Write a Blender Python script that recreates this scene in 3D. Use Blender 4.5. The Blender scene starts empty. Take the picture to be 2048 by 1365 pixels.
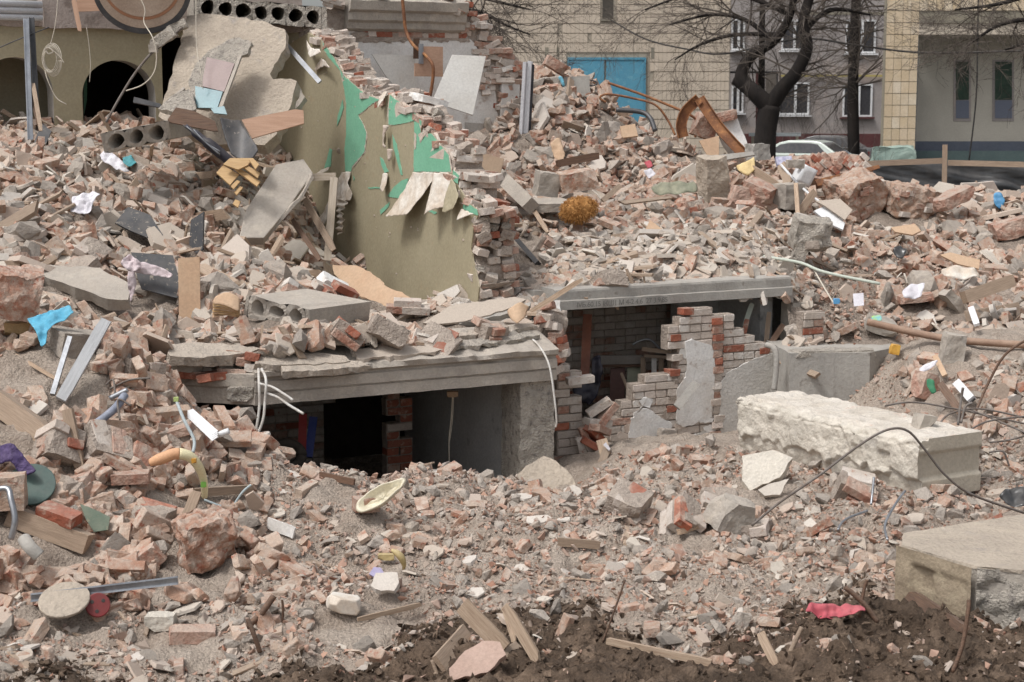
import bpy, bmesh, math, random
import numpy as np
from mathutils import Vector, Matrix, Euler, noise as mnoise

random.seed(11)
rng = np.random.default_rng(7)
scene = bpy.context.scene
COL = scene.collection
R = math.radians

# ---------------------------------------------------------------- camera
FPX, CX, CY, CAMZ, PITCH = 3400.0, 1024.0, 682.5, 3.2, R(8.076)
cam_d = bpy.data.cameras.new('camera'); cam = bpy.data.objects.new('camera', cam_d); COL.objects.link(cam)
cam.location = (0, 0, CAMZ); cam.rotation_euler = (R(90) - PITCH, 0, 0)
cam_d.sensor_width = 36; cam_d.lens = 36 * FPX / 2048
cam_d.clip_start = 0.1; cam_d.clip_end = 600
cam_d.dof.use_dof = True; cam_d.dof.focus_distance = 14.0; cam_d.dof.aperture_fstop = 6.3
scene.camera = cam

# ---------------------------------------------------------------- sky and sun
SUN_EL, SUN_AZ = R(60), R(-128)          # azimuth measured from +Y towards +X; high, to the left of the camera
w = bpy.data.worlds.new('World'); scene.world = w; w.use_nodes = True
nt = w.node_tree; nt.nodes.clear()
wo = nt.nodes.new('ShaderNodeOutputWorld'); bg = nt.nodes.new('ShaderNodeBackground')
sky = nt.nodes.new('ShaderNodeTexSky'); sky.sky_type = 'NISHITA'; sky.sun_disc = False
sky.sun_elevation = SUN_EL; sky.sun_rotation = SUN_AZ; sky.air_density = 1.0; sky.dust_density = 4.0; sky.ozone_density = 1.0
hs = nt.nodes.new('ShaderNodeHueSaturation'); hs.inputs['Saturation'].default_value = 0.27   # thin cloud takes most of the blue out
nt.links.new(sky.outputs[0], hs.inputs['Color']); nt.links.new(hs.outputs[0], bg.inputs[0])
bg.inputs[1].default_value = 0.14; nt.links.new(bg.outputs[0], wo.inputs[0])
sd = bpy.data.lights.new('sun', 'SUN'); sun = bpy.data.objects.new('sun', sd); COL.objects.link(sun)
sd.energy = 1.5; sd.angle = R(11); sd.color = (1.0, 0.985, 0.965)
sun_dir = Vector((math.sin(SUN_AZ) * math.cos(SUN_EL), math.cos(SUN_AZ) * math.cos(SUN_EL), math.sin(SUN_EL)))
sun.rotation_euler = (-sun_dir).to_track_quat('-Z', 'Y').to_euler(); sun.location = (-20, -20, 30)
vs = scene.view_settings
vs.view_transform = 'Standard'; vs.look = 'None'; vs.exposure = 0.3; vs.gamma = 1.0; vs.use_curve_mapping = False
scene.cycles.max_bounces = 6; scene.cycles.diffuse_bounces = 3; scene.cycles.glossy_bounces = 2
scene.cycles.transparent_max_bounces = 6; scene.cycles.caustics_reflective = False; scene.cycles.caustics_refractive = False
scene.cycles.use_denoising = True

# ---------------------------------------------------------------- picture measurements to metres
_F = Vector((0, math.cos(PITCH), -math.sin(PITCH))); _U = Vector((0, math.sin(PITCH), math.cos(PITCH))); _X = Vector((1, 0, 0))
CAM = Vector((0, 0, CAMZ))
def ray(px, py):
    return ((px - CX) / FPX) * _X + ((CY - py) / FPX) * _U + _F
def P(px, py, Y):                         # point seen at px, py that stands Y metres out
    d = ray(px, py); return CAM + d * (Y / d.y)
def PZ(px, py, z):                        # point seen at px, py that lies at height z
    d = ray(px, py); return CAM + d * ((z - CAMZ) / d.z)
def PP(px, py, p0, n):                    # point seen at px, py on a plane
    d = ray(px, py); n = Vector(n); return CAM + d * ((Vector(p0) - CAM).dot(n) / d.dot(n))
def pix(X, Y, Z):                         # the reverse, arrays allowed
    dz = Z - CAMZ
    f = Y * math.cos(PITCH) - dz * math.sin(PITCH); u = Y * math.sin(PITCH) + dz * math.cos(PITCH)
    return CX + FPX * X / f, CY - FPX * u / f
def lin(r, g_, b):
    f = lambda c: c / 12.92 if c <= 0.04045 else ((c + 0.055) / 1.055) ** 2.4
    g = .3 * r + .59 * g_ + .11 * b; k = .13; r, g, b = r + (g - r) * k, g_ + (g - g_) * k, b + (g - b) * k   # everything here is dusty
    return (f(r / 255), f(g / 255), f(b / 255), 1.0)

# ---------------------------------------------------------------- materials
MATS = {}
def nd(nt, t, **kw):
    n = nt.nodes.new(t)
    for k, v in kw.items(): setattr(n, k, v)
    return n
def mixc(nt, fac, a, b, mode='MIX'):
    m = nd(nt, 'ShaderNodeMix', data_type='RGBA', blend_type=mode)
    for sock, val in ((m.inputs[0], fac), (m.inputs[6], a), (m.inputs[7], b)):
        if hasattr(val, 'links'): nt.links.new(val, sock)
        else: sock.default_value = val
    return m.outputs[2]
def mrange(nt, val, a, b, c, d):
    m = nd(nt, 'ShaderNodeMapRange'); nt.links.new(val, m.inputs[0])
    for i, x in enumerate((a, b, c, d)): m.inputs[1 + i].default_value = x
    return m.outputs[0]
def math_(nt, op, a, b=None):
    m = nd(nt, 'ShaderNodeMath', operation=op)
    for i, v in enumerate((a, b)):
        if v is None: continue
        if hasattr(v, 'links'): nt.links.new(v, m.inputs[i])
        else: m.inputs[i].default_value = v
    return m.outputs[0]
DUST = lin(178, 164, 149)
def M(name, c1, c2=None, s=6.0, c3=None, s3=14.0, t3=(0.55, 0.65), dust=0.15, dustc=None, fa=0.13, rnd=0.0, rough=0.92, bump=0.35, bs=45.0,
      metal=0.0, ramp=None, stretch=None, spec=0.25, lo=0.38, hi=0.62, bdist=0.012, alpha_trans=0.0, crack=0.0):
    if name in MATS: return MATS[name]
    m = bpy.data.materials.new(name); m.use_nodes = True; nt = m.node_tree; nt.nodes.clear()
    out = nd(nt, 'ShaderNodeOutputMaterial'); bs_ = nd(nt, 'ShaderNodeBsdfPrincipled'); nt.links.new(bs_.outputs[0], out.inputs[0])
    tc = nd(nt, 'ShaderNodeTexCoord'); oi = nd(nt, 'ShaderNodeObjectInfo'); at = nd(nt, 'ShaderNodeAttribute', attribute_name='pc')
    rr = math_(nt, 'FRACT', math_(nt, 'ADD', at.outputs['Fac'], oi.outputs['Random']))
    off = nd(nt, 'ShaderNodeVectorMath', operation='ADD'); nt.links.new(tc.outputs['Object'], off.inputs[0])
    cmb = nd(nt, 'ShaderNodeCombineXYZ'); r50 = math_(nt, 'MULTIPLY', rr, 37.0)
    nt.links.new(r50, cmb.inputs[0]); nt.links.new(r50, cmb.inputs[2]); nt.links.new(cmb.outputs[0], off.inputs[1])
    vec = off.outputs[0]
    if stretch:
        vm = nd(nt, 'ShaderNodeVectorMath', operation='MULTIPLY'); nt.links.new(vec, vm.inputs[0]); vm.inputs[1].default_value = stretch; vec = vm.outputs[0]
    def nz(scale, det=5.0, rg=0.6):
        n = nd(nt, 'ShaderNodeTexNoise'); n.inputs['Scale'].default_value = scale; n.inputs['Detail'].default_value = det
        n.inputs['Roughness'].default_value = rg; nt.links.new(vec, n.inputs['Vector']); return n.outputs[0]
    if ramp:
        cr = nd(nt, 'ShaderNodeValToRGB'); e = cr.color_ramp.elements
        for i, c in enumerate(ramp):
            if i < 2: el = e[i]
            else: el = e.new(0.5)
            el.position = i / (len(ramp) - 1); el.color = c
        # positions have to be rising: set again after all exist
        nt.links.new(rr, cr.inputs[0]); col = cr.outputs[0]
    else: col = c1
    if c2 is not None: col = mixc(nt, mrange(nt, nz(s), lo, hi, 0, 1), col, c2)
    if c3 is not None: col = mixc(nt, mrange(nt, nz(s3, 6, 0.65), t3[0], t3[1], 0, 1), col, c3)
    fine = mrange(nt, nz(max(s * 9 + 20, 60) if fa > .2 else s * 9 + 20, 4, .7), 0.3, 0.7, 1 - fa, 1 + fa * .9)
    if rnd: fine = math_(nt, 'MULTIPLY', fine, mrange(nt, rr, 0, 1, 1 - rnd, 1 + rnd))
    hsv = nd(nt, 'ShaderNodeHueSaturation'); nt.links.new(fine, hsv.inputs['Value'])
    if hasattr(col, 'links'): nt.links.new(col, hsv.inputs['Color'])
    else: hsv.inputs['Color'].default_value = col
    col = hsv.outputs[0]
    if dust:
        ge = nd(nt, 'ShaderNodeNewGeometry'); sx = nd(nt, 'ShaderNodeSeparateXYZ'); nt.links.new(ge.outputs['Normal'], sx.inputs[0])
        up = mrange(nt, sx.outputs[2], -0.2, 0.9, 0.25, 1.0)
        f = math_(nt, 'MULTIPLY', math_(nt, 'MULTIPLY', up, mrange(nt, nz(9.0, 4), 0.32, 0.6, 0.35, 1.0)), dust)
        col = mixc(nt, f, col, dustc or DUST)
    if crack:
        v = nd(nt, 'ShaderNodeTexVoronoi', feature='DISTANCE_TO_EDGE'); v.inputs['Scale'].default_value = crack
        wn = nd(nt, 'ShaderNodeVectorMath', operation='ADD'); nt.links.new(vec, wn.inputs[0])
        nn = nd(nt, 'ShaderNodeTexNoise'); nn.inputs['Scale'].default_value = crack * 3; nt.links.new(vec, nn.inputs['Vector']); nt.links.new(nn.outputs[1], wn.inputs[1])
        nt.links.new(wn.outputs[0], v.inputs['Vector'])
        col = mixc(nt, mrange(nt, v.outputs[0], 0.0, 0.012, 0.6, 0.0), col, lin(70, 66, 62))
    if hasattr(col, 'links'): nt.links.new(col, bs_.inputs['Base Color'])
    bs_.inputs['Roughness'].default_value = rough; bs_.inputs['Metallic'].default_value = metal
    bs_.inputs['Specular IOR Level'].default_value = spec
    if alpha_trans: bs_.inputs['Transmission Weight'].default_value = alpha_trans
    if bump:
        b = nd(nt, 'ShaderNodeBump'); b.inputs['Strength'].default_value = bump; b.inputs['Distance'].default_value = bdist
        h = math_(nt, 'ADD', nz(bs, 6, 0.65), math_(nt, 'MULTIPLY', nz(bs * 0.25, 3), 1.5))
        nt.links.new(h, b.inputs['Height']); nt.links.new(b.outputs[0], bs_.inputs['Normal'])
    MATS[name] = m; return m

brick_ramp = [lin(184, 144, 118), lin(174, 128, 102), lin(190, 160, 136), lin(166, 110, 82), lin(187, 152, 128), lin(168, 98, 70), lin(180, 138, 112), lin(160, 118, 94), lin(146, 102, 80), lin(182, 156, 134), lin(188, 166, 146)]
def ramp_even(m):
    for n in m.node_tree.nodes:
        if n.type == 'VALTORGB':
            k = len(n.color_ramp.elements)
            for i in range(k): n.color_ramp.elements[i].position = i / (k - 1)
m_brick = M('brick_dusty', None, lin(192, 174, 158), s=13, ramp=brick_ramp, lo=0.40, hi=0.66, c3=lin(166, 88, 62), s3=15, t3=(0.57, 0.67), dust=0.4, fa=.22, rnd=0.2, bump=0.7, bs=50)
m_conc = M('concrete_rubble', None, lin(150, 142, 134), s=9, ramp=[lin(176, 164, 150), lin(164, 153, 142), lin(184, 171, 156), lin(172, 156, 141), lin(188, 177, 163), lin(158, 148, 138)], dust=0.45, fa=.24, rnd=0.18, bump=0.8)
m_plast = M('plaster_flake', None, None, ramp=[lin(192, 178, 162), lin(184, 168, 152), lin(198, 188, 174), lin(178, 158, 142), lin(190, 170, 152), lin(202, 194, 184)], dust=0.3, rnd=0.08)
m_wood = M('weathered_wood', lin(172, 146, 122), lin(146, 122, 100), s=5, stretch=(1.5, 26, 26), dust=0.42, rnd=0.2, bump=0.4)
m_woodraw = M('raw_timber', lin(190, 164, 138), lin(168, 140, 114), s=4, stretch=(1.2, 22, 22), c3=lin(146, 116, 92), s3=6, dust=0.25, rnd=0.14, bump=0.4)
m_wooddark = M('dark_timber', lin(110, 78, 58), lin(82, 56, 42), s=5, stretch=(1.2, 22, 22), dust=0.25, rnd=0.15, bump=0.3)
m_dirt = M('rubble_dust', lin(172, 154, 138), lin(188, 172, 156), fa=.34, s=1.6, c3=lin(156, 138, 122), s3=5, t3=(0.5, 0.68), bump=1.0, bs=48, bdist=0.035)
m_soil = M('dark_soil', lin(102, 83, 67), lin(72, 58, 46), dust=.02, fa=.3, s=2.2, c3=lin(132, 110, 91), s3=3.2, t3=(0.5, 0.66), bump=1.0, bs=30, bdist=0.03, rnd=0.2)
m_heap = M('heap_dirt_gap_shade', lin(150, 134, 120), lin(168, 152, 137), fa=.34, s=1.8, c3=lin(132, 117, 104), s3=5, t3=(0.5, 0.68), bump=1.0, bs=48, bdist=0.035)  # dirt made darker than the pit floor to stand in for shadowed gaps
m_concbig = M('cast_concrete', lin(176, 167, 155), lin(158, 150, 140), s=2.2, c3=lin(182, 172, 158), s3=5, t3=(0.52, 0.66), dust=0.45, bump=0.5, bs=60)
m_concclean = M('grey_concrete', lin(168, 165, 158), lin(152, 149, 143), s=1.6, c3=lin(126, 122, 116), s3=9, t3=(0.6, 0.7), dust=0.4, bump=0.35, bs=70)
m_concrough = M('broken_concrete', lin(170, 162, 150), lin(186, 177, 164), s=9, c3=lin(128, 122, 116), s3=22, t3=(0.52, 0.66), dust=0.35, bump=1.0, bs=55, bdist=0.025)
for m in list(MATS.values()): ramp_even(m)

# ---------------------------------------------------------------- objects
WL = {}                                   # world location of every object made here (no parent is ever rotated)
def props(o, label=None, cat=None, group=None, kind=None):
    if label: o['label'] = label
    if cat: o['category'] = cat
    if group: o['group'] = group
    if cat and not kind: kind = 'thing'
    if kind: o['kind'] = kind
    return o
def wloc(o): return WL[o.name]
def place(o, loc, parent=None):
    COL.objects.link(o); WL[o.name] = Vector(loc)
    if parent is not None:
        o.parent = parent; o.location = Vector(loc) - WL[parent.name]
    else: o.location = loc
    return o
def thing(name, loc, label, cat, group=None):
    o = bpy.data.objects.new(name, None); o.empty_display_size = 0.1
    place(o, Vector(loc)); return props(o, label, cat, group, 'thing')
def obj(name, V, F, mat, parent=None, label=None, cat=None, group=None, kind=None, smooth=False, pc=None, bevel=0.0, origin=None):
    V = np.asarray([tuple(v) for v in V], dtype=float) if not isinstance(V, np.ndarray) else V
    if origin is None:
        lo, hi = V.min(0), V.max(0); origin = Vector(((lo[0] + hi[0]) / 2, (lo[1] + hi[1]) / 2, lo[2]))
    me = bpy.data.meshes.new(name); me.from_pydata((V - np.array(origin)).tolist(), [], [tuple(f) for f in F]); me.update()
    if smooth: me.polygons.foreach_set('use_smooth', [True] * len(me.polygons))
    if mat: me.materials.append(mat)
    o = bpy.data.objects.new(name, me); place(o, origin, parent); props(o, label, cat, group, kind)
    if bevel:
        b = o.modifiers.new('bevel', 'BEVEL'); b.width = bevel; b.segments = 2; b.limit_method = 'ANGLE'
    return o
def np_obj(name, V, T, mat, pc=None, smooth=False, **kw):      # big triangle meshes from arrays
    me = bpy.data.meshes.new(name); nv, ntri = len(V), len(T)
    me.vertices.add(nv); me.vertices.foreach_set('co', np.ascontiguousarray(V, dtype=np.float32).ravel())
    k = T.shape[1]
    me.loops.add(ntri * k); me.loops.foreach_set('vertex_index', np.ascontiguousarray(T, dtype=np.int32).ravel())
    me.polygons.add(ntri); me.polygons.foreach_set('loop_start', np.arange(0, ntri * k, k, dtype=np.int32))
    me.update(calc_edges=True)
    me.polygons.foreach_set('use_smooth', np.full(ntri, bool(smooth)))
    if pc is not None:
        a = me.attributes.new('pc', 'FLOAT', 'POINT'); a.data.foreach_set('value', np.ascontiguousarray(pc, dtype=np.float32))
    me.materials.append(mat)
    o = bpy.data.objects.new(name, me); place(o, (0, 0, 0), kw.pop('parent', None)); return props(o, **kw)
class MB:
    def __init__(s): s.V, s.F = [], []
    def add(s, V, F):
        k = len(s.V); s.V += [Vector(v) for v in V]; s.F += [tuple(i + k for i in f) for f in F]; return s
    def box(s, c, size, rot=None):
        x, y, z = (d / 2 for d in size); c = Vector(c); m = rot if rot is not None else Matrix.Identity(3)
        V = [c + m @ Vector(p) for p in ((-x, -y, -z), (x, -y, -z), (x, y, -z), (-x, y, -z), (-x, -y, z), (x, -y, z), (x, y, z), (-x, y, z))]
        return s.add(V, [(0, 3, 2, 1), (4, 5, 6, 7), (0, 1, 5, 4), (1, 2, 6, 5), (2, 3, 7, 6), (3, 0, 4, 7)])
    def tube(s, pts, r, n=8, closed=False, caps=True):
        pts = [Vector(p) for p in pts]; k = len(pts); rs = r if isinstance(r, (list, tuple)) else [r] * k
        V, F = [], []; up = None
        for i, p in enumerate(pts):
            t = (pts[min(i + 1, k - 1)] - pts[max(i - 1, 0)]); t = t.normalized() if t.length > 1e-9 else Vector((0, 0, 1))
            if up is None: up = t.orthogonal().normalized()
            up = (up - t * up.dot(t)); up = up.normalized() if up.length > 1e-6 else t.orthogonal().normalized()
            b = t.cross(up)
            V += [p + (up * math.cos(2 * math.pi * j / n) + b * math.sin(2 * math.pi * j / n)) * rs[i] for j in range(n)]
        for i in range(k - 1):
            for j in range(n): F.append((i * n + j, i * n + (j + 1) % n, (i + 1) * n + (j + 1) % n, (i + 1) * n + j))
        if caps: F += [tuple(range(n))[::-1], tuple(range((k - 1) * n, k * n))]
        return s.add(V, F)
    def build(s, name, mat, parent=None, **kw): return obj(name, s.V, s.F, mat, parent, **kw)
def spline(pts, n=6):
    pts = [Vector(p) for p in pts]; out = []
    for i in range(len(pts) - 1):
        p0, p1, p2, p3 = pts[max(i - 1, 0)], pts[i], pts[i + 1], pts[min(i + 2, len(pts) - 1)]
        for k in range(n):
            t = k / n
            out.append(0.5 * ((2 * p1) + (p2 - p0) * t + (2 * p0 - 5 * p1 + 4 * p2 - p3) * t * t + (3 * p1 - p0 - 3 * p2 + p3) * t ** 3))
    out.append(pts[-1]); return out
def cable(name, pts, r, mat, label=None, cat=None, group=None, parent=None, n=6, sub=6):
    return MB().tube(spline([P(*p) for p in pts], sub), r, n).build(name, mat, parent, label=label, cat=cat, group=group, smooth=True)
def frame(n, upv=(0, 0, 1)):             # axes of a plane with normal n: right, up
    n = Vector(n).normalized(); r = Vector(upv).cross(n)
    r = r.normalized() if r.length > 1e-4 else Vector((1, 0, 0))
    return r, n.cross(r).normalized(), n
def ragged(pts, seg, amp, seed=0, keep=False):                 # points along a polygon, pushed in and out
    rd = random.Random(seed); out = []
    for a, b in zip(pts, pts[1:] + pts[:1]):
        k = max(1, int((b - a).length / seg)); out.append(a)
        for i in range(1, k): out.append(a.lerp(b, i / k) + Vector((rd.uniform(-1, 1), rd.uniform(-1, 1), rd.uniform(-1, 1))) * amp)
    return out
def prism(name, front, n, thick, mat, parent=None, seg=0.0, amp=0.0, seed=0, taper=0.0, **kw):
    # a traced outline gets its real thickness: front faces n, the body goes back along -n
    n = Vector(n).normalized(); f = ragged(front, seg, amp, seed) if seg else list(front)
    f = [p - n * (p - f[0]).dot(n) if seg else p for p in f]
    rd = random.Random(seed + 5); c = sum(f, Vector()) / len(f)
    b = [p - n * thick + ((p - c) * taper) + (Vector((rd.uniform(-1, 1), rd.uniform(-1, 1), rd.uniform(-1, 1))) * amp * 1.2 if seg else Vector()) for p in f]
    k = len(f); area = sum(((f[i] - c).cross(f[(i + 1) % k] - c) for i in range(k)), Vector())
    if area.dot(n) < 0: f, b = f[::-1], b[::-1]
    V = f + b; F = [tuple(range(k)), tuple(range(2 * k - 1, k - 1, -1))] + [(i, k + i, k + (i + 1) % k, (i + 1) % k) for i in range(k)]
    return obj(name, V, F, mat, parent, **kw)
def pslab(name, pts, Y, n, thick, mat, **kw):                   # outline given in the picture, on the plane through its middle at Y
    cx = sum(p[0] for p in pts) / len(pts); cy = sum(p[1] for p in pts) / len(pts); p0 = P(cx, cy, Y)
    n = Vector(n).normalized()
    return prism(name, [PP(p[0], p[1], p0, n) for p in pts], n, thick, mat, **kw)
def plank(name, a, b, wid, th, mat, roll=0.0, parent=None, label=None, cat=None, group=None, rag=0.0, seed=0, bend=0.0):
    A, B = P(*a), P(*b); ax = (B - A); L = ax.length; ax.normalize(); mid = (A + B) / 2
    view = (CAM - mid).normalized(); nrm = (view - ax * view.dot(ax)).normalized()
    nrm = Matrix.Rotation(roll, 3, ax) @ nrm; wd = nrm.cross(ax)
    rd = random.Random(seed); V, F = [], []; ks = 7
    for i in range(ks + 1):
        t = i / ks; s = 1.0; x = (t - .5) * L
        if rag and i in (0, ks): s = 1 - rag * rd.random()
        bo = bend * (1 - (2 * t - 1) ** 2)
        off = rd.uniform(-.5, .5) * wid * rag if i in (0, ks) else 0
        for sy, sz in ((-1, -1), (1, -1), (1, 1), (-1, 1)):
            V.append((x + (rd.uniform(-1, 1) * wid * rag * .7 if i in (0, ks) else 0), sy * wid / 2 * s + off, sz * th / 2 + bo))
    for i in range(ks):
        for j in range(4): F.append((i * 4 + j, (i + 1) * 4 + j, (i + 1) * 4 + (j + 1) % 4, i * 4 + (j + 1) % 4))
    F += [(0, 1, 2, 3), (ks * 4 + 3, ks * 4 + 2, ks * 4 + 1, ks * 4)]
    me = bpy.data.meshes.new(name); me.from_pydata(V, [], F); me.update(); me.materials.append(mat)
    o = bpy.data.objects.new(name, me); place(o, mid, parent)
    o.rotation_euler = Matrix((ax, wd, nrm)).transposed().to_euler()
    return props(o, label, cat, group)
def cloth(name, pts, Y, n, mat, amp=0.03, cell=0.02, fs=9.0, seed=0, parent=None, thick=0.003, func=None, plane=None, **kw):
    # a crumpled sheet: the outline filled with a fine grid, folded by noise
    n = Vector(n).normalized()
    cx = sum(p[0] for p in pts) / len(pts); cy = sum(p[1] for p in pts) / len(pts); p0 = plane or P(cx, cy, Y)
    r, u, n = frame(n); Wp = [PP(p[0], p[1], p0, n) for p in pts]
    Q = np.array([((q - p0).dot(r), (q - p0).dot(u)) for q in Wp]); lo, hi = Q.min(0), Q.max(0)
    nx = max(2, int((hi[0] - lo[0]) / cell)); ny = max(2, int((hi[1] - lo[1]) / cell))
    nx, ny = min(nx, 90), min(ny, 90)
    gx, gy = np.meshgrid(np.linspace(lo[0], hi[0], nx + 1), np.linspace(lo[1], hi[1], ny + 1))
    def inside(x, y):
        c = False
        for i in range(len(Q)):
            x1, y1 = Q[i]; x2, y2 = Q[i - 1]
            if (y1 > y) != (y2 > y) and x < (x2 - x1) * (y - y1) / (y2 - y1) + x1: c = not c
        return c
    V, idx, F = [], {}, []
    def vid(i, j):
        if (i, j) not in idx:
            x, y = gx[j, i], gy[j, i]; idx[(i, j)] = len(V)
            s, t = (x - lo[0]) / (hi[0] - lo[0]), (y - lo[1]) / (hi[1] - lo[1])
            d = func(s, t) if func else 0.0
            nzv = mnoise.noise(Vector((x * fs + seed * 7.1, y * fs * .6, seed * 3.3))) + .5 * mnoise.noise(Vector((x * fs * 2.3, y * fs * 2.1 + seed, seed)))
            V.append(p0 + r * x + u * y + n * (d + amp * (nzv + 0.6)))
        return idx[(i, j)]
    for j in range(ny):
        for i in range(nx):
            if inside((gx[j, i] + gx[j + 1, i + 1]) / 2, (gy[j, i] + gy[j + 1, i + 1]) / 2):
                F.append((vid(i, j), vid(i + 1, j), vid(i + 1, j + 1), vid(i, j + 1)))
    o = obj(name, V, F, mat, parent, smooth=True, **kw)
    # pull the stair-stepped rim of the grid onto a softer line
    bmx = bmesh.new(); bmx.from_mesh(o.data)
    bv = [v for v in bmx.verts if v.is_boundary]
    for _ in range(3):
        new = {}
        for v in bv:
            nb = [e.other_vert(v) for e in v.link_edges if e.is_boundary]
            if len(nb) == 2: new[v] = v.co * .5 + (nb[0].co + nb[1].co) * .25
        for v, c in new.items(): v.co = c
    bmx.to_mesh(o.data); bmx.free()
    sm = o.modifiers.new('solidify', 'SOLIDIFY'); sm.thickness = thick; sm.offset = 0
    return o
def broken_block(size, seed, cuts=5, sub=3, amp=0.02, fr=5.0, chip=0.25):
    # a cast block with corners struck off and rough faces, centred, standing on z = 0
    rd = random.Random(seed); bm = bmesh.new(); bmesh.ops.create_cube(bm, size=1.0)
    bmesh.ops.scale(bm, vec=size, verts=bm.verts)
    for _ in range(cuts):
        d = Vector((rd.choice((-1, 1)) * rd.uniform(.25, 1), rd.choice((-1, 1)) * rd.uniform(.25, 1), rd.choice((-1, 1)) * rd.uniform(.1, 1))).normalized()
        ext = max(v.co.dot(d) for v in bm.verts); q = d * (ext * (1 - chip * rd.uniform(.3, 1)))
        res = bmesh.ops.bisect_plane(bm, geom=bm.verts[:] + bm.edges[:] + bm.faces[:], plane_co=q, plane_no=d, clear_outer=True)
        ed = [e for e in res['geom_cut'] if isinstance(e, bmesh.types.BMEdge)]
        if ed: bmesh.ops.contextual_create(bm, geom=ed)
    bmesh.ops.triangulate(bm, faces=bm.faces[:])
    for _ in range(sub):
        bmesh.ops.subdivide_edges(bm, edges=[e for e in bm.edges if e.calc_length() > max(size) / 14], cuts=1, use_grid_fill=True)
        bmesh.ops.triangulate(bm, faces=bm.faces[:])
    o3 = Vector((seed * 1.37, seed * .71, seed * .23))
    bm.normal_update()
    disp = []
    for v in bm.verts:
        a = mnoise.fractal(v.co * fr + o3, .9, 2.1, 5); disp.append(v.normal * a * amp + mnoise.noise_vector(v.co * fr * 2 + o3) * amp * .4)
    for v, d in zip(bm.verts, disp): v.co += d
    z0 = min(v.co.z for v in bm.verts)
    V = [Vector((v.co.x, v.co.y, v.co.z - z0)) for v in bm.verts]; bm.verts.index_update(); F = [tuple(v.index for v in f.verts) for f in bm.faces]
    bm.free(); return V, F
def block(name, c, size, mat, rot=(0, 0, 0), seed=0, parent=None, label=None, cat=None, group=None, smooth=False, **kw):
    V, F = broken_block(size, seed, **kw); m = Euler(tuple(R(a) for a in rot)).to_matrix(); c = Vector(c)
    h = Vector((0, 0, size[2] / 2)); Vw = [c + m @ (v - h) for v in V]
    return obj(name, Vw, F, mat, parent, label=label, cat=cat, group=group, smooth=smooth)
# ================================================================ the ground: two sheets, pit floor and heaps behind the ledge
BA = R(27.5); E1 = Vector((math.cos(BA), math.sin(BA), 0)); E2 = Vector((-math.sin(BA), math.cos(BA), 0)); EZ = Vector((0, 0, 1))
def vnoise(x, y, seed):                    # smooth value noise on arrays
    g = np.random.default_rng(seed).random((256, 256)); xi = np.floor(x).astype(int); yi = np.floor(y).astype(int)
    fx = x - xi; fy = y - yi; fx = fx * fx * (3 - 2 * fx); fy = fy * fy * (3 - 2 * fy)
    a = g[xi % 256, yi % 256]; b = g[(xi + 1) % 256, yi % 256]; c = g[xi % 256, (yi + 1) % 256]; d = g[(xi + 1) % 256, (yi + 1) % 256]
    return (a * (1 - fx) + b * fx) * (1 - fy) + (c * (1 - fx) + d * fx) * fy - 0.5
def tps(pts):
    p = np.array([(q.x, q.y) for q in pts]); z = np.array([q.z for q in pts]); n = len(p)
    ph = lambda r2: 0.5 * r2 * np.log(np.maximum(r2, 1e-12))
    K = ph(((p[:, None] - p[None]) ** 2).sum(-1)) + np.eye(n) * 0.02
    Pm = np.c_[np.ones(n), p]; A = np.zeros((n + 3, n + 3)); A[:n, :n] = K; A[:n, n:] = Pm; A[n:, :n] = Pm.T
    s = np.linalg.solve(A, np.r_[z, 0, 0, 0])
    def f(x, y):
        sh = np.shape(x); x = np.ravel(x); y = np.ravel(y); out = np.zeros(len(x))
        for i in range(0, len(x), 20000):
            q = np.c_[x[i:i + 20000], y[i:i + 20000]]
            out[i:i + 20000] = ph(((q[:, None] - p[None]) ** 2).sum(-1)) @ s[:n] + s[n] + q @ s[n + 1:]
        return out.reshape(sh)
    return f
lowpts = [PZ(x, 1365, 0.0) for x in (-200, 200, 700, 1200, 1700, 2250)] + [PZ(x, 1240, 0.04) for x in (-100, 300, 700, 1200, 1700, 2200)]
lowpts += [Vector((x, 7.0, 0)) for x in (-3, 0, 3)]
lowpts += [P(*q) for q in ((0, 1180, 10.25), (200, 1180, 10.4), (0, 1060, 10.7), (180, 1060, 10.9), (0, 950, 11.1), (200, 930, 11.5), (0, 800, 12.0), (180, 790, 12.2),
    (-150, 1000, 10.8), (-150, 760, 12.2), (-100, 640, 13.2), (60, 670, 13.0), (220, 715, 12.9), (335, 835, 12.4), (300, 915, 12.0), (420, 905, 12.35), (380, 1000, 11.7),
    (430, 1120, 10.85), (520, 905, 12.5), (620, 935, 12.8), (560, 1010, 11.9), (740, 948, 13.0), (900, 965, 13.0), (1050, 988, 13.0), (1140, 990, 13.2), (1210, 985, 13.3), (1300, 945, 13.6), (1420, 930, 13.7))]
lowpts += [PZ(x, 1100, 0.12) for x in (620, 900, 1200, 1500, 1800)] + [PZ(x, 1010, 0.24) for x in (800, 1050, 1300, 1500)]
lowpts += [PZ(1560, 960, 0.22), PZ(1750, 1010, 0.22), PZ(1950, 1020, 0.22), PZ(2050, 960, 0.24), P(2048, 900, 13.7), P(2048, 800, 14.9), P(1880, 820, 14.9), P(2200, 820, 14.6),
           P(1960, 740, 15.6), P(2100, 700, 15.9), P(1840, 760, 15.6), P(1840, 690, 16.4), P(2000, 660, 16.7), P(2250, 640, 16.8)]
for q in ((560, 15.2), (700, 15.4), (850, 15.6), (1000, 15.8), (1120, 16.6), (1250, 17.2), (1400, 17.6), (1520, 18.0)):
    lowpts.append(Vector(((q[0] - 1024) / 3400 * q[1], q[1], -0.35)))
for q in ((800, 13.9), (950, 14.1), (1100, 14.3), (640, 13.7)): lowpts.append(Vector(((q[0] - 1024) / 3400 * q[1], q[1], -0.12)))
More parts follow.
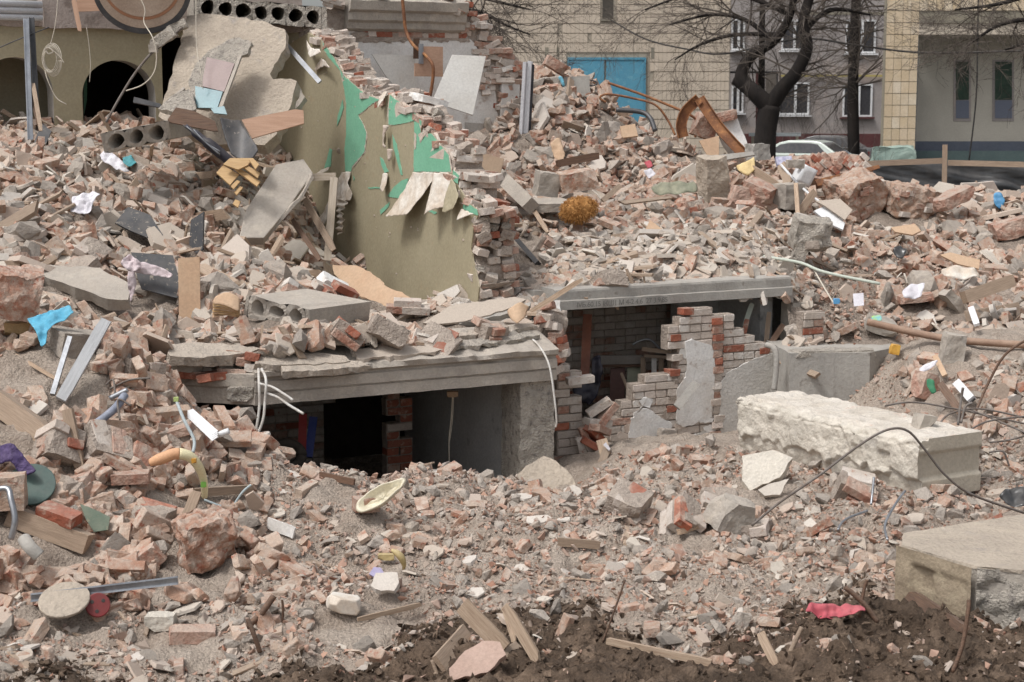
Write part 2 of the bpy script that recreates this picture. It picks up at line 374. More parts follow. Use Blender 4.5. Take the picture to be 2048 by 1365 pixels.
for q in ((1250, 15.3), (1400, 15.3), (1520, 15.2), (1650, 15.6), (1740, 15.7)): lowpts.append(Vector(((q[0] - 1024) / 3400 * q[1], q[1], 0.1)))
lowpts += [P(-520, 760, 12.0), P(-520, 1000, 10.7), P(-520, 1180, 10.0), P(-480, 620, 13.4), P(2560, 640, 16.8), P(2560, 820, 14.6), PZ(2560, 1000, .24), PZ(2560, 1240, .04), PZ(-560, 1300, .02)]
H1f = tps(lowpts)
uppts = [P(*q) for q in (
    # left ledge and the heap behind it
    (510, 690, 13.65), (700, 688, 14.1), (900, 684, 14.6), (1080, 676, 15.1), (360, 690, 14.2), (560, 650, 14.6), (760, 640, 15.3), (950, 632, 15.5), (1060, 625, 16.0),
    (850, 606, 16.9), (940, 600, 16.2), (700, 590, 17.4), (660, 520, 19.0), (560, 560, 15.7), (420, 610, 15.0), (480, 520, 16.2), (600, 480, 18.3), (330, 560, 15.4), (250, 620, 14.3),
    (120, 620, 13.9), (0, 600, 13.9), (-150, 580, 13.8), (300, 480, 16.3), (150, 480, 15.6), (0, 470, 15.3), (420, 420, 17.4), (250, 380, 17.2), (80, 370, 16.7), (-100, 370, 16.3),
    (500, 350, 18.6), (330, 290, 18.7), (180, 270, 18.6), (30, 270, 18.1), (-120, 270, 17.6), (400, 235, 20.0), (230, 232, 20.0), (100, 238, 19.4), (-50, 240, 18.8), (560, 300, 20.4),
    # right slab, ridge and slope
    (1110, 572, 16.4), (1260, 562, 16.8), (1420, 553, 17.2), (1560, 548, 17.5), (1000, 500, 18.0), (1150, 500, 18.3), (1350, 480, 18.7), (1500, 470, 19.0), (1000, 400, 19.4), (1120, 420, 19.6),
    (1300, 410, 20.2), (1480, 400, 20.4), (1650, 430, 20.0), (1060, 320, 21.2), (1200, 330, 21.6), (1400, 340, 21.8), (1600, 370, 21.6), (1090, 180, 23.4), (1160, 180, 24.2), (1120, 240, 22.4), (1240, 248, 23.6),
    (1320, 272, 23.4), (1460, 305, 23.0), (1600, 340, 22.8), (1750, 365, 22.4), (1900, 372, 22.2), (2048, 378, 22.0), (2250, 385, 21.8), (1750, 440, 20.4), (1900, 450, 20.2), (2100, 450, 20.0),
    (1620, 500, 18.9), (1800, 520, 18.9), (2000, 530, 18.7), (1640, 590, 17.7), (1620, 660, 17.0), (1750, 640, 17.2), (1720, 700, 16.6), (1600, 700, 16.6), (1790, 705, 16.6),
    (1900, 620, 17.4), (2100, 610, 17.2), (1000, 330, 21.0))]
uppts += [P(-520, 580, 13.8), P(-500, 470, 15.3), P(-480, 370, 16.4), P(-460, 262, 18.3), P(2620, 450, 20.0), P(2620, 388, 21.8), P(2560, 600, 17.3)]
uppts += [Vector((x, 26.5, 1.2)) for x in (-6, -3, 0, 3, 6, 9)]
uppts += [Vector((P(x, 300, 24.8).x, 24.8, z)) for x, z in ((1120, 3.0), (1300, 2.2), (1500, 1.9), (1800, 1.7), (2100, 1.5))]
for q in uppts:                            # loose pieces lie on top of this surface
    a_, b_ = pix(q.x, q.y, q.z)
    if 1040 < a_ < 1260 and b_ < 260: q.z += .10; continue
    if q.y < 26 and (a_ > 1590 or b_ < 470 or (a_ < 340 and q.y > 14)): q.z -= .13 if b_ > 400 else .16
H2f = tps(uppts)
def wp(px, Y): return ((px - CX) / FPX * Y * 1.005, Y)
UP = np.array([wp(510, 13.55), wp(1108, 15.1), wp(1040, 15.9), wp(1108, 16.2), wp(1575, 17.3), wp(1585, 16.45), wp(1795, 16.5), wp(1830, 16.15), wp(2000, 15.9), wp(2350, 15.5), wp(2760, 15.2), (10.4, 26), (-10.4, 26), wp(-720, 12.7), wp(-250, 12.9), wp(0, 12.95), wp(200, 13.1), wp(330, 13.6), wp(345, 14.2)])
def in_poly(x, y, poly):
    c = np.zeros(np.shape(x), bool)
    for i in range(len(poly)):
        x1, y1 = poly[i]; x2, y2 = poly[i - 1]
        c ^= ((y1 > y) != (y2 > y)) & (x < (x2 - x1) * (y - y1) / (y2 - y1 + 1e-12) + x1)
    return c
GX0, GX1, GY0, GY1, GS = -10.5, 10.5, 6.5, 26.5, 0.042
gx = np.arange(GX0, GX1, GS); gy = np.arange(GY0, GY1, GS); GXX, GYY = np.meshgrid(gx, gy, indexing='ij')
rough = vnoise(GXX * 1.7, GYY * 1.7, 1) * .10 + vnoise(GXX * 4, GYY * 4, 2) * .07 + vnoise(GXX * 9, GYY * 9, 3) * .045 + vnoise(GXX * 18 + 9, GYY * 18, 4) * .03 + vnoise(GXX * 11 + 5, GYY * 11 + 2, 5) * .025
Z1 = H1f(GXX, GYY) + rough * np.where(GYY < 14.5, 1.45, 1.0); Z2 = H2f(GXX, GYY) + rough * 1.15
inup = in_poly(GXX, GYY, UP)
# where both sheets exist the lower one stays under the upper one
def sheet(name, Z, mask, mat, **kw):
    idx = -np.ones(Z.shape, int); q = mask[:-1, :-1] & mask[1:, :-1] & mask[:-1, 1:] & mask[1:, 1:]
    use = np.zeros(Z.shape, bool)
    for a, b in ((0, 0), (1, 0), (0, 1), (1, 1)): use[a:Z.shape[0] - 1 + a, b:Z.shape[1] - 1 + b] |= q
    idx[use] = np.arange(use.sum()); V = np.c_[GXX[use], GYY[use], Z[use]]
    i, j = np.nonzero(q); T = np.c_[idx[i, j], idx[i + 1, j], idx[i + 1, j + 1], idx[i, j + 1]]
    return np_obj(name, V, T, mat, smooth=True, **kw)
sheet('pit_ground', Z1, (GYY < 19) & (np.abs(GXX) < .32 * GYY + 2.4), m_dirt, kind='structure')
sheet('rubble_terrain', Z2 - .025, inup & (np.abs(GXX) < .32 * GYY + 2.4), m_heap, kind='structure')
def bil(Z, x, y):
    fx = np.clip((x - GX0) / GS, 0, len(gx) - 2.001); fy = np.clip((y - GY0) / GS, 0, len(gy) - 2.001)
    i = fx.astype(int); j = fy.astype(int); a = fx - i; b = fy - j
    return (Z[i, j] * (1 - a) + Z[i + 1, j] * a) * (1 - b) + (Z[i, j + 1] * (1 - a) + Z[i + 1, j + 1] * a) * b
# dark soil pushed up in the foreground: its own lumpy sheet over the pit floor
_sm = vnoise(GXX * 1.1 + 5, GYY * 1.3, 21) * 1.0 + vnoise(GXX * 3.1, GYY * 3.1, 22) * .45
_px, _py = pix(GXX, GYY, Z1)
edge = (_py - (1268 - 60 * np.clip((_px - 1500) / 300, 0, 1) + 75 * np.clip((640 - _px) / 300, 0, 1) - 70 * np.exp(-((_px - 1200) / 120) ** 2))) / 110 + _sm * 1.7
edge = np.where((GXX > 2.3) & (GYY > 9.75), -1, edge)
mound = .10 * np.exp(-((_px - 1930) / 190) ** 2 - ((_py - 1265) / 55) ** 2) + .13 * np.exp(-((_px - 1700) / 150) ** 2 - ((_py - 1290) / 50) ** 2) + .14 * np.exp(-((_px - 800) / 120) ** 2 - ((_py - 1330) / 60) ** 2)
lump = np.abs(vnoise(GXX * 7, GYY * 7, 31)) * .10 + np.abs(vnoise(GXX * 14, GYY * 14, 32)) * .07 + vnoise(GXX * 21, GYY * 21, 33) * .03
SOILM = edge > 0
ZS = np.where(SOILM, Z1 + np.clip(edge * .06, -.03, .05) - .012 + lump * np.clip(edge, .2, 1) + mound, Z1 - .05)
def H(x, y):
    z1 = bil(Z1, x, y); z2 = bil(Z2, x, y); u = in_poly(x, y, UP)
    zs = bil(ZS, x, y); z1 = np.maximum(z1, zs)
    return np.where(u, np.maximum(z1 * (y < 13.6) + z2 * 0 - 9 * (y >= 13.6), z2), z1)
def Hn(x, y, e=.12):
    dx = (H(x + e, y) - H(x - e, y)) / (2 * e); dy = (H(x, y + e) - H(x, y - e)) / (2 * e)
    dx = np.clip(dx, -1.2, 1.2); dy = np.clip(dy, -1.2, 1.2)
    n = np.stack([-dx, -dy, np.ones_like(dx)], -1); return n / np.linalg.norm(n, axis=-1, keepdims=True)
def G(px, py, dz=0.0):                     # first point of the ground seen at a place in the picture
    d = ray(px, py); ys = np.arange(7.5, 25.5, .02); pts = np.array(CAM)[None] + np.array(d)[None] * (ys / d.y)[:, None]
    h = H(pts[:, 0], pts[:, 1]); k = np.argmax(pts[:, 2] < h)
    return Vector((pts[k, 0], pts[k, 1], h[k] + dz))
def GY(px, py): return G(px, py).y

# street level beyond the demolition site, up to the horizon
m_street = M('asphalt_yard', lin(92, 90, 88), lin(108, 104, 98), s=.8, c3=lin(120, 112, 100), s3=3, dust=0.0, bump=0.4)
obj('street', [(-160, 24.0, .42), (160, 24.0, .42), (300, 520, .42), (-300, 520, .42)], [(0, 1, 2, 3)], m_street, kind='structure')
obj('site_ground', [(-160, -40, -.62), (160, -40, -.62), (160, 24.0, -.62), (-160, 24.0, -.62)], [(0, 1, 2, 3)], m_dirt, kind='structure')
# the soil is modelled finer than the rest of the ground
SG = .021; sx_ = np.arange(-4.7, 5.0, SG); sy_ = np.arange(7.7, 11.0, SG); SXX, SYY = np.meshgrid(sx_, sy_, indexing='ij')
def soil_sheet():
    m = bil(SOILM.astype(float), SXX, SYY) > .5; e = bil(np.clip(edge, 0, 1), SXX, SYY)
    z = bil(ZS, SXX, SYY) + (np.abs(vnoise(SXX * 17, SYY * 17, 51)) * .07 + np.abs(vnoise(SXX * 34, SYY * 34, 52)) * .045 + vnoise(SXX * 60, SYY * 60, 53) * .02) * np.clip(e + .3, 0, 1) - .012
    idx = -np.ones(z.shape, int); q = m[:-1, :-1] & m[1:, :-1] & m[:-1, 1:] & m[1:, 1:]; use = np.zeros(z.shape, bool)
    for a, b in ((0, 0), (1, 0), (0, 1), (1, 1)): use[a:z.shape[0] - 1 + a, b:z.shape[1] - 1 + b] |= q
    idx[use] = np.arange(use.sum()); i, j = np.nonzero(q)
    np_obj('soil_ground', np.c_[SXX[use], SYY[use], z[use]], np.c_[idx[i, j], idx[i + 1, j], idx[i + 1, j + 1], idx[i, j + 1]], m_soil, smooth=True, kind='structure')
soil_sheet()
# ================================================================ the ruin
m_olive = M('olive_wallpaper', lin(168, 157, 128), lin(158, 147, 118), s=1.6, lo=.3, hi=.7, c3=lin(172, 152, 118), s3=9, t3=(0.6, 0.74), dust=0.16, bump=0.22, bs=14, rough=0.6)
m_green = M('green_paint', lin(122, 188, 154), lin(114, 180, 146), s=3, c3=lin(150, 200, 172), s3=16, t3=(0.66, 0.72), dust=0.05, bump=0.1, rough=0.55)
m_scuff = M('bare_plaster', lin(206, 192, 178), lin(190, 170, 154), s=8, dust=0.1, bump=0.4)
m_white = M('white_wallplaster', lin(226, 224, 220), lin(210, 204, 196), s=2.5, c3=lin(170, 150, 136), s3=5, t3=(0.6, 0.72), dust=0.05, bump=0.3)
m_paper = M('wallpaper_back', lin(218, 210, 198), lin(196, 178, 158), s=5, dust=0.0, bump=0.1, rough=0.8)
m_mortar = M('old_mortar', lin(176, 161, 147), lin(152, 137, 125), s=10, dust=0.35, bump=0.9, bdist=0.02)
m_bwpale = M('brick_limewashed', None, lin(186, 172, 158), s=8, ramp=[lin(206, 196, 185), lin(198, 184, 172), lin(214, 207, 198), lin(200, 186, 174), lin(194, 178, 166)], c3=lin(164, 112, 90), s3=16, t3=(0.6, 0.68), dust=0.2, rnd=0.08, bump=0.6)
m_bwred = M('brick_red', None, lin(150, 74, 48), s=12, ramp=[lin(178, 88, 58), lin(164, 78, 52), lin(188, 104, 74), lin(150, 82, 60)], c3=lin(190, 160, 140), s3=9, t3=(0.54, 0.66), dust=0.42, rnd=0.1, bump=0.7)
m_bwpink = M('brick_pink', None, lin(188, 158, 140), s=9, ramp=[lin(180, 128, 106), lin(172, 116, 94), lin(186, 146, 128), lin(164, 108, 86)], c3=lin(172, 104, 80), s3=14, t3=(0.62, 0.7), dust=0.58, rnd=0.1, bump=0.9, bs=32, bdist=.02)
m_cellar = M('cellar_plaster', lin(212, 211, 208), lin(196, 195, 192), s=1.5, c3=lin(112, 112, 112), s3=2.2, t3=(0.6, 0.72), bump=0.3)
m_ruinpl = M('ruin_plaster', lin(206, 202, 195), lin(192, 187, 179), s=1.5, c3=lin(150, 144, 138), s3=7, t3=(0.62, 0.7), bump=0.5)
m_dark = M('recess_shade', lin(52, 44, 40), lin(40, 34, 30), s=2, bump=0.2)  # near-black wall colour carries the shade of the enclosed rooms
m_arch = M('arch_reveal', lin(176, 170, 162), lin(160, 154, 146), s=2, bump=0.15)
m_lintel = M('lintel_plaster', lin(172, 158, 150), lin(156, 142, 134), s=2, c3=lin(130, 116, 108), s3=4, dust=0.2, bump=0.5)
for m_ in (m_bwpale, m_bwred, m_bwpink): ramp_even(m_)

# ---- brick pieces shared by all walls
def brick_mesh(seed, L=.25, W=.12, Hh=.066, chip=.012):
    rd = random.Random(seed); bm = bmesh.new(); bmesh.ops.create_cube(bm, size=1.0); bmesh.ops.scale(bm, vec=(L, W, Hh), verts=bm.verts)
    for _ in range(2):
        d = Vector((rd.choice((-1, 1)), -rd.uniform(.3, 1), rd.choice((-1, 1)) * rd.uniform(.3, 1.2))).normalized()
        ext = max(v.co.dot(d) for v in bm.verts)
        res = bmesh.ops.bisect_plane(bm, geom=bm.verts[:] + bm.edges[:] + bm.faces[:], plane_co=d * (ext - rd.uniform(.2, 1) * chip), plane_no=d, clear_outer=True)
        ed = [e for e in res['geom_cut'] if isinstance(e, bmesh.types.BMEdge)]
        if ed: bmesh.ops.contextual_create(bm, geom=ed)
    bmesh.ops.bevel(bm, geom=bm.edges[:], offset=.003, segments=1, affect='EDGES', clamp_overlap=True)
    for v in bm.verts: v.co += mnoise.noise_vector(v.co * 22 + Vector((seed, 0, 0))) * .003
    me = bpy.data.meshes.new('brick'); bm.to_mesh(me); bm.free(); return me
BRK = {}
for mi, m_ in enumerate((m_bwpale, m_bwred, m_bwpink)):
    for half in (0, 1):
        BRK[(mi, half)] = []
        for s_ in range(5):
            me = brick_mesh(s_ + 10 * mi + 50 * half, L=.25 if not half else .12); me.materials.append(m_); BRK[(mi, half)].append(me)
def wbrick(parent, c, axes, rd, weights, half=0, jit=.004, rotj=.012):
    mi = rd.choices((0, 1, 2), weights)[0]; o = bpy.data.objects.new('brick', rd.choice(BRK[(mi, half)]))
    c = Vector(c) + Vector((rd.uniform(-jit, jit), rd.uniform(-jit, jit), rd.uniform(-jit, jit) * .5)); place(o, c, parent)
    o.rotation_euler = (Euler((rd.gauss(0, rotj), rd.gauss(0, rotj), rd.gauss(0, rotj))).to_matrix() @ axes).to_euler(); return o
AX1 = Matrix((E1, E2, EZ)).transposed(); AX2 = Matrix((E2, -E1, EZ)).transposed()
def poly_in(x, y, Q):
    c = False
    for i in range(len(Q)):
        x1, y1 = Q[i]; x2, y2 = Q[i - 1]
        if (y1 > y) != (y2 > y) and x < (x2 - x1) * (y - y1) / (y2 - y1) + x1: c = not c
    return c
def brick_wall(name, p0, outline, weights, label, seed=1, thick=.12, ex=E1, nrm=None, mort=True, skip=None):
    # bricks in courses wherever the traced outline covers the wall plane
    nrm = nrm or -E2; p0 = Vector(p0); pts = [PP(a, b, p0, nrm) for a, b in outline]; Q = [((q - p0).dot(ex), q.z) for q in pts]
    rd = random.Random(seed); u0, u1 = min(q[0] for q in Q), max(q[0] for q in Q); z0, z1 = min(q[1] for q in Q), max(q[1] for q in Q)
    root = thing(name, p0 + ex * ((u0 + u1) / 2) + EZ * (z0 - p0.z), label, 'wall'); ax = Matrix((ex, -nrm, EZ)).transposed()
    mb = MB(); row = int(z0 / .078); n = 0
    while row * .078 < z1:
        z = row * .078 + .039; head = row % 4 == 0; u = math.floor(u0 / .26) * .26 + (.13 if row % 2 else 0)
        while u < u1 + .2:
            half = 1 if head else 0; L = .13 if head else .26; uc = u + L / 2
            if poly_in(uc, z, Q) and not (skip and skip(uc, z)):
                c = p0 + ex * uc + EZ * (z - p0.z) - nrm * (thick / 2) + nrm * rd.uniform(-.004, .006)
                wbrick(root, c, ax, rd, weights, half); n += 1
                mb.box(c - nrm * .009, (L + .006, thick - .008, .078), ax)
            elif not half and (poly_in(uc - .06, z, Q) or poly_in(uc + .06, z, Q)) and not (skip and skip(uc, z)):
                s = -.06 if poly_in(uc - .06, z, Q) else .06; c = p0 + ex * (uc + s) + EZ * (z - p0.z) - nrm * (thick / 2)
                wbrick(root, c, ax, rd, weights, 1); mb.box(c - nrm * .009, (.125, thick - .008, .078), ax); n += 1
            u += L
        row += 1
    if mort and mb.V: mb.build('mortar', m_mortar, root)
    return root
def patch(parent, pts, p0, nrm, mat, name='plaster_patch', off=.004, th=.006, seg=.03, amp=.008, seed=0):
    nrm = Vector(nrm).normalized(); p0 = Vector(p0) + nrm * (off + th); fr = [PP(a, b, p0, nrm) for a, b in pts]
    return prism(name, fr, nrm, th, mat, parent, seg=seg, amp=amp, seed=seed)

# ---- left ledge: a moulded concrete beam in two lengths, with the slab it carries
A0 = P(510, 812, 13.5); zb = A0.z; AR = P(345, 801, 13.66); AR.z = zb; A1 = A0 + E1 * 2.78
prof = [(0, 0), (0, .09), (-.012, .095), (-.012, .105), (.012, .11), (.012, .19), (-.01, .2), (-.01, .215), (.03, .235), (.035, .275), (-.05, .30), (-.16, .345), (-.30, .40), (-.42, .445)]
def beam(name, a, b, out, prof, mat, depth=.5, n=60, rough=.012, seed=0, **kw):
    V, F = [], []; k = len(prof); a, b = Vector(a), Vector(b)
    for i in range(n + 1):
        p = a.lerp(b, i / n)
        for j, (d, z) in enumerate(prof):
            r = mnoise.fractal(Vector((p.x * 6 + seed, p.y * 6, z * 9)), 1, 2, 4) * rough * (3.2 if j > 8 else 1)
            chip = max(0, mnoise.noise(Vector((p.x * 3.1 + 5, p.y * 3, j * .6))) - .32) * .12 if j > 5 else 0
            V.append(p + out * (d + r - chip) + EZ * (z + r * .5))
        V.append(p - out * depth + EZ * prof[-1][1]); V.append(p - out * depth)
    m = k + 2
    for i in range(n):
        for j in range(m): F.append((i * m + j, i * m + (j + 1) % m, (i + 1) * m + (j + 1) % m, (i + 1) * m + j))
    F += [tuple(range(m))[::-1], tuple(range(n * m, n * m + m))]
    return obj(name, V, [f[::-1] for f in F], mat, **kw)
led = thing('concrete_ledge', A0, 'long moulded concrete ledge above the wide left cellar opening', 'ledge')
beam('moulded_beam', A0, A1, -E2, prof, m_concbig, seed=1, parent=led)
rdir = (A0 - AR).normalized(); ron = Vector((rdir.y, -rdir.x, 0))
beam('end_beam', AR, A0 - rdir * .002, ron, [(-.02, .002), (-.02, .13), (0, .15), (0, .25), (-.1, .27)], m_concbig, n=20, seed=4, parent=led)
sl = [AR + EZ * .06 + E2 * .12, A0 + EZ * .06 + E2 * .14, A1 + EZ * .06 + E2 * .14, A1 + E2 * 4.6 + EZ * .06, A0 + E2 * 5.2 - E1 * .2 + EZ * .06, AR - E1 * 1.2 + E2 * 3.0 + EZ * .06]
prism('floor_slab', [p + EZ * .1 for p in sl], (0, 0, 1), .12, m_concbig, led)
m_slabl = M('ledge_crust', lin(184, 170, 154), lin(168, 156, 142), s=4, c3=lin(150, 142, 132), s3=8, t3=(.56, .68), dust=.3, bump=.9, bs=30, bdist=.02)
# broken layers of the cornice lying along the top of the ledge
for i, (pts, th, off) in enumerate((
        ([(505, 712), (560, 704), (640, 706), (690, 712), (700, 722), (640, 728), (560, 730), (510, 728)], .07, 0),
        ([(700, 700), (790, 692), (870, 690), (900, 696), (870, 704), (800, 712), (715, 718)], .035, 1),
        ([(900, 682), (980, 676), (1060, 664), (1080, 670), (1030, 680), (950, 692), (905, 694)], .04, 2),
        ([(560, 728), (640, 722), (720, 722), (740, 732), (650, 740), (565, 744)], .055, 3),
        ([(740, 690), (800, 680), (880, 672), (900, 680), (830, 690), (760, 700)], .03, 4),
        ([(905, 664), (1000, 655), (1060, 645), (1075, 652), (1010, 664), (920, 672)], .05, 5),
        ([(335, 690), (390, 684), (470, 690), (520, 697), (500, 706), (430, 712), (395, 716), (340, 712)], .09, 6))):
    nl = (-E2 * .35 + EZ * .937).normalized(); p0 = A0 - E2 * .035 + EZ * (.285 + th * .7)
    prism('cornice_layer', [PP(a, b, p0, nl) for a, b in pts], nl, th, (m_slabl, m_plast, m_concrough, m_slabl, m_plast, m_slabl, m_slabl)[i], led, seg=.045, amp=.014, seed=i)
# the masonry corbel at the left end, bricks hanging out of it
cor = thing('masonry_corbel', P(430, 770, 13.7), 'broken brick and mortar corbel at the left end of the ledge', 'masonry')
block('mortar', P(440, 745, 13.95), (.66, .35, .24), m_mortar, (0, 0, 8), 3, cor, sub=4, amp=.03)
block('stone', P(372, 722, 13.68), (.28, .3, .15), m_concbig, (4, 3, 6), 5, cor, sub=3, amp=.012)
rdc = random.Random(4)
for (a, b, Y, rz, mi, hf) in ((380, 750, 13.62, 12, 1, 0), (412, 757, 13.52, -8, 1, 1), (425, 752, 13.6, 6, 1, 0), (468, 746, 13.62, -14, 2, 0), (488, 722, 13.62, 5, 2, 1), (505, 714, 13.6, 3, 1, 1), (430, 711, 13.72, -4, 0, 0), (465, 709, 13.66, 10, 2, 1), (505, 737, 13.6, 2, 0, 1), (448, 732, 13.7, 30, 0, 1), (395, 738, 13.72, -3, 0, 0), (480, 760, 13.66, -10, 0, 0)):
    o = bpy.data.objects.new('brick', rdc.choice(BRK[(mi, hf)])); place(o, P(a, b, Y), cor); o.rotation_euler = (R(rdc.uniform(-12, 12)), R(rdc.uniform(-12, 12)), R(rz))
block('broken_patch', P(480, 790, 13.53), (.2, .06, .11), m_concrough, (0, 0, 8), 9, cor, sub=3, amp=.02)

# ---- cellar behind the left opening
g0 = P(1062, 800, 14.75); g0.z = -.5
def wallbox(name, a, d, L, h, th, mat, z0=-.5, **kw):
    a = Vector((a.x, a.y, z0)); d = d.normalized(); nrm = Vector((d.y, -d.x, 0))
    V = [a, a + d * L, a + d * L + nrm * th, a + nrm * th]; V += [v + EZ * h for v in V]
    F = [(0, 1, 2, 3), (7, 6, 5, 4), (0, 4, 5, 1), (1, 5, 6, 2), (2, 6, 7, 3), (3, 7, 4, 0)]
    return obj(name, V, F, mat, **kw)
hc = zb + .5
cel = thing('cellar_wall', g0 + E2 * 1.3, 'grey cracked plaster wall inside the left cellar opening', 'wall')
wallbox('plaster', g0, E2, 2.75, hc - .05, .2, m_cellar, parent=cel)
back = g0 + E2 * 2.74
cbw = brick_wall('cellar_brick_wall', P(575, 860, 16.75), [(480, 800), (648, 800), (648, 935), (480, 935)], (8, 1, 2), 'limewashed brick wall deep inside the left cellar opening', seed=5)
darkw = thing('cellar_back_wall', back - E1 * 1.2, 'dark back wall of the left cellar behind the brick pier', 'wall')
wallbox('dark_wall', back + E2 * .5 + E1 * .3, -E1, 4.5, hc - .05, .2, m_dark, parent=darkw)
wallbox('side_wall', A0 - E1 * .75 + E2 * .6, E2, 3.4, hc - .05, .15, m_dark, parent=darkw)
pr = brick_wall('broken_brick_pier', P(800, 870, 15.9), [(785, 790), (815, 792), (822, 830), (812, 860), (800, 890), (820, 905), (818, 935), (806, 975), (780, 975), (778, 900), (788, 850)], (1, 6, 2), 'jagged orange brick pier hanging in the dark left cellar', seed=7)
pier = thing('concrete_pier', P(1085, 940, 14.8), 'rough spalled concrete pier between the two cellar openings', 'pier')
Vp, Fp = broken_block((.34, .36, 1.5), 12, cuts=2, sub=5, amp=.016, fr=9, chip=.05)
mp = Matrix.Rotation(BA, 3, 'Z'); cp = A1 - E1 * .16 + E2 * .24
obj('shaft', [Vector((cp.x, cp.y, zb - 1.47)) + mp @ v for v in Vp], Fp, m_concrough, pier)

# ---- right slab with its edge beam
B0 = P(1112, 622, 16.0); B1 = B0 + E1 * 2.76
sb = thing('edge_beam', B0, 'smooth grey concrete beam over the right cellar opening, pencilled numbers on it', 'beam')
beam('beam', B0, B1, -E2, [(0, 0), (0, .085), (-.022, .092), (-.022, .17), (-.028, .19), (-.05, .2)], m_concclean, depth=.3, n=70, rough=.007, seed=8, parent=sb)
s2 = [B0 + E2 * .25 - E1 * .1, B1 + E2 * .25, B1 + E2 * 4.5, B0 + E2 * 4.5 - E1 * .1]
prism('slab', [p + EZ * .17 for p in s2], (0, 0, 1), .14, m_concclean, sb)
tx = bpy.data.curves.new('pencil_numbers', 'FONT'); tx.body = 'IVБ.60.15 IКШ1 М 4-2 4.6  27 3.9.85'; tx.size = .072; tx.extrude = .0004
tx.materials.append(M('pencil', lin(112, 111, 108), bump=0)); tx.space_character = .95
to_ = bpy.data.objects.new('pencil_curve', tx); COL.objects.link(to_); tme = bpy.data.meshes.new_from_object(to_.evaluated_get(bpy.context.evaluated_depsgraph_get())); bpy.data.objects.remove(to_)
to = bpy.data.objects.new('pencil_numbers', tme); place(to, B0 + E1 * .22 - E2 * .010 + EZ * .018, sb); to['kind'] = 'stuff'
to.rotation_euler = (R(90), 0, BA)
# outer plaster face left of the beam, torn plaster rag hanging
pslab('plaster_rag', [(1102, 605), (1120, 600), (1121, 640), (1112, 650), (1098, 636)], 15.8, (-.2, -1, .1), .012, m_white, seg=.02, amp=.005, label='torn white plaster rag hanging at the left end of the edge beam', cat='plaster')

# ---- brick ruin under the right slab
W0 = P(1380, 700, 16.55)
wo_ = [(1536, 690), (1504, 668), (1483, 655), (1467, 641), (1451, 627), (1423, 625), (1409, 617), (1371, 619), (1368, 633), (1354, 635), (1346, 653), (1336, 655), (1342, 684), (1350, 728), (1346, 756), (1290, 758),
       (1282, 772), (1266, 792), (1246, 813), (1238, 833), (1218, 849), (1214, 877), (1222, 915), (1212, 990), (1596, 990), (1596, 708), (1536, 706)]
rw = brick_wall('ruined_brick_wall', W0, wo_, (9, .2, .6), 'stepped ruin of limewashed brick wall with plaster patches, right cellar', seed=11)
pw = [  # plaster that still clings to it
    ([(1371, 684), (1385, 679), (1405, 686), (1424, 692), (1430, 730), (1428, 780), (1424, 835), (1405, 838), (1388, 850), (1366, 855), (1353, 845), (1354, 780), (1372, 755), (1374, 720)], m_white, .010),
    ([(1442, 770), (1452, 748), (1500, 722), (1540, 708), (1580, 709), (1582, 940), (1450, 940), (1448, 875), (1440, 865)], m_ruinpl, .012),
    ([(1262, 838), (1285, 818), (1300, 820), (1345, 850), (1340, 872), (1320, 870), (1300, 878), (1258, 876)], m_white, .009),
    ([(1285, 812), (1268, 826), (1268, 832), (1292, 806), (1294, 795)], m_white, .008),
    ([(1280, 885), (1300, 884), (1345, 882), (1372, 880), (1352, 910), (1330, 922), (1310, 915), (1298, 898)], m_white, .009),
    ([(1394, 838), (1412, 832), (1428, 838), (1424, 845), (1400, 846)], m_white, .008),
    ([(1370, 885), (1392, 868), (1400, 880), (1385, 896), (1372, 900)], m_white, .008),
    ([(1384, 880), (1400, 872), (1434, 874), (1430, 930), (1400, 935)], m_bwpale, .004)]
for i, (pts, mt, th) in enumerate(pw): patch(rw, pts, W0, -E2, mt, th=th, seg=.03, amp=.007, seed=i)
rdw = random.Random(3)
for py in range(645, 875, 16):            # the open chase with bright bricks
    c = PP(1435 + rdw.uniform(-2, 2), py, W0 + E2 * -.012, -E2); wbrick(rw, c + E2 * .055, AX2, rdw, (3, .9, 2), 1, jit=.014, rotj=.07)
for i in range(26):                       # smears of lime and mortar over the courses
    a, b = rdw.uniform(1235, 1530), rdw.uniform(640, 930)
    if not poly_in(a, b, wo_) or not poly_in(a + 14, b - 12, wo_) or not poly_in(a - 14, b + 6, wo_): continue
    k = rdw.randint(6, 9); q = [(a + math.cos(t_ * 6.28 / k) * rdw.uniform(6, 20), b + math.sin(t_ * 6.28 / k) * rdw.uniform(4, 13)) for t_ in range(k)]
    patch(rw, q, W0, -E2, rdw.choice((m_white, m_ruinpl, m_mortar, m_scuff)), 'mortar_smear', .003, .004, .025, .006, 80 + i)
for (a, b) in ((1352, 676), (1355, 716), (1350, 746), (1530, 702), (1378, 624), (1345, 818)):
    wbrick(rw, PP(a, b, W0 - E2 * .008, -E2) + E2 * .055, AX1, rdw, (.3, 5, 1), 1)
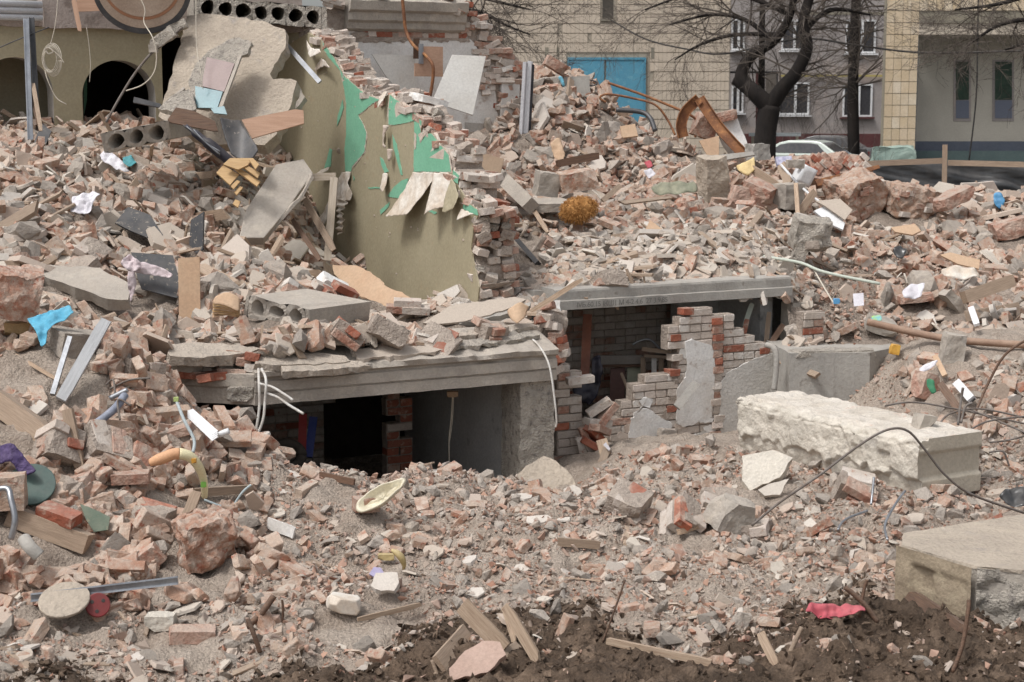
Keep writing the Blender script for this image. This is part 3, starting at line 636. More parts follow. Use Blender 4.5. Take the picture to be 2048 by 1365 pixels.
# concrete column and foundation right of it
block('concrete_column', P(1586, 662, 17.45), (.17, .2, .6), m_concbig, (0, 0, 27), 21, label='square concrete column at the right end of the cellar opening', cat='column', sub=3, amp=.005, cuts=1, chip=.03)
fd = [P(1580, 707, 16.35), P(1740, 707, 16.4), P(1790, 705, 16.75)]
zt = fd[0].z
fdn = thing('foundation_block', (fd[0].x, fd[0].y, .1), 'low grey concrete foundation wall behind the large fallen block', 'foundation')
Fb = [Vector((fd[0].x, fd[0].y, zt)), Vector((fd[1].x, fd[1].y, zt)), Vector((fd[2].x, fd[2].y, zt)), Vector((fd[2].x, fd[2].y + .8, zt)), Vector((fd[0].x - .1, fd[0].y + .9, zt))]
prism('concrete_body', Fb, (0, 0, 1), 1.1, m_concclean, fdn, seg=.08, amp=.006)
block('broken_rim', Fb[1] + Vector((-.35, .1, -.02)), (.95, .2, .06), m_concrough, (0, 0, 8), 23, fdn, sub=4, amp=.012)
rj = brick_wall('right_brick_jamb', P(1628, 650, 16.95), [(1612, 625), (1650, 622), (1655, 650), (1628, 700), (1608, 705)], (3, 1, 3), 'few loose brick courses right of the concrete column', seed=15)
# inside the right opening
bw2 = brick_wall('cellar_rear_brick_wall', P(1230, 680, 17.95), [(1095, 590), (1360, 590), (1360, 800), (1095, 800)], (6, .5, 2), 'dim limewashed brick wall at the back of the right cellar', seed=17)
dk2 = thing('cellar_rear_wall', P(1470, 700, 18.5), 'dark grey plastered rear wall of the right cellar', 'wall')
b2 = P(1340, 700, 18.1)
wallbox('rear_wall', b2, E1, 1.9, 1.75, .15, m_cellar, parent=dk2)
wallbox('side_wall', B1 - E1 * .14 + E2 * .35, E2, 2.2, 1.7, .15, m_cellar, parent=dk2)
wallbox('end_wall', B0 - E1 * .15 + E2 * .6, E2, 2.5, 1.7, .15, m_mortar, parent=dk2)
lj = brick_wall('toothed_brick_jamb', P(1140, 830, 15.55), [(1112, 735), (1138, 735), (1135, 750), (1160, 752), (1150, 772), (1148, 790), (1168, 800), (1160, 822), (1178, 838), (1175, 860), (1160, 880), (1150, 950), (1110, 960)], (6, .8, 2), 'toothed brick jamb between concrete pier and right cellar', seed=19)
rt = thing('torn_brick_end', P(1110, 700, 15.3), 'torn red brick end of the ledge beside the hanging white wire', 'masonry')
block('mortar', P(1092, 690, 15.35), (.2, .35, .62), m_mortar, (0, 12, 20), 31, rt, sub=4, amp=.035)
for i, (a, b) in enumerate(((1095, 612), (1092, 632), (1098, 650), (1108, 655), (1112, 668), (1118, 680), (1104, 684), (1120, 694), (1126, 706), (1106, 706), (1114, 720), (1100, 728), (1110, 740), (1084, 640))):
    o = bpy.data.objects.new('brick', rdw.choice(BRK[(rdw.choice((0, 1, 2, 2)), 1)])); place(o, P(a, b, 15.12), rt); o.rotation_euler = (R(rdw.uniform(-20, 20)), R(rdw.uniform(-20, 20)), R(rdw.uniform(0, 90)))

# ---- the olive wall with torn wallpaper, running back into the house
n_ol = -E1; OW = P(952, 560, 16.0)
def ZP(x, y): return (500 + x / 2.968, y / 2.968)
edge_px = [ZP(*q) for q in ((345, 195), (430, 240), (490, 330), (560, 450), (640, 520), (690, 560), (770, 590), (830, 560), (900, 620), (960, 650), (1020, 720), (1015, 790), (1080, 790), (1140, 870), (1180, 920), (1195, 1010), (1240, 1040), (1232, 1100), (1290, 1200), (1340, 1240), (1352, 1280))]
right_px = [(946, 460), (942, 500), (950, 540), (958, 575), (955, 604)]
ol_px = edge_px + right_px + [(930, 640), (800, 640), (640, 560), (535, 480), (528, 300), (538, 190), (560, 100)]
ow = thing('olive_wall', OW + EZ * -.3, 'torn olive wallpapered wall with green paint patches, broken along a slope', 'wall')
of = [PP(a, b, OW, n_ol) for a, b in ol_px]
prism('wallpaper', of, n_ol, .012, m_olive, ow, seg=.05, amp=.004)
prism('plaster_layer', [p - n_ol * .014 for p in of], n_ol, .02, m_scuff, ow, seg=.04, amp=.02, seed=3)
cen = sum(of, Vector()) / len(of)
prism('brick_core', [cen + (p - cen) * .985 - n_ol * .036 for p in of], n_ol, .34, m_mortar, ow, seg=.07, amp=.03, seed=4)
greens = [
    [(430, 245), (490, 335), (560, 455), (640, 525), (690, 565), (765, 592), (720, 620), (680, 655), (640, 685), (672, 740), (690, 790), (680, 900), (640, 950), (605, 990), (600, 1020), (565, 1020), (560, 880), (570, 800), (570, 620), (560, 540), (535, 420), (470, 345), (440, 300)],
    [(830, 565), (900, 622), (960, 652), (1018, 722), (1012, 790), (1078, 795), (1138, 872), (1178, 922), (1192, 1020), (970, 1020), (975, 720), (900, 735), (840, 742), (822, 740), (822, 640)],
    [(550, 590), (556, 640), (530, 720), (515, 752), (520, 690)], [(472, 880), (486, 890), (480, 990), (440, 1000), (458, 940)], [(770, 930), (790, 950), (822, 1020), (800, 1030), (778, 980)],
    [(845, 800), (870, 860), (890, 960), (905, 1040), (895, 1040), (870, 950), (850, 870)], [(815, 1165), (860, 1105), (905, 1070), (940, 1060), (930, 1120), (900, 1182), (830, 1172)],
    [(1205, 1010), (1240, 1042), (1232, 1092), (1204, 1070)], [(1268, 1205), (1300, 1215), (1345, 1245), (1352, 1280), (1300, 1262), (1262, 1238)], [(1050, 1240), (1110, 1262), (1100, 1272), (1055, 1255)],
    [(770, 1250), (830, 1200), (822, 1230), (775, 1275)], [(610, 1040), (622, 1060), (616, 1075)], [(700, 1115), (790, 1110), (790, 1118), (705, 1122)]]
for i, g in enumerate(greens):
    gp = [ZP(*q) for q in g]; cxg = sum(q[0] for q in gp) / len(gp); cyg = sum(q[1] for q in gp) / len(gp)
    if i < 2: patch(ow, [(cxg + (a - cxg) * 1.035 + .6, cyg + (b - cyg) * 1.02) for a, b in gp], OW, n_ol, m_scuff, 'scuffed_edge', .001, .002, .03, .006, 40 + i)
    patch(ow, gp, OW, n_ol, m_green, 'green_paint_patch', .003, .002, .035, .003, i)
scuffs = [[(975, 790), (988, 800), (985, 880), (974, 890)], [(1000, 800), (1050, 785), (1010, 850)]]
for i, g in enumerate(scuffs): patch(ow, [ZP(*q) for q in g], OW, n_ol, m_scuff, 'bare_plaster', .006, .002, .03, .008, 60 + i)
rdo = random.Random(8)
for i in range(110):                      # lumps of mortar dashed on the paper
    a, b = rdo.uniform(560, 940), rdo.uniform(140, 590)
    if poly_in(a, b, ol_px) and poly_in(a + 6, b - 6, ol_px):
        s = rdo.uniform(.006, .02); V, F = broken_block((s, s, s * .8), i, cuts=2, sub=0, amp=0)
        c = PP(a, b, OW + n_ol * .002, n_ol); obj('mortar_splash', [c + v for v in V], F, m_scuff, ow) if i < 60 else None
# bricks laid open along the broken slope and the end of this wall
def along(pxs, step):
    pts = [PP(a, b, OW, n_ol) for a, b in pxs]; out = []
    for p, q in zip(pts, pts[1:]):
        k = max(1, int((q - p).length / step)); out += [p.lerp(q, i / k) for i in range(k)]
    return out
for p in along(edge_px, .085):
    for dk in (.07, .19, .31):
        if rdo.random() < .86:
            z = round(p.z / .078) * .078 - .03; c = Vector((p.x, p.y, z)) - n_ol * (dk + rdo.uniform(-.03, .03)) + E2 * rdo.uniform(-.08, .06)
            wbrick(ow, c, AX2 if dk < .15 or rdo.random() < .5 else AX1, rdo, (5, .7, 2.6), rdo.random() < .55, jit=.025, rotj=.16)
    if rdo.random() < .45:
        s = rdo.uniform(.05, .13); c = p - n_ol * rdo.uniform(.03, .3); block('mortar_lump', c + EZ * .02, (s * 1.3, s, s * .7), rdo.choice((m_mortar, m_concrough, m_mortar)), (rdo.uniform(-30, 30), rdo.uniform(-30, 30), rdo.uniform(0, 90)), int(rdo.random() * 999), ow, sub=1, amp=.012)
zz = OW.z - .45
for row in range(24):                     # the square end of the wall, towards the camera
    z = zz + row * .078
    if z > PP(950, 425, OW, n_ol).z: break
    for dk in (.07, .20, .33):
        c = OW - n_ol * (dk + rdo.uniform(-.015, .015)) + E2 * (.06 + rdo.uniform(-.05, .03)); c.z = z
        if rdo.random() < .78:
          wbrick(ow, c, AX1, rdo, (6, .5, 2.4), 1, jit=.03, rotj=.16)
        if rdo.random() < .3: s = rdo.uniform(.06, .12); block('mortar_lump', c - E2 * .05, (s * 1.2, s * .7, s * .8), rdo.choice((m_mortar, m_concrough)), (rdo.uniform(-30, 30), rdo.uniform(-30, 30), 0), int(rdo.random() * 999), ow, sub=1, amp=.014)
    if row % 2: c = OW - n_ol * .40 + E2 * .08; c.z = z; wbrick(ow, c, AX1, rdo, (1, 2, 2), 1, jit=.02, rotj=.08)
# paper that has come away from the wall
def flap(pts, curl, seed, name='wallpaper_flap', mat=None, amp=.012):
    return cloth(name, pts, 0, n_ol, mat or m_paper, amp=amp, cell=.012, fs=14, seed=seed, parent=ow, plane=OW + n_ol * .012, thick=.002, func=curl)
flap([ZP(*q) for q in ((970, 1022), (1112, 1028), (1075, 1120), (1040, 1200), (1010, 1272), (890, 1284), (915, 1200), (950, 1100))], lambda s, t: .16 * (1 - t) ** 1.5, 1)
flap([ZP(*q) for q in ((1112, 1030), (1186, 1018), (1190, 1120), (1188, 1230), (1150, 1240), (1115, 1275), (1112, 1160), (1096, 1110))], lambda s, t: .12 * (1 - t) ** 1.3 + .03 * math.sin(s * 5), 2)
flap([ZP(*q) for q in ((1200, 1060), (1232, 1100), (1268, 1160), (1262, 1230), (1220, 1262), (1196, 1255), (1192, 1150))], lambda s, t: .1 * (1 - t), 3, mat=m_olive)
flap([ZP(*q) for q in ((548, 1022), (602, 1022), (590, 1090), (630, 1150), (625, 1190), (560, 1200), (510, 1290), (470, 1390), (415, 1420), (440, 1340), (480, 1240), (515, 1140), (530, 1070))], lambda s, t: .14 * (1 - t) ** 1.2, 4)
flap([ZP(*q) for q in ((580, 1180), (620, 1180), (632, 1210), (608, 1260), (612, 1370), (590, 1400), (578, 1300), (585, 1240))], lambda s, t: .10 + .05 * math.sin(t * 40) * .5, 5, amp=.03)
flap([ZP(*q) for q in ((440, 1010), (475, 990), (478, 1015), (450, 1035), (425, 1032))], lambda s, t: .06 * (1 - t), 6)
flap([ZP(*q) for q in ((792, 1030), (822, 1030), (828, 1100), (822, 1140), (800, 1120))], lambda s, t: .06 * (1 - t), 7)
flap([ZP(*q) for q in ((520, 900), (550, 875), (560, 885), (540, 920))], lambda s, t: .05 * t, 8)
flap([ZP(*q) for q in ((795, 545), (818, 548), (812, 600), (800, 645), (790, 610))], lambda s, t: .08 * (1 - t), 10)
flap([ZP(*q) for q in ((390, 410), (440, 350), (475, 355), (530, 410), (480, 395), (430, 405), (395, 430))], lambda s, t: .1 * s, 11)
flap([ZP(*q) for q in ((335, 235), (395, 290), (440, 290), (462, 312), (405, 345), (375, 300))], lambda s, t: .1 * (1 - t), 12)
flap([ZP(*q) for q in ((812, 790), (825, 745), (840, 745), (832, 800), (828, 850), (838, 880), (815, 870))], lambda s, t: .06 * math.sin(s * 3), 13, mat=m_scuff)
flap([ZP(*q) for q in ((835, 910), (845, 885), (860, 885), (855, 960), (840, 945))], lambda s, t: .05 * math.sin(s * 3), 14, mat=m_scuff)
flap([ZP(*q) for q in ((1255, 1240), (1300, 1255), (1340, 1270), (1300, 1285), (1262, 1310))], lambda s, t: .06 * (1 - t), 15)

# ---- rear wall of the house: arches on the left, whitewashed room on the right
QW = PP(560, 200, OW, n_ol) + E2 * .02; nq = -E2
def Q2(a, b): p = PP(a, b, QW, nq); return (p - QW).dot(E1), p.z
def qpt(u, z, d=0.0): return QW + E1 * u + EZ * (z - QW.z) + E2 * d
aw = thing('arched_wall', qpt(Q2(150, 250)[0], 1.2), 'olive plastered rear wall with two round arches, left', 'wall')
arches = []
for a0, a1, top in ((-42, 108, 115), (166, 312, 121)):
    u0, u1 = Q2(a0, 230)[0], Q2(a1, 230)[0]; arches.append((u0, u1, Q2((a0 + a1) / 2, top)[1]))
shade_opening = (Q2(326, 200)[0], Q2(384, 200)[0], Q2(350, 74)[1]); arches.append(shade_opening)  # opening added so the shadowed strip right of the arches renders dark
ul, ur, ztop, zlow = Q2(-430, 200)[0], Q2(600, 200)[0], Q2(100, 54)[1], 1.2
us = {ul, ur}
for u0, u1, zt_ in arches:
    for k in range(33): us.add((u0 + u1) / 2 - (u1 - u0) / 2 * math.cos(math.pi * k / 32))
us = sorted(us)
def hole(u):
    for u0, u1, zt_ in arches:
        if u0 - 1e-6 <= u <= u1 + 1e-6:
            if (u0, u1, zt_) == shade_opening: return zt_
            r = (u1 - u0) / 2; x = (u - (u0 + u1) / 2) / r; return zt_ - r * .95 + r * .95 * math.sqrt(max(0, 1 - x * x))
    return None
mbw, mbr = MB(), MB()
for a, b in zip(us, us[1:]):
    m_ = hole((a + b) / 2); za = zlow if m_ is None else hole(a); zb_ = zlow if m_ is None else hole(b)
    mbw.add([qpt(a, za), qpt(b, zb_), qpt(b, ztop), qpt(a, ztop)], [(0, 1, 2, 3)]); mbw.add([qpt(a, za, .3), qpt(b, zb_, .3), qpt(b, ztop, .3), qpt(a, ztop, .3)], [(3, 2, 1, 0)])
    if m_ is not None: mbr.add([qpt(a, za), qpt(b, zb_), qpt(b, zb_, .3), qpt(a, za, .3)], [(3, 2, 1, 0)])
for u0, u1, zt_ in arches:
    for u in (u0, u1):
        zz_ = hole(u); mbr.add([qpt(u, zlow), qpt(u, zz_), qpt(u, zz_, .3), qpt(u, zlow, .3)], [(0, 1, 2, 3) if u == u0 else (3, 2, 1, 0)])
mbw.build('wall_face', m_olive, aw); mbr.build('arch_reveal', m_arch, aw, smooth=False)
pslab('green_stain', [(168, 115), (174, 118), (174, 200), (167, 238)], (QW - E2 * .01).y, nq, .004, m_green, parent=aw)
bkr = thing('room_behind_arches', qpt((ul + ur) / 2, 1.2, 2), 'dim room seen through the round arches', 'room')
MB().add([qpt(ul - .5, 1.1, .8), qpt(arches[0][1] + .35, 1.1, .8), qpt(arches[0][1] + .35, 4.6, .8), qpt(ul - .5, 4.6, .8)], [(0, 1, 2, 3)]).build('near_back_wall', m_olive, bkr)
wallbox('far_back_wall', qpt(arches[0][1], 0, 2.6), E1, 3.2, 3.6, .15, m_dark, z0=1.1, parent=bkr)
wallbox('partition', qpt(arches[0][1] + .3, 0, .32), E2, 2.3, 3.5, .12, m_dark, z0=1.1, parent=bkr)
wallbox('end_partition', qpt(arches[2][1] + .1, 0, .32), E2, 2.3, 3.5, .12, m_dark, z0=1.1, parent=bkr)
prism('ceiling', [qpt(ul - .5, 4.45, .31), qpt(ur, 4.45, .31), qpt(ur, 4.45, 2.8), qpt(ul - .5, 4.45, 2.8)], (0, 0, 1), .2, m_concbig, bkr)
lt = thing('lintel', qpt(Q2(150, 40)[0], ztop), 'chipped plaster lintel band above the two arches', 'lintel')
for a0, a1, d, z0_, z1_, mt in ((-440, 84, -.02, ztop + .0, ztop + .24, m_lintel), (84, 600, -.07, ztop - .01, ztop + .55, m_lintel)):
    f_ = [qpt(Q2(a0, 40)[0], z0_, d), qpt(Q2(a1, 40)[0], z0_, d), qpt(Q2(a1, 40)[0], z1_, d), qpt(Q2(a0, 40)[0], z1_, d)]; prism('band', f_, nq, .3, mt, lt, seg=.12, amp=.012, seed=int(a0))
pipe = MB()
for dz in (0, .075, .15): pipe.tube([qpt(Q2(-430, 30)[0], ztop + .10 + dz, -.12), qpt(Q2(80, 30)[0], ztop + .09 + dz, -.12)], .036, 12)
pipe.build('white_plastic_duct', M('white_pvc', lin(214, 216, 220), lin(200, 200, 204), s=2, bump=0.03, rough=0.45, spec=0.4), label='ribbed white plastic duct along the top left lintel', cat='duct', smooth=True)

ww = thing('whitewashed_wall', qpt(Q2(860, 250)[0], 1.2), 'whitewashed rear wall with broken cornice and ragged brick end', 'wall')
wpx = [(600, 20), (900, 0), (960, 40), (985, 70), (1010, 92), (1040, 120), (1052, 160), (1046, 300), (1010, 360), (600, 380)]
QW2 = QW + E2 * .0
fr = [PP(a, b, QW2, nq) for a, b in wpx]
prism('brick_body', [p + E2 * .02 for p in fr], nq, .3, m_mortar, ww, seg=.1, amp=.03, seed=2)
patch(ww, [(640, 66), (920, 68), (942, 80), (960, 108), (965, 150), (990, 180), (996, 240), (990, 330), (640, 360)], QW2, nq, m_white, 'whitewash', -.018, .016, .06, .015, 3)
patch(ww, [(930, 245), (1000, 250), (1000, 330), (930, 330)], QW2, nq, M('tile_grey', lin(176, 170, 162), lin(160, 152, 144), s=2, rough=.5), 'tiled_strip', .001, .006, .1, .003, 4)
patch(ww, [(972, 272), (1002, 272), (1000, 318), (980, 312)], QW2, nq, M('moss_green', lin(98, 112, 84), lin(120, 128, 100), s=6), 'green_patch', .009, .003, .05, .004, 5)
patch(ww, [(700, 62), (930, 66), (940, 82), (700, 84)], QW2, nq, m_mortar, 'bare_band', .0, .006, .04, .02, 6)
rdq = random.Random(6)
for i in range(120):                      # bricks showing along its ragged end and top
    t = rdq.random(); a = 930 + 120 * t + rdq.uniform(-30, 12); b = 20 + 125 * t + rdq.uniform(0, 60) + (rdq.random() < .3) * 60
    if not poly_in(a, b, wpx) or a < 950 - .0 and b > 70: continue
    u, z = Q2(a, b); z = round(z / .078) * .078
    wbrick(ww, qpt(u, z, rdq.uniform(.0, .06)), AX1, rdq, (5, .6, 2.6), rdq.random() < .5, jit=.03, rotj=.16)
for k in range(16): wbrick(ww, qpt(Q2(700 + k * 15, 70)[0], Q2(780, 69)[1], .05), AX1, rdq, (1, 3, 1), 1)
cn = [(0, 0), (.05, .03), (.06, .1), (.10, .13), (.11, .22), (.16, .25), (.18, .36), (.05, .42)]
c0, c1 = Q2(690, 60)[0], Q2(925, 60)[0]; zc = Q2(800, 64)[1]
beam('cornice', qpt(c0, zc, -.02), qpt(c1, zc - .0, -.02), -E2, cn, m_concbig, depth=.1, n=50, rough=.014, seed=9, parent=ww)
for k in range(26):                       # loose masonry over the cornice
    a = rdq.uniform(640, 960); b = rdq.uniform(-15, 18) + max(0, (a - 860) * .35); u, z = Q2(a, b)
    wbrick(ww, qpt(u, z, rdq.uniform(-.12, .05)), AX1, rdq, (3, 1.4, 3), rdq.random() < .5, jit=.03, rotj=.25)
# window reveal at its right end with the plastic frame
prism('window_reveal', [PP(a, b, QW2 - E2 * .04, nq) for a, b in ((1004, 165), (1040, 158), (1036, 300), (1000, 318))], nq, .3, m_white, ww, seg=.08, amp=.008, seed=8)
wf = thing('window_frame', qpt(Q2(1050, 290)[0], 2.6, -.1), 'narrow white plastic window frame standing at the broken wall end', 'window frame')
mpvc = MATS['white_pvc']
f1 = [P(1046, 124, 21.9), P(1052, 124, 21.9), P(1042, 296, 21.9), P(1036, 296, 21.9)]
prism('frame_bar', f1, (-.3, -1, 0), .07, mpvc, wf); prism('frame_bar', [P(1055, 122, 21.95), P(1063, 124, 21.95), P(1054, 292, 21.95), P(1045, 296, 21.95)], (-.3, -1, 0), .07, mpvc, wf)
prism('dark_gasket', [P(1063, 128, 21.98), P(1067, 130, 21.98), P(1058, 290, 21.98), P(1055, 291, 21.98)], (-.3, -1, 0), .05, M('dark_rubber', lin(50, 54, 62), bump=0), wf)
# ================================================================ street behind the site
m_tile = M('facade_tile', None, lin(196, 180, 160), s=.7, ramp=[lin(203, 186, 164), lin(199, 182, 161), lin(208, 191, 170), lin(202, 184, 162), lin(196, 179, 159)], rnd=.03, bump=.05, bs=6, rough=.6); ramp_even(m_tile)
m_tiley = M('facade_tile_yellow', None, lin(206, 182, 146), s=.9, ramp=[lin(220, 202, 174), lin(208, 184, 150), lin(226, 211, 186), lin(215, 194, 164), lin(230, 217, 196), lin(212, 190, 160)], rnd=.05, bump=.05, bs=6, rough=.55); ramp_even(m_tiley)
m_joint = M('dark_joint', lin(146, 138, 120), lin(130, 124, 110), s=1, bump=.1)
m_blue = M('blue_door_paint', lin(78, 152, 180), lin(70, 142, 172), s=1.2, c3=lin(96, 160, 182), s3=5, bump=.08, rough=.5)
m_render = M('grey_render', lin(162, 154, 150), lin(150, 142, 138), s=.5, c3=lin(176, 160, 150), s3=.4, bump=.1)
m_glass = M('window_glass', lin(46, 48, 54), lin(58, 60, 66), s=.6, bump=0, rough=.12, spec=.5)
m_frame = M('white_frame', lin(222, 222, 222), bump=0, rough=.5)
m_plinth = M('red_plinth', lin(98, 50, 52), lin(84, 44, 46), s=1, bump=.1)
m_bark = M('dark_bark', lin(40, 34, 31), lin(28, 24, 23), dust=.04, s=3, stretch=(1, 1, .3), bump=.5, bs=14, bdist=.03)
m_twig = M('dark_twig', lin(92, 82, 74), lin(76, 67, 60), s=2, bump=0)
m_black = M('black_cable', lin(34, 34, 36), bump=0, rough=.6)
def rectP(x0, y0, x1, y1, Y): return [P(x0, y1, Y), P(x1, y1, Y), P(x1, y0, Y), P(x0, y0, Y)]
FN = Vector((0, -1, 0))
def box_px(name, x0, y0, x1, y1, Y, th, mat, parent=None, **kw): return prism(name, rectP(x0, y0, x1, y1, Y), FN, th, mat, parent, **kw)
def vrect(X0, X1, z0, z1, Y): return [Vector((X0, Y, z0)), Vector((X1, Y, z0)), Vector((X1, Y, z1)), Vector((X0, Y, z1))]
# ---- tiled service building with blue doors
YT = 61.0
tb = thing('tiled_building', (P(1150, 300, YT).x, YT, .42), 'beige vertical-tile building with blue double doors behind the ridge', 'building')
xa, xb = P(840, 200, YT).x, P(1459, 200, YT).x; ztb = 8.6
prism('wall', vrect(xa, xb, .42, ztb, YT + .03), FN, 9.0, M('tile_bed', lin(168, 156, 138), lin(156, 146, 130), s=1, bump=.1), tb)
dr = (P(1135, 115, YT).x, P(1292, 115, YT).x, .42, P(1135, 117, YT).z); vt = (P(1205, 0, YT).x, P(1227, 0, YT).x, P(1205, 38, YT).z, 9.9)
V, T, PC = [], [], []; tw, th_ = .148, .335; k = 0
rdt = random.Random(2)
zt_ = .5
while zt_ < ztb - .4:
    x = xa + .02
    while x + tw < xb:
        if not ((x + tw > dr[0] and x < dr[1] and zt_ < dr[3]) or (x + tw > vt[0] and x < vt[1] and zt_ + th_ > vt[2])) and rdt.random() > .004:
            y0 = YT + rdt.uniform(-.006, .004); g = .004; h_ = .014
            V += [(x + g, YT + .03, zt_ + h_), (x + tw - g, YT + .03, zt_ + h_), (x + tw - g, YT + .03, zt_ + th_ - h_), (x + g, YT + .03, zt_ + th_ - h_), (x + g, y0, zt_ + h_), (x + tw - g, y0, zt_ + h_), (x + tw - g, y0, zt_ + th_ - h_), (x + g, y0, zt_ + th_ - h_)]
            T += [[8 * k + i for i in f] for f in ((4, 5, 6, 7), (0, 1, 5, 4), (1, 2, 6, 5), (2, 3, 7, 6), (3, 0, 4, 7))]; PC += [rdt.random()] * 8; k += 1
        x += tw
    zt_ += th_
np_obj('tile_cladding', np.array(V) - np.array(WL[tb.name]), np.array(T), m_tile, pc=np.array(PC), kind='stuff').parent = tb
bd = thing('blue_double_door', (P(1213, 300, YT).x, YT, .42), 'sky blue metal double doors with a dark gap between leaves', 'door')
xm = P(1210, 200, YT).x
bd.parent = tb; bd.location = WL[bd.name] - WL[tb.name]
for key in ('category', 'kind'): del bd[key]
del bd['label']
prism('door_leaf', vrect(dr[0] + .06, xm - .03, .5, dr[3] - .06, YT - .03), FN, .08, m_blue, bd, bevel=.01); prism('door_leaf', vrect(xm + .03, dr[1] - .06, .5, dr[3] - .06, YT - .02), FN, .08, m_blue, bd, bevel=.01)
prism('door_frame', vrect(dr[0], dr[1], dr[3] - .055, dr[3] + .03, YT - .05), FN, .12, m_blue, bd)
for x in (dr[0], dr[1] - .055): prism('door_frame', vrect(x, x + .055, .42, dr[3] - .056, YT - .05), FN, .12, m_blue, bd)
prism('shadow_gap', vrect(xm - .03, xm + .03, .5, dr[3] - .06, YT + .04), FN, .02, m_black, bd)
prism('vent_slot', vrect(vt[0], vt[1], vt[2], 9.5, YT + .02), FN, .05, M('vent_dark', lin(70, 66, 60), bump=0), tb)
prism('vent_sill', vrect(vt[0] - .05, vt[1] + .05, vt[2] - .08, vt[2], YT - .06), FN, .1, m_joint, tb)
for (x0, y0, x1, y1) in ((1090, 95, 1097, 130), (1113, 95, 1118, 112), (1302, 95, 1308, 118)): box_px('bare_stain', x0, y0, x1, y1, YT - .012, .006, m_joint, tb)
# ---- block of flats
YF = 75.0
fl = thing('apartment_block', (P(1620, 300, YF).x, YF, .42), 'grey panel block of flats with white windows behind the trees', 'building')
prism('wall', vrect(P(1380, 200, YF).x, P(1830, 200, YF).x, .42, 12.5, YF), FN, 10, m_render, fl)
zpl = P(1600, 268, YF).z
prism('plinth', vrect(P(1380, 200, YF).x, P(1830, 200, YF).x, .42, zpl, YF - .08), FN, .07, m_plinth, fl)
def window(parent, x0, y0, x1, y1, Y, sill=True, mull=.5, red=False):
    A, B = P(x0, y1, Y), P(x1, y0, Y); f = .075
    w_ = bpy.data.objects.new('window', None); place(w_, Vector(((A.x + B.x) / 2, Y, A.z)), parent)
    prism('pane', vrect(A.x, B.x, A.z, B.z, Y - .012), FN, .005, m_glass, w_)
    xm_ = A.x + (B.x - A.x) * mull; mb = MB()
    for (a, b, c, d) in ((A.x, A.x + f, A.z, B.z), (B.x - f, B.x, A.z, B.z), (xm_ - f * .7, xm_ + f * .7, A.z + f, B.z - f), (A.x + f, B.x - f, A.z, A.z + f), (A.x + f, B.x - f, B.z - f, B.z)):
        mb.box(((a + b) / 2, Y - .05, (c + d) / 2), (b - a, .07, d - c))
    mb.build('frame', m_frame, w_)
    if sill: MB().box(((A.x + B.x) / 2, Y - .1, A.z - .05), (B.x - A.x + .2, .2, .06)).build('sill', m_plinth if red else m_frame, w_)
for r_ in ((1462, 38, 1490, 101), (1462, 172, 1487, 226), (1562, 40, 1611, 101), (1690, 40, 1752, 107), (1556, 165, 1619, 230), (1684, 168, 1745, 234)): window(fl, *r_, YF, red=r_[0] == 1684, mull=.55)
box_px('gas_pipe', 1560, 150, 1770, 154, YF - .15, .06, M('gas_yellow', lin(176, 160, 90), bump=0), fl)
box_px('panel_joint', 1600, 24, 1775, 30, YF - .03, .03, m_joint, fl)
cn_ = thing('entrance_canopy', P(1512, 300, 71), 'dark metal entrance canopy beside the forked tree', 'canopy')
for x0, y0, x1, y1, mt in ((1460, 143, 1558, 147, m_black), (1512, 147, 1530, 300, m_plinth), (1553, 147, 1556, 205, m_black), (1532, 147, 1553, 190, M('canopy_grey', lin(112, 104, 96), bump=.1))): box_px('panel', x0, y0, x1, y1, 71, .1, mt, cn_)
# ---- entrance building on the right
YE = 57.0
eb = thing('entrance_building', (P(1900, 320, YE).x, YE, .42), 'yellow tiled building with shaded porch and two narrow windows', 'building')
XE0, XE1, XE2 = P(1768, 200, YE).x, P(1832, 200, YE).x, P(2300, 200, YE).x; zb1, zb2 = P(1900, 70, YE).z, P(1900, 42, YE).z
prism('pillar', vrect(XE0, XE1, .42, 7.5, YE + .02), FN, .35, m_joint, eb)
prism('upper_wall', vrect(XE1, XE2, zb2, 7.5, YE + .02), FN, 2.2, m_joint, eb)
me_t = None
tw, th_ = .272, .385; rows = []
zt_ = P(1800, 304, YE).z
tm = bpy.data.meshes.new('tile'); mbt = MB().box((0, 0, 0), (tw - .02, .03, th_ - .02)); tm.from_pydata([tuple(v) for v in mbt.V], [], mbt.F); tm.materials.append(m_tiley)
while zt_ < 6.6:
    xs = [XE0 + .01 + i * (XE1 - XE0) / 4 for i in range(4)]
    if zt_ > zb2: xs += [XE1 + .02 + i * tw for i in range(15)]
    for x in xs:
        o = bpy.data.objects.new('tile', tm); place(o, (x + tw / 2, YE + rdt.uniform(0, .008), zt_ + th_ / 2), eb)
    zt_ += th_
prism('beam', vrect(XE1 + .01, XE2, zb1, zb2 - .08, YE - .1), FN, .4, M('pale_fascia', lin(204, 190, 170), lin(188, 174, 156), s=1, bump=.1), eb)
prism('beam_cap', vrect(XE1 + .01, XE2, zb2 - .078, zb2 + .02, YE - .16), FN, .45, m_joint, eb)
zd1, zd2 = P(1950, 283, YE + 1.9).z, P(1950, 302, YE + 1.9).z
m_porch = M('porch_render', lin(198, 191, 176), lin(186, 179, 164), s=.7, bump=.08)
prism('porch_wall', vrect(XE1 - .3, XE2, zd1, zb1 + .3, YE + 1.9), FN, .3, m_porch, eb)
prism('dado', vrect(XE1 - .3, XE2, zd2, zd1, YE + 1.88), FN, .3, M('dado_blue', lin(98, 106, 122), lin(90, 98, 112), s=1, bump=.05), eb)
prism('porch_plinth', vrect(XE1 - .3, XE2, .42, zd2, YE + 1.6), FN, .3, M('plinth_teal', lin(96, 118, 116), lin(86, 106, 106), s=1, bump=.1), eb)
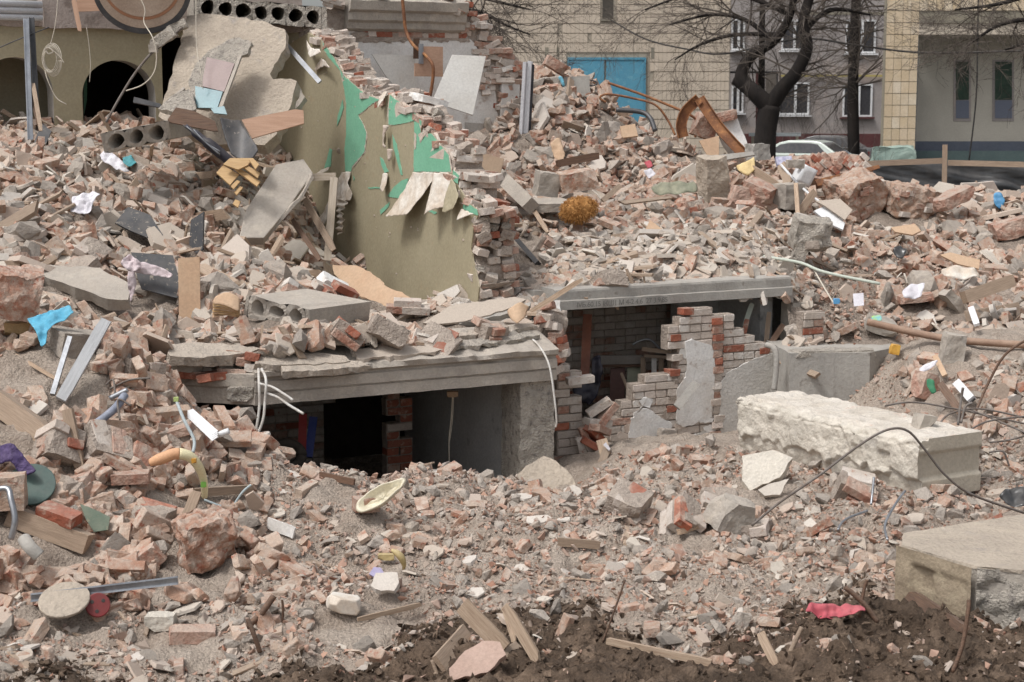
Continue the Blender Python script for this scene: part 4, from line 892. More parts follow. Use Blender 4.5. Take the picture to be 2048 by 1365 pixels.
prism('porch_corner', vrect(XE1 + .001, XE1 + .05, .42, zb1, YE + .06), FN, 1.7, M('corner_blue', lin(98, 106, 116), bump=.05), eb)
for x0, x1 in ((1912, 1938), (1990, 2024)):
    Y = YE + 1.88; w_ = bpy.data.objects.new('narrow_window', None); A = P(x0, 238, Y); place(w_, A, eb)
    box_px('reveal', x0 - 5, 120, x1 + 4, 243, Y - .005, .02, m_render, w_); box_px('pane', x0, 124, x1, 200, Y - .02, .01, M('green_glass', lin(34, 58, 48), lin(46, 74, 60), s=2, bump=0, rough=.15), w_); box_px('lower_panel', x0, 201, x1, 237, Y - .022, .01, M('panel_blue', lin(104, 112, 130), bump=0, rough=.4), w_)
block('painted_plinth_stones', P(1785, 314, 55.5), (1.35, .7, .55), M('pale_green_stone', lin(150, 172, 160), lin(130, 156, 146), s=2, bump=.5), (0, 0, 0), 44, sub=3, amp=.06, fr=2, label='pale green painted stones at the foot of the yellow tiled pillar', cat='stones')
cable('porch_cable', [(1957, -20, 50), (1955, 90, 50), (1952, 200, 50), (1938, 322, 50)], .022, m_black, 'thin black cable hanging down in front of the porch', 'cable')
cable('overhead_cable', [(1218, 38, 60.6), (1290, 78, 57), (1370, 98, 55), (1450, 108, 53), (1600, 78, 52), (1720, 92, 51), (1850, 106, 50), (2048, 102, 48), (2200, 96, 47)], .03, m_black, 'black cable sagging from the vent slot past the trees', 'cable')
# ---- fence of black sheeting
fe = thing('sheeting_fence', P(1900, 375, 27.5), 'wooden rail fence hung with shiny black plastic sheeting', 'fence')
m_sheet = M('black_film', lin(52, 56, 60), lin(40, 44, 48), s=1.5, bump=.1, bs=5, rough=.28, spec=.5)
cloth('sheet', [(1735, 333), (1880, 328), (2100, 334), (2150, 420), (1700, 420)], 27.7, (0, -1, .35), m_sheet, amp=.16, cell=.06, fs=.9, seed=3, parent=fe, func=lambda s, t: .10 * math.sin(13 * (s * 1.4 + t * 1.3)) * (1.1 - t))
for a, b in (((1700, 329, 27.6), (1885, 322, 27.5)), ((1896, 326, 27.6), (2150, 332, 27.4))): plank('rail', a, b, .09, .04, m_wood, parent=fe)
plank('post', (1890, 290, 27.4), (1888, 400, 27.4), .08, .06, m_wood, parent=fe); plank('post', (2110, 296, 27.4), (2110, 400, 27.4), .08, .06, m_wood, parent=fe)
# ---- cars
def car(loc, yaw, paint, label, scale=1.0):
    t = thing('parked_car', loc, label, 'car'); m = Matrix.Rotation(yaw, 3, 'Z'); L = Vector(loc)
    def ex(name, prof, w0, w1f, mat, par=t, y0=None):
        V, F = [], []; k = len(prof)
        for s in (-1, 1):
            for (x, z) in prof:
                ww_ = w0 * (1 - .22 * max(0, (z - .95) / .55)) if w1f else w0
                V.append(L + m @ Vector((x, s * ww_ / 2, z)) * scale)
        F = [tuple(range(k)), tuple(range(2 * k - 1, k - 1, -1))] + [(i, k + i, k + (i + 1) % k, (i + 1) % k) for i in range(k)]
        return obj(name, V, F, mat, par, bevel=.03)
    ex('body', [(-2.1, .3), (2.1, .3), (2.15, .6), (2.05, .85), (1.0, .98), (-1.35, 1.0), (-2.05, .95), (-2.15, .6)], 1.68, False, paint)
    ex('roof', [(.95, .95), (.25, 1.36), (-.05, 1.43), (-.9, 1.43), (-1.2, 1.38), (-1.85, .96)], 1.56, True, paint)
    ex('side_glass', [(.72, 1.0), (.2, 1.31), (-.1, 1.37), (-.85, 1.37), (-1.1, 1.33), (-1.45, 1.0)], 1.575, True, m_glass)
    def wind(xb_, zb_, xt_, zt2, w, wt):
        V = [L + m @ Vector(p) * scale for p in ((xb_, -w, zb_), (xb_, w, zb_), (xt_, wt, zt2), (xt_, -wt, zt2))]; n = (V[1] - V[0]).cross(V[2] - V[0]).normalized()
        if n.z < 0: n = -n
        prism('windscreen', [v + n * .008 for v in V], n, .004, m_glass, t)
    wind(-1.8, 1.0, -1.22, 1.36, .66, .56); wind(.92, .98, .28, 1.33, .66, .56)
    for x in (-1.3, 1.3):
        for s in (-1, 1):
            c = L + m @ Vector((x, s * .76, .31)) * scale; a = m @ Vector((0, 1, 0)); wh = MB().tube([c - a * .1, c + a * .1], .31, 20).build('wheel', M('tyre', lin(36, 36, 36), bump=.1), t); MB().tube([c + a * s * .1, c + a * s * .112], .19, 16).build('rim', M('rim', lin(150, 150, 150), bump=0, metal=.6, rough=.4), wh)
    for s in (-1, 1): MB().box(L + m @ Vector((-2.12, s * .62, .76)), (.05, .3, .16), m).build('tail_light', M('tail_red', lin(140, 30, 30), bump=0, rough=.3), t)
m_silver = M('silver_green_paint', lin(190, 200, 190), lin(184, 194, 186), s=1, bump=0, rough=.3, spec=.6, metal=.2); m_darkcar = M('dark_car_paint', lin(60, 60, 64), bump=0, rough=.3, spec=.6)
p_ = P(1585, 300, 58); car((p_.x, 58, .42), R(152), m_silver, 'silver green parked car behind the forked tree trunk')
p_ = P(1632, 300, 66); car((p_.x, 66, .42), R(160), m_darkcar, 'dark parked car partly hidden behind the silver one')
cr_ = thing('barrier_bar', P(1550, 300, 63), 'pale horizontal bar above the parked cars', 'barrier'); box_px('bar', 1498, 266, 1602, 273, 63, .1, M('pale_bar', lin(176, 184, 186), bump=0), cr_); box_px('bar_post', 1503, 273, 1508, 330, 63, .08, m_joint, cr_); box_px('bar_post', 1592, 273, 1597, 330, 63, .08, m_joint, cr_)
# ---- bare trees
def grow(mb, p, d, L, r, depth, rd, droop=.0, spread=.6, up=.15, kids=3):
    pts = [p]; rs = [r]; n = 4; dd = d.normalized(); st = []
    for i in range(n):
        dd = (dd + Vector((rd.gauss(0, .16), rd.gauss(0, .16), rd.gauss(0, .16) + up * .3 - droop * .25))).normalized(); p = p + dd * (L / n); pts.append(p); rs.append(max(.0035, r * (1 - .6 * (i + 1) / n))); st.append((p, dd, rs[-1]))
    mb.tube(pts, rs, 5 if r > .03 else 3, caps=False)
    if depth <= 0: return
    for _ in range(kids + (1 if depth > 1 else 0)):
        q, qd, qr = rd.choice(st); ax = Vector((rd.gauss(0, 1), rd.gauss(0, 1), rd.gauss(0, 1))).normalized()
        nd_ = (qd + ax * spread * rd.uniform(.6, 1.3)).normalized(); grow(mb, q, nd_, L * rd.uniform(.5, .8), qr * .62, depth - 1, rd, droop, spread, up, kids)
def tree(name, limbs, Y, label, seed, twigs, depth=3, L0=1.7, spread=.75, up=.1, kids=3, thick=1.0):
    rd = random.Random(seed); base = P(*limbs[0][0][:2], Y); t = thing(name, (base.x, Y, .42), label, 'tree'); mb = MB(); nodes = []
    for lb in limbs:
        pts = spline([P(a, b, Y + dy) for a, b, dy, r in lb], 4); rs = np.interp(np.linspace(0, 1, len(pts)), np.linspace(0, 1, len(lb)), [q[3] * thick for q in lb]); mb.tube(pts, list(rs), 9)
        nodes += [(p, (pts[min(i + 1, len(pts) - 1)] - pts[max(i - 1, 0)]).normalized(), r) for i, (p, r) in enumerate(zip(pts, rs)) if i > 1]
    mb.build('trunk', m_bark, t, smooth=True); cb = MB()
    for _ in range(twigs):
        p, d, r = rd.choice(nodes[len(nodes) // 4:]); ax = Vector((rd.gauss(0, 1), rd.gauss(0, .8), rd.gauss(.1, .6))).normalized(); grow(cb, p, (d * .4 + ax).normalized(), L0 * rd.uniform(.6, 1.3), min(r * .5, .035), depth, rd, .1, spread, up, kids)
    cb.build('crown', m_twig, t); return t
tree('forked_tree', [[(1528, 325, 0, .27), (1532, 262, 0, .24), (1540, 212, 0, .25)], [(1540, 216, 0, .22), (1510, 186, 0, .19), (1486, 168, .2, .16), (1470, 158, .3, .14)], [(1498, 178, .1, .15), (1482, 152, .2, .15), (1502, 112, .3, .13), (1548, 82, .2, .11), (1580, 30, 0, .09), (1592, -40, 0, .07)],
                     [(1540, 214, 0, .2), (1566, 176, -.2, .17), (1592, 146, -.3, .15), (1614, 96, -.3, .14), (1606, 50, -.2, .12), (1618, 0, 0, .11), (1640, -60, 0, .09)], [(1548, 82, .2, .07), (1490, 40, .8, .05), (1420, 30, 1.2, .035), (1340, 50, 1.5, .02)], [(1580, 30, 0, .06), (1480, -10, .6, .05), (1380, -10, 1, .03), (1290, 20, 1.2, .02)], [(1612, 60, -.2, .06), (1660, 20, 0, .05), (1740, 30, .5, .02)],
                     [(1560, 70, .2, .06), (1470, 70, .8, .045), (1400, 90, 1.2, .03), (1350, 120, 1.5, .015)]], 50, 'forked bare tree with dark crooked trunk in front of the flats', 3, 70, depth=3, L0=1.8, kids=3, thick=1.3)
tree('straight_bare_tree', [[(1708, 322, 0, .22), (1706, 200, 0, .2), (1708, 100, 0, .18), (1712, 0, 0, .16), (1715, -80, 0, .14)]], 60, 'straight dark bare tree right of the forked one', 5, 60, depth=2, L0=2.2, spread=.6)
tree('slender_bare_tree', [[(1522, 322, 0, .15), (1523, 200, 0, .13), (1524, 100, 0, .12), (1526, -60, 0, .1)]], 66, 'slender bare tree behind the forked trunk', 7, 20, depth=2, L0=2.0)
tree('rear_bare_tree', [[(760, 330, 0, .25), (770, 100, 0, .22), (800, -40, 0, .18), (820, -160, 0, .15)], [(775, 40, 0, .1), (880, 20, 0, .07), (960, 25, 0, .05), (1010, 50, 0, .03), (1060, 70, 0, .015)], [(800, -30, 0, .1), (900, -20, 0, .06), (980, 0, 0, .04), (1060, 20, 0, .02)]], 40, 'bare tree behind the ruin, twigs reaching over the cornice', 9, 44, depth=3, L0=1.1)
tree('corner_bare_tree', [[(2190, 330, 0, .22), (2180, 100, 0, .2), (2160, -60, 0, .16)], [(2178, 60, 0, .09), (2080, 40, 0, .06), (2000, 50, 0, .04), (1930, 95, 0, .02)], [(2170, 10, 0, .09), (2080, -10, 0, .06), (1990, 10, 0, .04), (1910, 20, 0, .02)], [(2178, 80, 0, .07), (2090, 80, 0, .05), (2010, 100, 0, .02)]], 38, 'bare tree at the right edge, thin twigs before the porch', 12, 40, depth=3, L0=1.0)
def shrub(px, py, Y, h, n, label, seed):
    rd = random.Random(seed); b = P(px, py, Y); mb = MB()
    for _ in range(n): grow(mb, Vector((b.x + rd.uniform(-.8, .8), Y + rd.uniform(-.4, .4), .42)), Vector((rd.gauss(0, .3), rd.gauss(0, .3), 1)), h * rd.uniform(.6, 1), .014, 2, rd, 0, .4, .2, 2)
    mb.build('shrub', m_twig, label=label, cat='shrub')
shrub(1595, 300, 70, 2.4, 16, 'leafless thin shrub below the flats window', 4); shrub(1690, 300, 63, 1.6, 10, 'low leafless shrub at the foot of the straight tree', 6); shrub(1748, 315, 52, 1.2, 9, 'dry twigs beside the green painted stones', 8)
# ================================================================ big pieces that can be told apart
def yb(px, py, off=.06): return GY(px, py) - off
m_slabdust = M('dusty_screed', lin(184, 169, 150), lin(168, 154, 137), s=2.5, c3=lin(150, 142, 134), s3=4, t3=(.58, .7), dust=.3, bump=.9, bs=26, bdist=.02)
m_cream = M('cream_render', lin(208, 198, 182), lin(192, 183, 168), s=3, c3=lin(168, 160, 149), s3=4, t3=(.56, .7), dust=.25, dustc=lin(210, 204, 194), bump=.6, bs=30, bdist=.02)
m_creamtop = M('lime_top', lin(214, 205, 192), lin(196, 185, 170), s=4, c3=lin(200, 160, 138), s3=6, t3=(.6, .7), bump=.8, bs=30, bdist=.02)
m_galv = M('galvanised_steel', lin(168, 172, 178), lin(140, 144, 150), s=5, bump=.05, rough=.38, metal=.75)
m_darksteel = M('dark_steel', lin(86, 88, 92), lin(70, 72, 76), s=6, dust=.15, bump=.1, rough=.5, metal=.4)
m_rust = M('rusty_steel', lin(150, 96, 56), lin(116, 72, 48), s=6, c3=lin(178, 118, 66), s3=9, dust=.12, bump=.3, rough=.8)
m_rebar = M('rebar_steel', lin(112, 106, 102), lin(96, 84, 76), s=14, dust=.2, bump=.3, bs=120, rough=.7)
m_slate = M('black_board', lin(62, 66, 72), lin(52, 56, 62), s=3, c3=lin(150, 140, 126), s3=24, t3=(.58, .66), dust=.18, bump=.1, rough=.55)
m_card = M('tan_fibreboard', lin(196, 164, 132), lin(188, 152, 120), s=2, dust=.15, bump=.1)
m_ply = M('orange_plywood', lin(196, 156, 130), lin(184, 144, 118), s=3, stretch=(.6, 14, 14), dust=.1, bump=.08)
m_parq = M('parquet_oak', lin(198, 160, 106), lin(182, 142, 90), s=4, stretch=(1, 16, 16), dust=.15, rnd=.12, bump=.1, rough=.6)
m_whiteplastic = M('white_plastic', lin(226, 228, 230), lin(214, 214, 214), s=3, dust=.1, bump=.03, rough=.4, spec=.4)
m_wire = M('cream_wire', lin(206, 196, 178), bump=0, rough=.6)
m_whitewire = M('white_wire', lin(214, 212, 206), lin(190, 182, 172), s=9, bump=0, rough=.6)
m_cloth_w = M('white_cloth', lin(220, 218, 224), lin(206, 202, 208), s=6, dust=.1, bump=.2, bs=90)
m_cloth_p = M('pink_cloth', lin(214, 200, 202), lin(202, 182, 186), s=4, stretch=(1, 1, 20), bump=.2, bs=90)

def hollow(name, O, ex, ez, ey, n, pitch, th, r, depth, mat, label=None, cat=None, parent=None, edge=.06, seed=0, rough=.012):
    # a piece of hollow-core floor slab: open cells at the broken end, massive behind
    ex, ez, ey = Vector(ex).normalized(), Vector(ez).normalized(), Vector(ey).normalized(); O = Vector(O); mb = MB(); N = 24; rd = random.Random(seed)
    ez = (ez - ex * ez.dot(ex)).normalized()
    def pt(x, z, y):
        q = O + ex * x + ez * z + ey * y
        if y < .02: q += mnoise.noise_vector(Vector((x * 7 + seed, z * 7, seed))) * rough * 2.2 - ey * rd.uniform(0, rough)
        return q
    Wt = n * pitch + 2 * edge
    xs = [0] + [edge + i * pitch for i in range(n + 1)] + [Wt]
    for side in (0, n + 1): x0, x1 = xs[side], xs[side + 1]; mb.add([pt(x0, 0, 0), pt(x1, 0, 0), pt(x1, th, 0), pt(x0, th, 0)], [(0, 1, 2, 3)])
    for i in range(n):
        c = edge + (i + .5) * pitch; ring, sq, rb = [], [], []
        for k in range(N):
            a = 2 * math.pi * (k + .5) / N; dx, dz = math.cos(a), math.sin(a); s = min(pitch / 2 / abs(dx) if abs(dx) > 1e-6 else 9, th / 2 / abs(dz) if abs(dz) > 1e-6 else 9)
            ring.append(pt(c + dx * r, th / 2 + dz * r, 0)); sq.append(pt(c + dx * s, th / 2 + dz * s, 0)); rb.append(O + ex * (c + dx * r) + ez * (th / 2 + dz * r) + ey * min(depth * .95, .9))
        F = []
        for k in range(N):
            j = (k + 1) % N; F += [(k, j, N + j, N + k)[::-1], (k, j, 2 * N + j, 2 * N + k)]
        F.append(tuple(range(2 * N, 3 * N))); mb.add(ring + sq + rb, F)
        for sz in (0, th):                 # corner slivers between cells
            for sx in (-1, 1):
                pass
    K = 9
    for zz_, flip in ((0, True), (th, False)):
        for k in range(K):
            xa_, xb_ = Wt * k / K, Wt * (k + 1) / K; q = [pt(xa_, zz_, 0), pt(xb_, zz_, 0), O + ex * xb_ + ez * zz_ + ey * depth, O + ex * xa_ + ez * zz_ + ey * depth]; mb.add(q, [(0, 1, 2, 3) if not flip else (3, 2, 1, 0)])
    for x in (0, Wt): mb.add([pt(x, 0, 0), pt(x, th, 0), O + ex * x + ez * th + ey * depth, O + ex * x + ey * depth], [(0, 1, 2, 3) if x else (3, 2, 1, 0)])
    mb.add([O + ey * depth, O + ex * Wt + ey * depth, O + ex * Wt + ez * th + ey * depth, O + ez * th + ey * depth], [(3, 2, 1, 0)])
    # solid skin just behind the face so that no gap shows at the cell corners
    o = mb.build(name, mat, parent, label=label, cat=cat)
    return o
# ---- in the arched room
pz = P(384, 30, 19.5); hollow('hollow_core_slab', P(386, 34, 19.5), P(655, 58, 19.9) - P(386, 34, 19.5), (0, 0.1, 1), (-.3, 1, .06), 7, .2, .24, .078, 1.6, m_concrough, 'hollow-core floor slab with a row of open cells above the leaning slab', 'slab', seed=3)
def S1(x, y): return (x / 2.968, y / 2.968)
lean_n = (-.12, -.80, .55)
ls = thing('leaning_slab', P(460, 290, 18.4), 'large dusty concrete slab leaning against the olive wall', 'slab')
pslab('slab', [S1(*q) for q in ((1110, 95), (1180, 85), (1300, 88), (1420, 105), (1560, 125), (1690, 175), (1692, 290), (1650, 360), (1602, 440), (1620, 472), (1700, 470), (1762, 482), (1748, 530), (1722, 640), (1690, 700), (1640, 800), (1570, 862), (1480, 850), (1250, 860), (940, 690), (1000, 500), (1060, 290))], 18.3, lean_n, .16, m_slabdust, parent=ls, seg=.06, amp=.014, seed=2)
pslab('lower_layer', [S1(*q) for q in ((1640, 640), (1720, 500), (1765, 490), (1810, 575), (1750, 650), (1690, 660))], 18.5, lean_n, .08, m_concbig, parent=ls, seg=.05, amp=.01, seed=5)
ts = thing('tiled_screed_fragment', P(430, 200, 17.9), 'screed fragment with brown and teal floor tiles on the leaning slab', 'floor fragment')
prism('screed', [PP(*S1(*q), P(430, 150, 17.93) + Vector(lean_n).normalized() * .03, Vector(lean_n)) for q in ((1118, 480), (1165, 375), (1240, 300), (1380, 228), (1420, 222), (1492, 250), (1470, 320), (1425, 335), (1310, 640), (1290, 645), (1158, 640))], lean_n, .05, m_concrough, ts, seg=.05, amp=.01, seed=6)
ts0 = P(430, 150, 17.93); tsn = Vector(lean_n).normalized()
def tsl(name, pts, off, th, mat): prism(name, [PP(*S1(*q), ts0 + tsn * off, tsn) for q in pts], tsn, th, mat, ts)
tsl('brown_tile', ((1228, 340), (1392, 378), (1330, 545), (1196, 512)), .05, .012, M('brown_tile', lin(138, 112, 108), lin(128, 102, 98), s=4, dust=.12, rough=.4, bump=.03))
tsl('teal_tile', ((1158, 512), (1322, 545), (1290, 642), (1162, 640)), .05, .012, M('teal_tile', lin(96, 142, 150), lin(84, 128, 138), s=4, dust=.1, rough=.35, bump=.03))
tsl('teal_tile', ((1250, 646), (1330, 630), (1348, 680), (1270, 672)), .06, .012, MATS['teal_tile'])
tsl('edge_strip', ((1420, 322), (1434, 330), (1318, 642), (1296, 640)), .055, .03, m_concbig)
pslab('wedge_fragment', [S1(*q) for q in ((938, 645), (1010, 575), (1120, 530), (1140, 545), (1165, 650), (1040, 668))], 17.6, (0, -.8, .6), .07, m_concrough, seg=.04, amp=.01, label='triangular grey concrete wedge at the foot of the leaning slab', cat='concrete')
pslab('thin_strip_fragment', [S1(*q) for q in ((1000, 590), (1090, 515), (1098, 525), (1010, 600))], 17.7, (0, -.8, .6), .05, m_concbig, label='narrow concrete strip above the triangular wedge', cat='concrete')
rp = thing('hanging_round_disc', P(280, 40, 18.6), 'large round panel with dark rim hanging at the top left', 'panel')
rc, rn = P(283, -22, 18.6), Vector((.1, -.9, -.3)).normalized(); rr_, ru_, _ = frame(rn)
def disc(name, c, n, r, th, mat, parent, N=48, sx=1.0):
    r1, u1, n = frame(n); f = [c + r1 * math.cos(2 * math.pi * k / N) * r * sx + u1 * math.sin(2 * math.pi * k / N) * r for k in range(N)]
    return prism(name, f, n, th, mat, parent, bevel=.006)
disc('rim', rc, rn, .50, .16, m_darksteel, rp, sx=1.05); disc('face', rc + rn * .004 - ru_ * -.02, rn, .455, .02, M('round_face', lin(186, 166, 148), lin(170, 148, 130), s=3, dust=.2, bump=.3), rp, sx=1.05); disc('wood_ring', rc + rn * .012 + ru_ * .06, rn, .40, .012, M('ring_wood', lin(168, 118, 88), bump=.1), rp, sx=1.05); disc('inner_face', rc + rn * .018 + ru_ * .07, rn, .375, .01, MATS['round_face'], rp, sx=1.05)
pslab('wooden_board', [(153, -8), (215, -8), (200, 22), (153, 24)], 18.9, (0, -1, 0), .03, m_ply, label='orange wooden board beside the round panel', cat='board')
plank('split_lath', (146, -5, 18.8), (160, 62, 18.75), .05, .02, m_ply, rag=.4, label='split pink lath hanging from the lintel', cat='lath')
for nm, a, b, mt, lb in (('steel_profile', (52, 38, 18.3), (61, 280, 17.9), m_galv, 'bright galvanised profile standing before the left arch'), ('steel_profile', (63, 36, 18.4), (72, 200, 18.2), m_darksteel, 'dull grey steel profile hanging beside the bright one')):
    t = thing(nm, P(*b), lb, 'profile'); plank('web', a, b, .06, .008, mt, parent=t); plank('flange', (a[0] - 4.5, a[1], a[2]), (b[0] - 4.5, b[1], b[2]), .008, .05, mt, parent=t); plank('flange', (a[0] + 4.5, a[1], a[2]), (b[0] + 4.5, b[1], b[2]), .008, .05, mt, parent=t)
plank('lath', (57, 165, 18.2), (76, 248, 17.9), .035, .02, m_wooddark, rag=.3, label='dark lath leaning behind the steel profiles', cat='lath'); plank('lath', (66, 168, 18.1), (82, 262, 17.8), .045, .02, m_wood, rag=.3, label='pale lath leaning before the left arch', cat='lath')
coil = thing('cable_coil', P(104, 145, 18.6), 'coil of cream cable hanging from the lintel', 'cable')
for i in range(6):
    c = P(101 + i * .8, 120, 18.55); rx, rz_ = .065 + .008 * i, .115 + .012 * i; MB().tube([c + Vector((rx * math.cos(a), .02 * math.sin(a * 2 + i), rz_ * math.sin(a))) for a in np.linspace(0, 6.28, 40)], .0045, 6).build('loop', m_wire, coil, smooth=True)
cable('strand', [(116, -10, 18.6), (112, 40, 18.6), (105, 75, 18.6), (97, 98, 18.6)], .005, m_wire, parent=coil); cable('strand', [(90, 140, 18.6), (95, 160, 18.55), (112, 195, 18.55), (133, 209, 18.5)], .005, m_wire, parent=coil); cable('strand', [(104, 100, 18.5), (118, 112, 18.5), (128, 126, 18.5)], .005, m_wire, parent=coil); cable('knot', [(90, 100, 18.5), (98, 96, 18.46), (106, 104, 18.46), (97, 108, 18.48), (92, 102, 18.5)], .008, m_wire, parent=coil)
cable('hanging_wire', [(173, 56, 18.8), (178, 90, 18.8), (181, 130, 18.8), (179, 165, 18.8)], .004, m_wire, 'single cream wire hanging between the two arches', 'wire')
cable('looping_wire', [(280, -5, 18.3), (290, 20, 18.3), (288, 45, 18.3), (305, 75, 18.2), (313, 110, 18.2), (308, 145, 18.2), (285, 170, 18.2), (252, 182, 18.2)], .006, m_wire, 'cream wire looping down from the round panel', 'wire')
cable('thin_rope', [(-20, 104, 18), (40, 78, 18.2), (98, 55, 18.6)], .006, m_darksteel, 'dark wire crossing the top left corner', 'wire')
cable('slack_wire', [(392, -5, 17.9), (393, 90, 17.8), (402, 150, 17.7), (406, 178, 17.7)], .004, m_wire, 'thin pale wire hanging over the tiled screed', 'wire')
rb = thing('rebar_with_concrete', P(215, 240, 18.4), 'bent reinforcing bar with concrete lumps on its top end', 'rebar')
cable('bar', [(365, 55, 18.5), (330, 85, 18.5), (300, 110, 18.4), (268, 150, 18.3), (240, 195, 18.2), (212, 245, 18.1)], .014, m_rebar, parent=rb); block('concrete_lump', P(326, 80, 18.5), (.3, .14, .12), m_concrough, (0, -35, 0), 61, rb, sub=3, amp=.02); block('concrete_lump', P(356, 58, 18.6), (.2, .12, .09), m_concrough, (0, -25, 0), 62, rb, sub=3, amp=.02); block('concrete_lump', P(307, 98, 18.4), (.09, .09, .08), m_concbig, (0, 0, 0), 63, rb, sub=2, amp=.01)
pslab('grey_shelf_board', [(268, 194), (322, 208), (322, 216), (266, 205)], 19.6, (0, -1, .3), .04, m_darksteel, label='grey board inside the right arch', cat='board')
# ---- on the left back heap
pslab('slate_board', [(62, 300), (83, 247), (103, 262), (84, 307)], yb(84, 290, .1), (.1, -.8, .6), .02, m_slate, label='small black board standing in the rubble below the left arch', cat='board')
e_ = P(345, 262, 17.3) - P(206, 290, 17.0); hollow('hollow_core_piece', P(207, 306, 17.0), e_, (0.1, -.25, 1), (.2, .9, .05), 3, .205, .2, .072, .75, m_concbig, 'broken hollow-core piece with two round holes before the right arch', 'slab', seed=8, edge=.045)
pslab('orange_plank', [(483, 240), (590, 219), (607, 221), (608, 247), (504, 277)], 17.2, (.1, -1, .25), .035, m_ply, label='wide orange plywood plank pointing at the olive wall', cat='plank')
pslab('brown_board', [(335, 240), (352, 215), (388, 222), (430, 243), (436, 262), (425, 262), (340, 245)], 17.2, (0, -.9, .4), .02, m_wooddark, label='dark brown board lying below the teal tiles', cat='board')
cloth('curved_black_sheet', [(440, 236), (478, 231), (492, 255), (512, 290), (516, 305), (505, 314), (485, 315), (460, 300), (446, 262)], 16.95, (0, -.8, .6), M('black_sheet', lin(74, 76, 80), lin(60, 62, 66), s=3, c3=lin(150, 140, 130), s3=14, t3=(.62, .7), dust=.2, rough=.45, bump=.05), amp=.01, cell=.015, fs=3, seed=4, thick=.012, func=lambda s, t: .12 * (s - .5) ** 2 * 4 - .1, label='bent black sheet lying against the orange plank', cat='sheet')
um = thing('folded_umbrella', P(440, 320, 16.9), 'dark blue folded umbrella under the black sheet', 'umbrella')
MB().tube(spline([P(372, 252, 16.9), P(400, 275, 16.85), P(430, 298, 16.8), P(462, 325, 16.8)]), [.02] * 4 + [.04] * 5 + [.055] * 6 + [.05] * 4, 10).build('canopy', M('navy_cloth', lin(34, 38, 58), lin(24, 26, 40), s=4, bump=.2, rough=.5), um, smooth=True)
for i in range(4): cable('rib', [(366 + i * 7, 250 + i * 3, 16.8), (395 + i * 5, 272 + i * 4, 16.75), (440, 312 - i * 3, 16.72)], .005, m_galv if i % 2 else m_darksteel, parent=um)
pq = thing('parquet_piece', P(480, 390, 16.6), 'piece of yellow herringbone parquet with loose staves', 'parquet')
pn = Vector((.1, -.7, .7)); pc_ = P(490, 350, 16.75)
def S5(x, y): return (330 + x / 5.69, 190 + y / 5.69)
for i, q in enumerate((((585, 885), (660, 800), (840, 905), (740, 1025)), ((660, 790), (740, 720), (1000, 720), (940, 800), (830, 850)), ((800, 850), (840, 830), (1085, 985), (1045, 1040)), ((860, 800), (900, 780), (1080, 890), (1055, 945)), ((960, 740), (1000, 720), (1070, 790), (1030, 845)), ((745, 1035), (820, 970), (855, 985), (780, 1070)), ((790, 1105), (850, 1040), (885, 1055), (815, 1140)), ((770, 1240), (800, 1190), (860, 1210), (830, 1280)))):
    pslab('stave', [S5(*k) for k in q], 16.7 - .012 * i, pn, .018, m_parq, parent=pq)
ds = thing('tilted_slab_strip', P(500, 470, 16.6), 'long smooth concrete slab strip lying diagonally below the olive wall', 'slab')
pslab('slab', [(478, 476), (492, 420), (552, 329), (607, 318), (626, 346), (570, 425), (528, 476)], 16.9, (.2, -.72, .66), .12, m_concbig, parent=ds, bevel=.008)
pslab('slab_edge', [(525, 476), (570, 427), (606, 386), (625, 348), (628, 356), (600, 402), (560, 445), (534, 482)], 16.82, (.4, -.85, .1), .10, m_concbig, parent=ds, seg=.06, amp=.008)
wfr = thing('door_casing', P(640, 520, 17.2), 'pale wooden door casing leaning on the olive wall', 'door frame')
for a, b in (((598, 356, 17.4), (672, 353, 17.35)), ((668, 356, 17.3), (655, 522, 17.0)), ((600, 360, 17.5), (592, 420, 17.4))): plank('casing_board', a, b, .075, .03, M('pale_casing', lin(190, 176, 158), lin(174, 158, 138), s=4, stretch=(1, 14, 14), dust=.15), parent=wfr)
plank('lath', (610, 400, 17.3), (668, 500, 16.9), .07, .02, m_wood, roll=.4, rag=.3, label='grey-brown board lying below the door casing', cat='lath'); plank('lath', (585, 440, 17.1), (640, 520, 16.6), .05, .02, m_wooddark, roll=.3, rag=.3, label='dark lath lying on bricks below the door casing', cat='lath')
pslab('black_board', [(230, 446), (256, 414), (300, 430), (326, 470), (318, 485), (262, 462)], yb(285, 470, .12), (.1, -.62, .78), .018, m_slate, label='black speckled board half buried in the middle of the left heap', cat='board')
pslab('black_board', [(378, 490), (382, 440), (407, 424), (405, 500), (392, 508)], yb(392, 500, .1), (-.5, -.8, .2), .018, m_slate, label='black board standing on edge in the left heap', cat='board')
pslab('black_board', [(262, 505), (346, 511), (367, 592), (352, 596), (283, 578), (276, 560)], yb(315, 595, .14), (.05, -.86, .5), .02, m_slate, label='square black board under the knotted pink cloth', cat='board')
kc = thing('knotted_cloth', P(262, 600, yb(270, 600, .2)), 'pale pink striped cloth knotted over the black board', 'cloth')
yk = yb(315, 595, .24)
cloth('cloth_end', [(256, 530), (270, 535), (274, 570), (262, 606), (250, 604), (255, 570)], yk, (0, -1, .2), m_cloth_p, amp=.03, cell=.012, fs=16, seed=2, parent=kc); cloth('cloth_band', [(262, 530), (290, 526), (330, 540), (347, 550), (343, 558), (310, 552), (282, 548), (264, 544)], yk, (0, -.9, .4), m_cloth_p, amp=.03, cell=.012, fs=18, seed=3, parent=kc); cloth('cloth_knot', [(243, 530), (258, 508), (272, 520), (288, 530), (276, 545), (258, 545)], yk - .03, (0, -.9, .4), m_cloth_p, amp=.05, cell=.012, fs=18, seed=6, parent=kc)
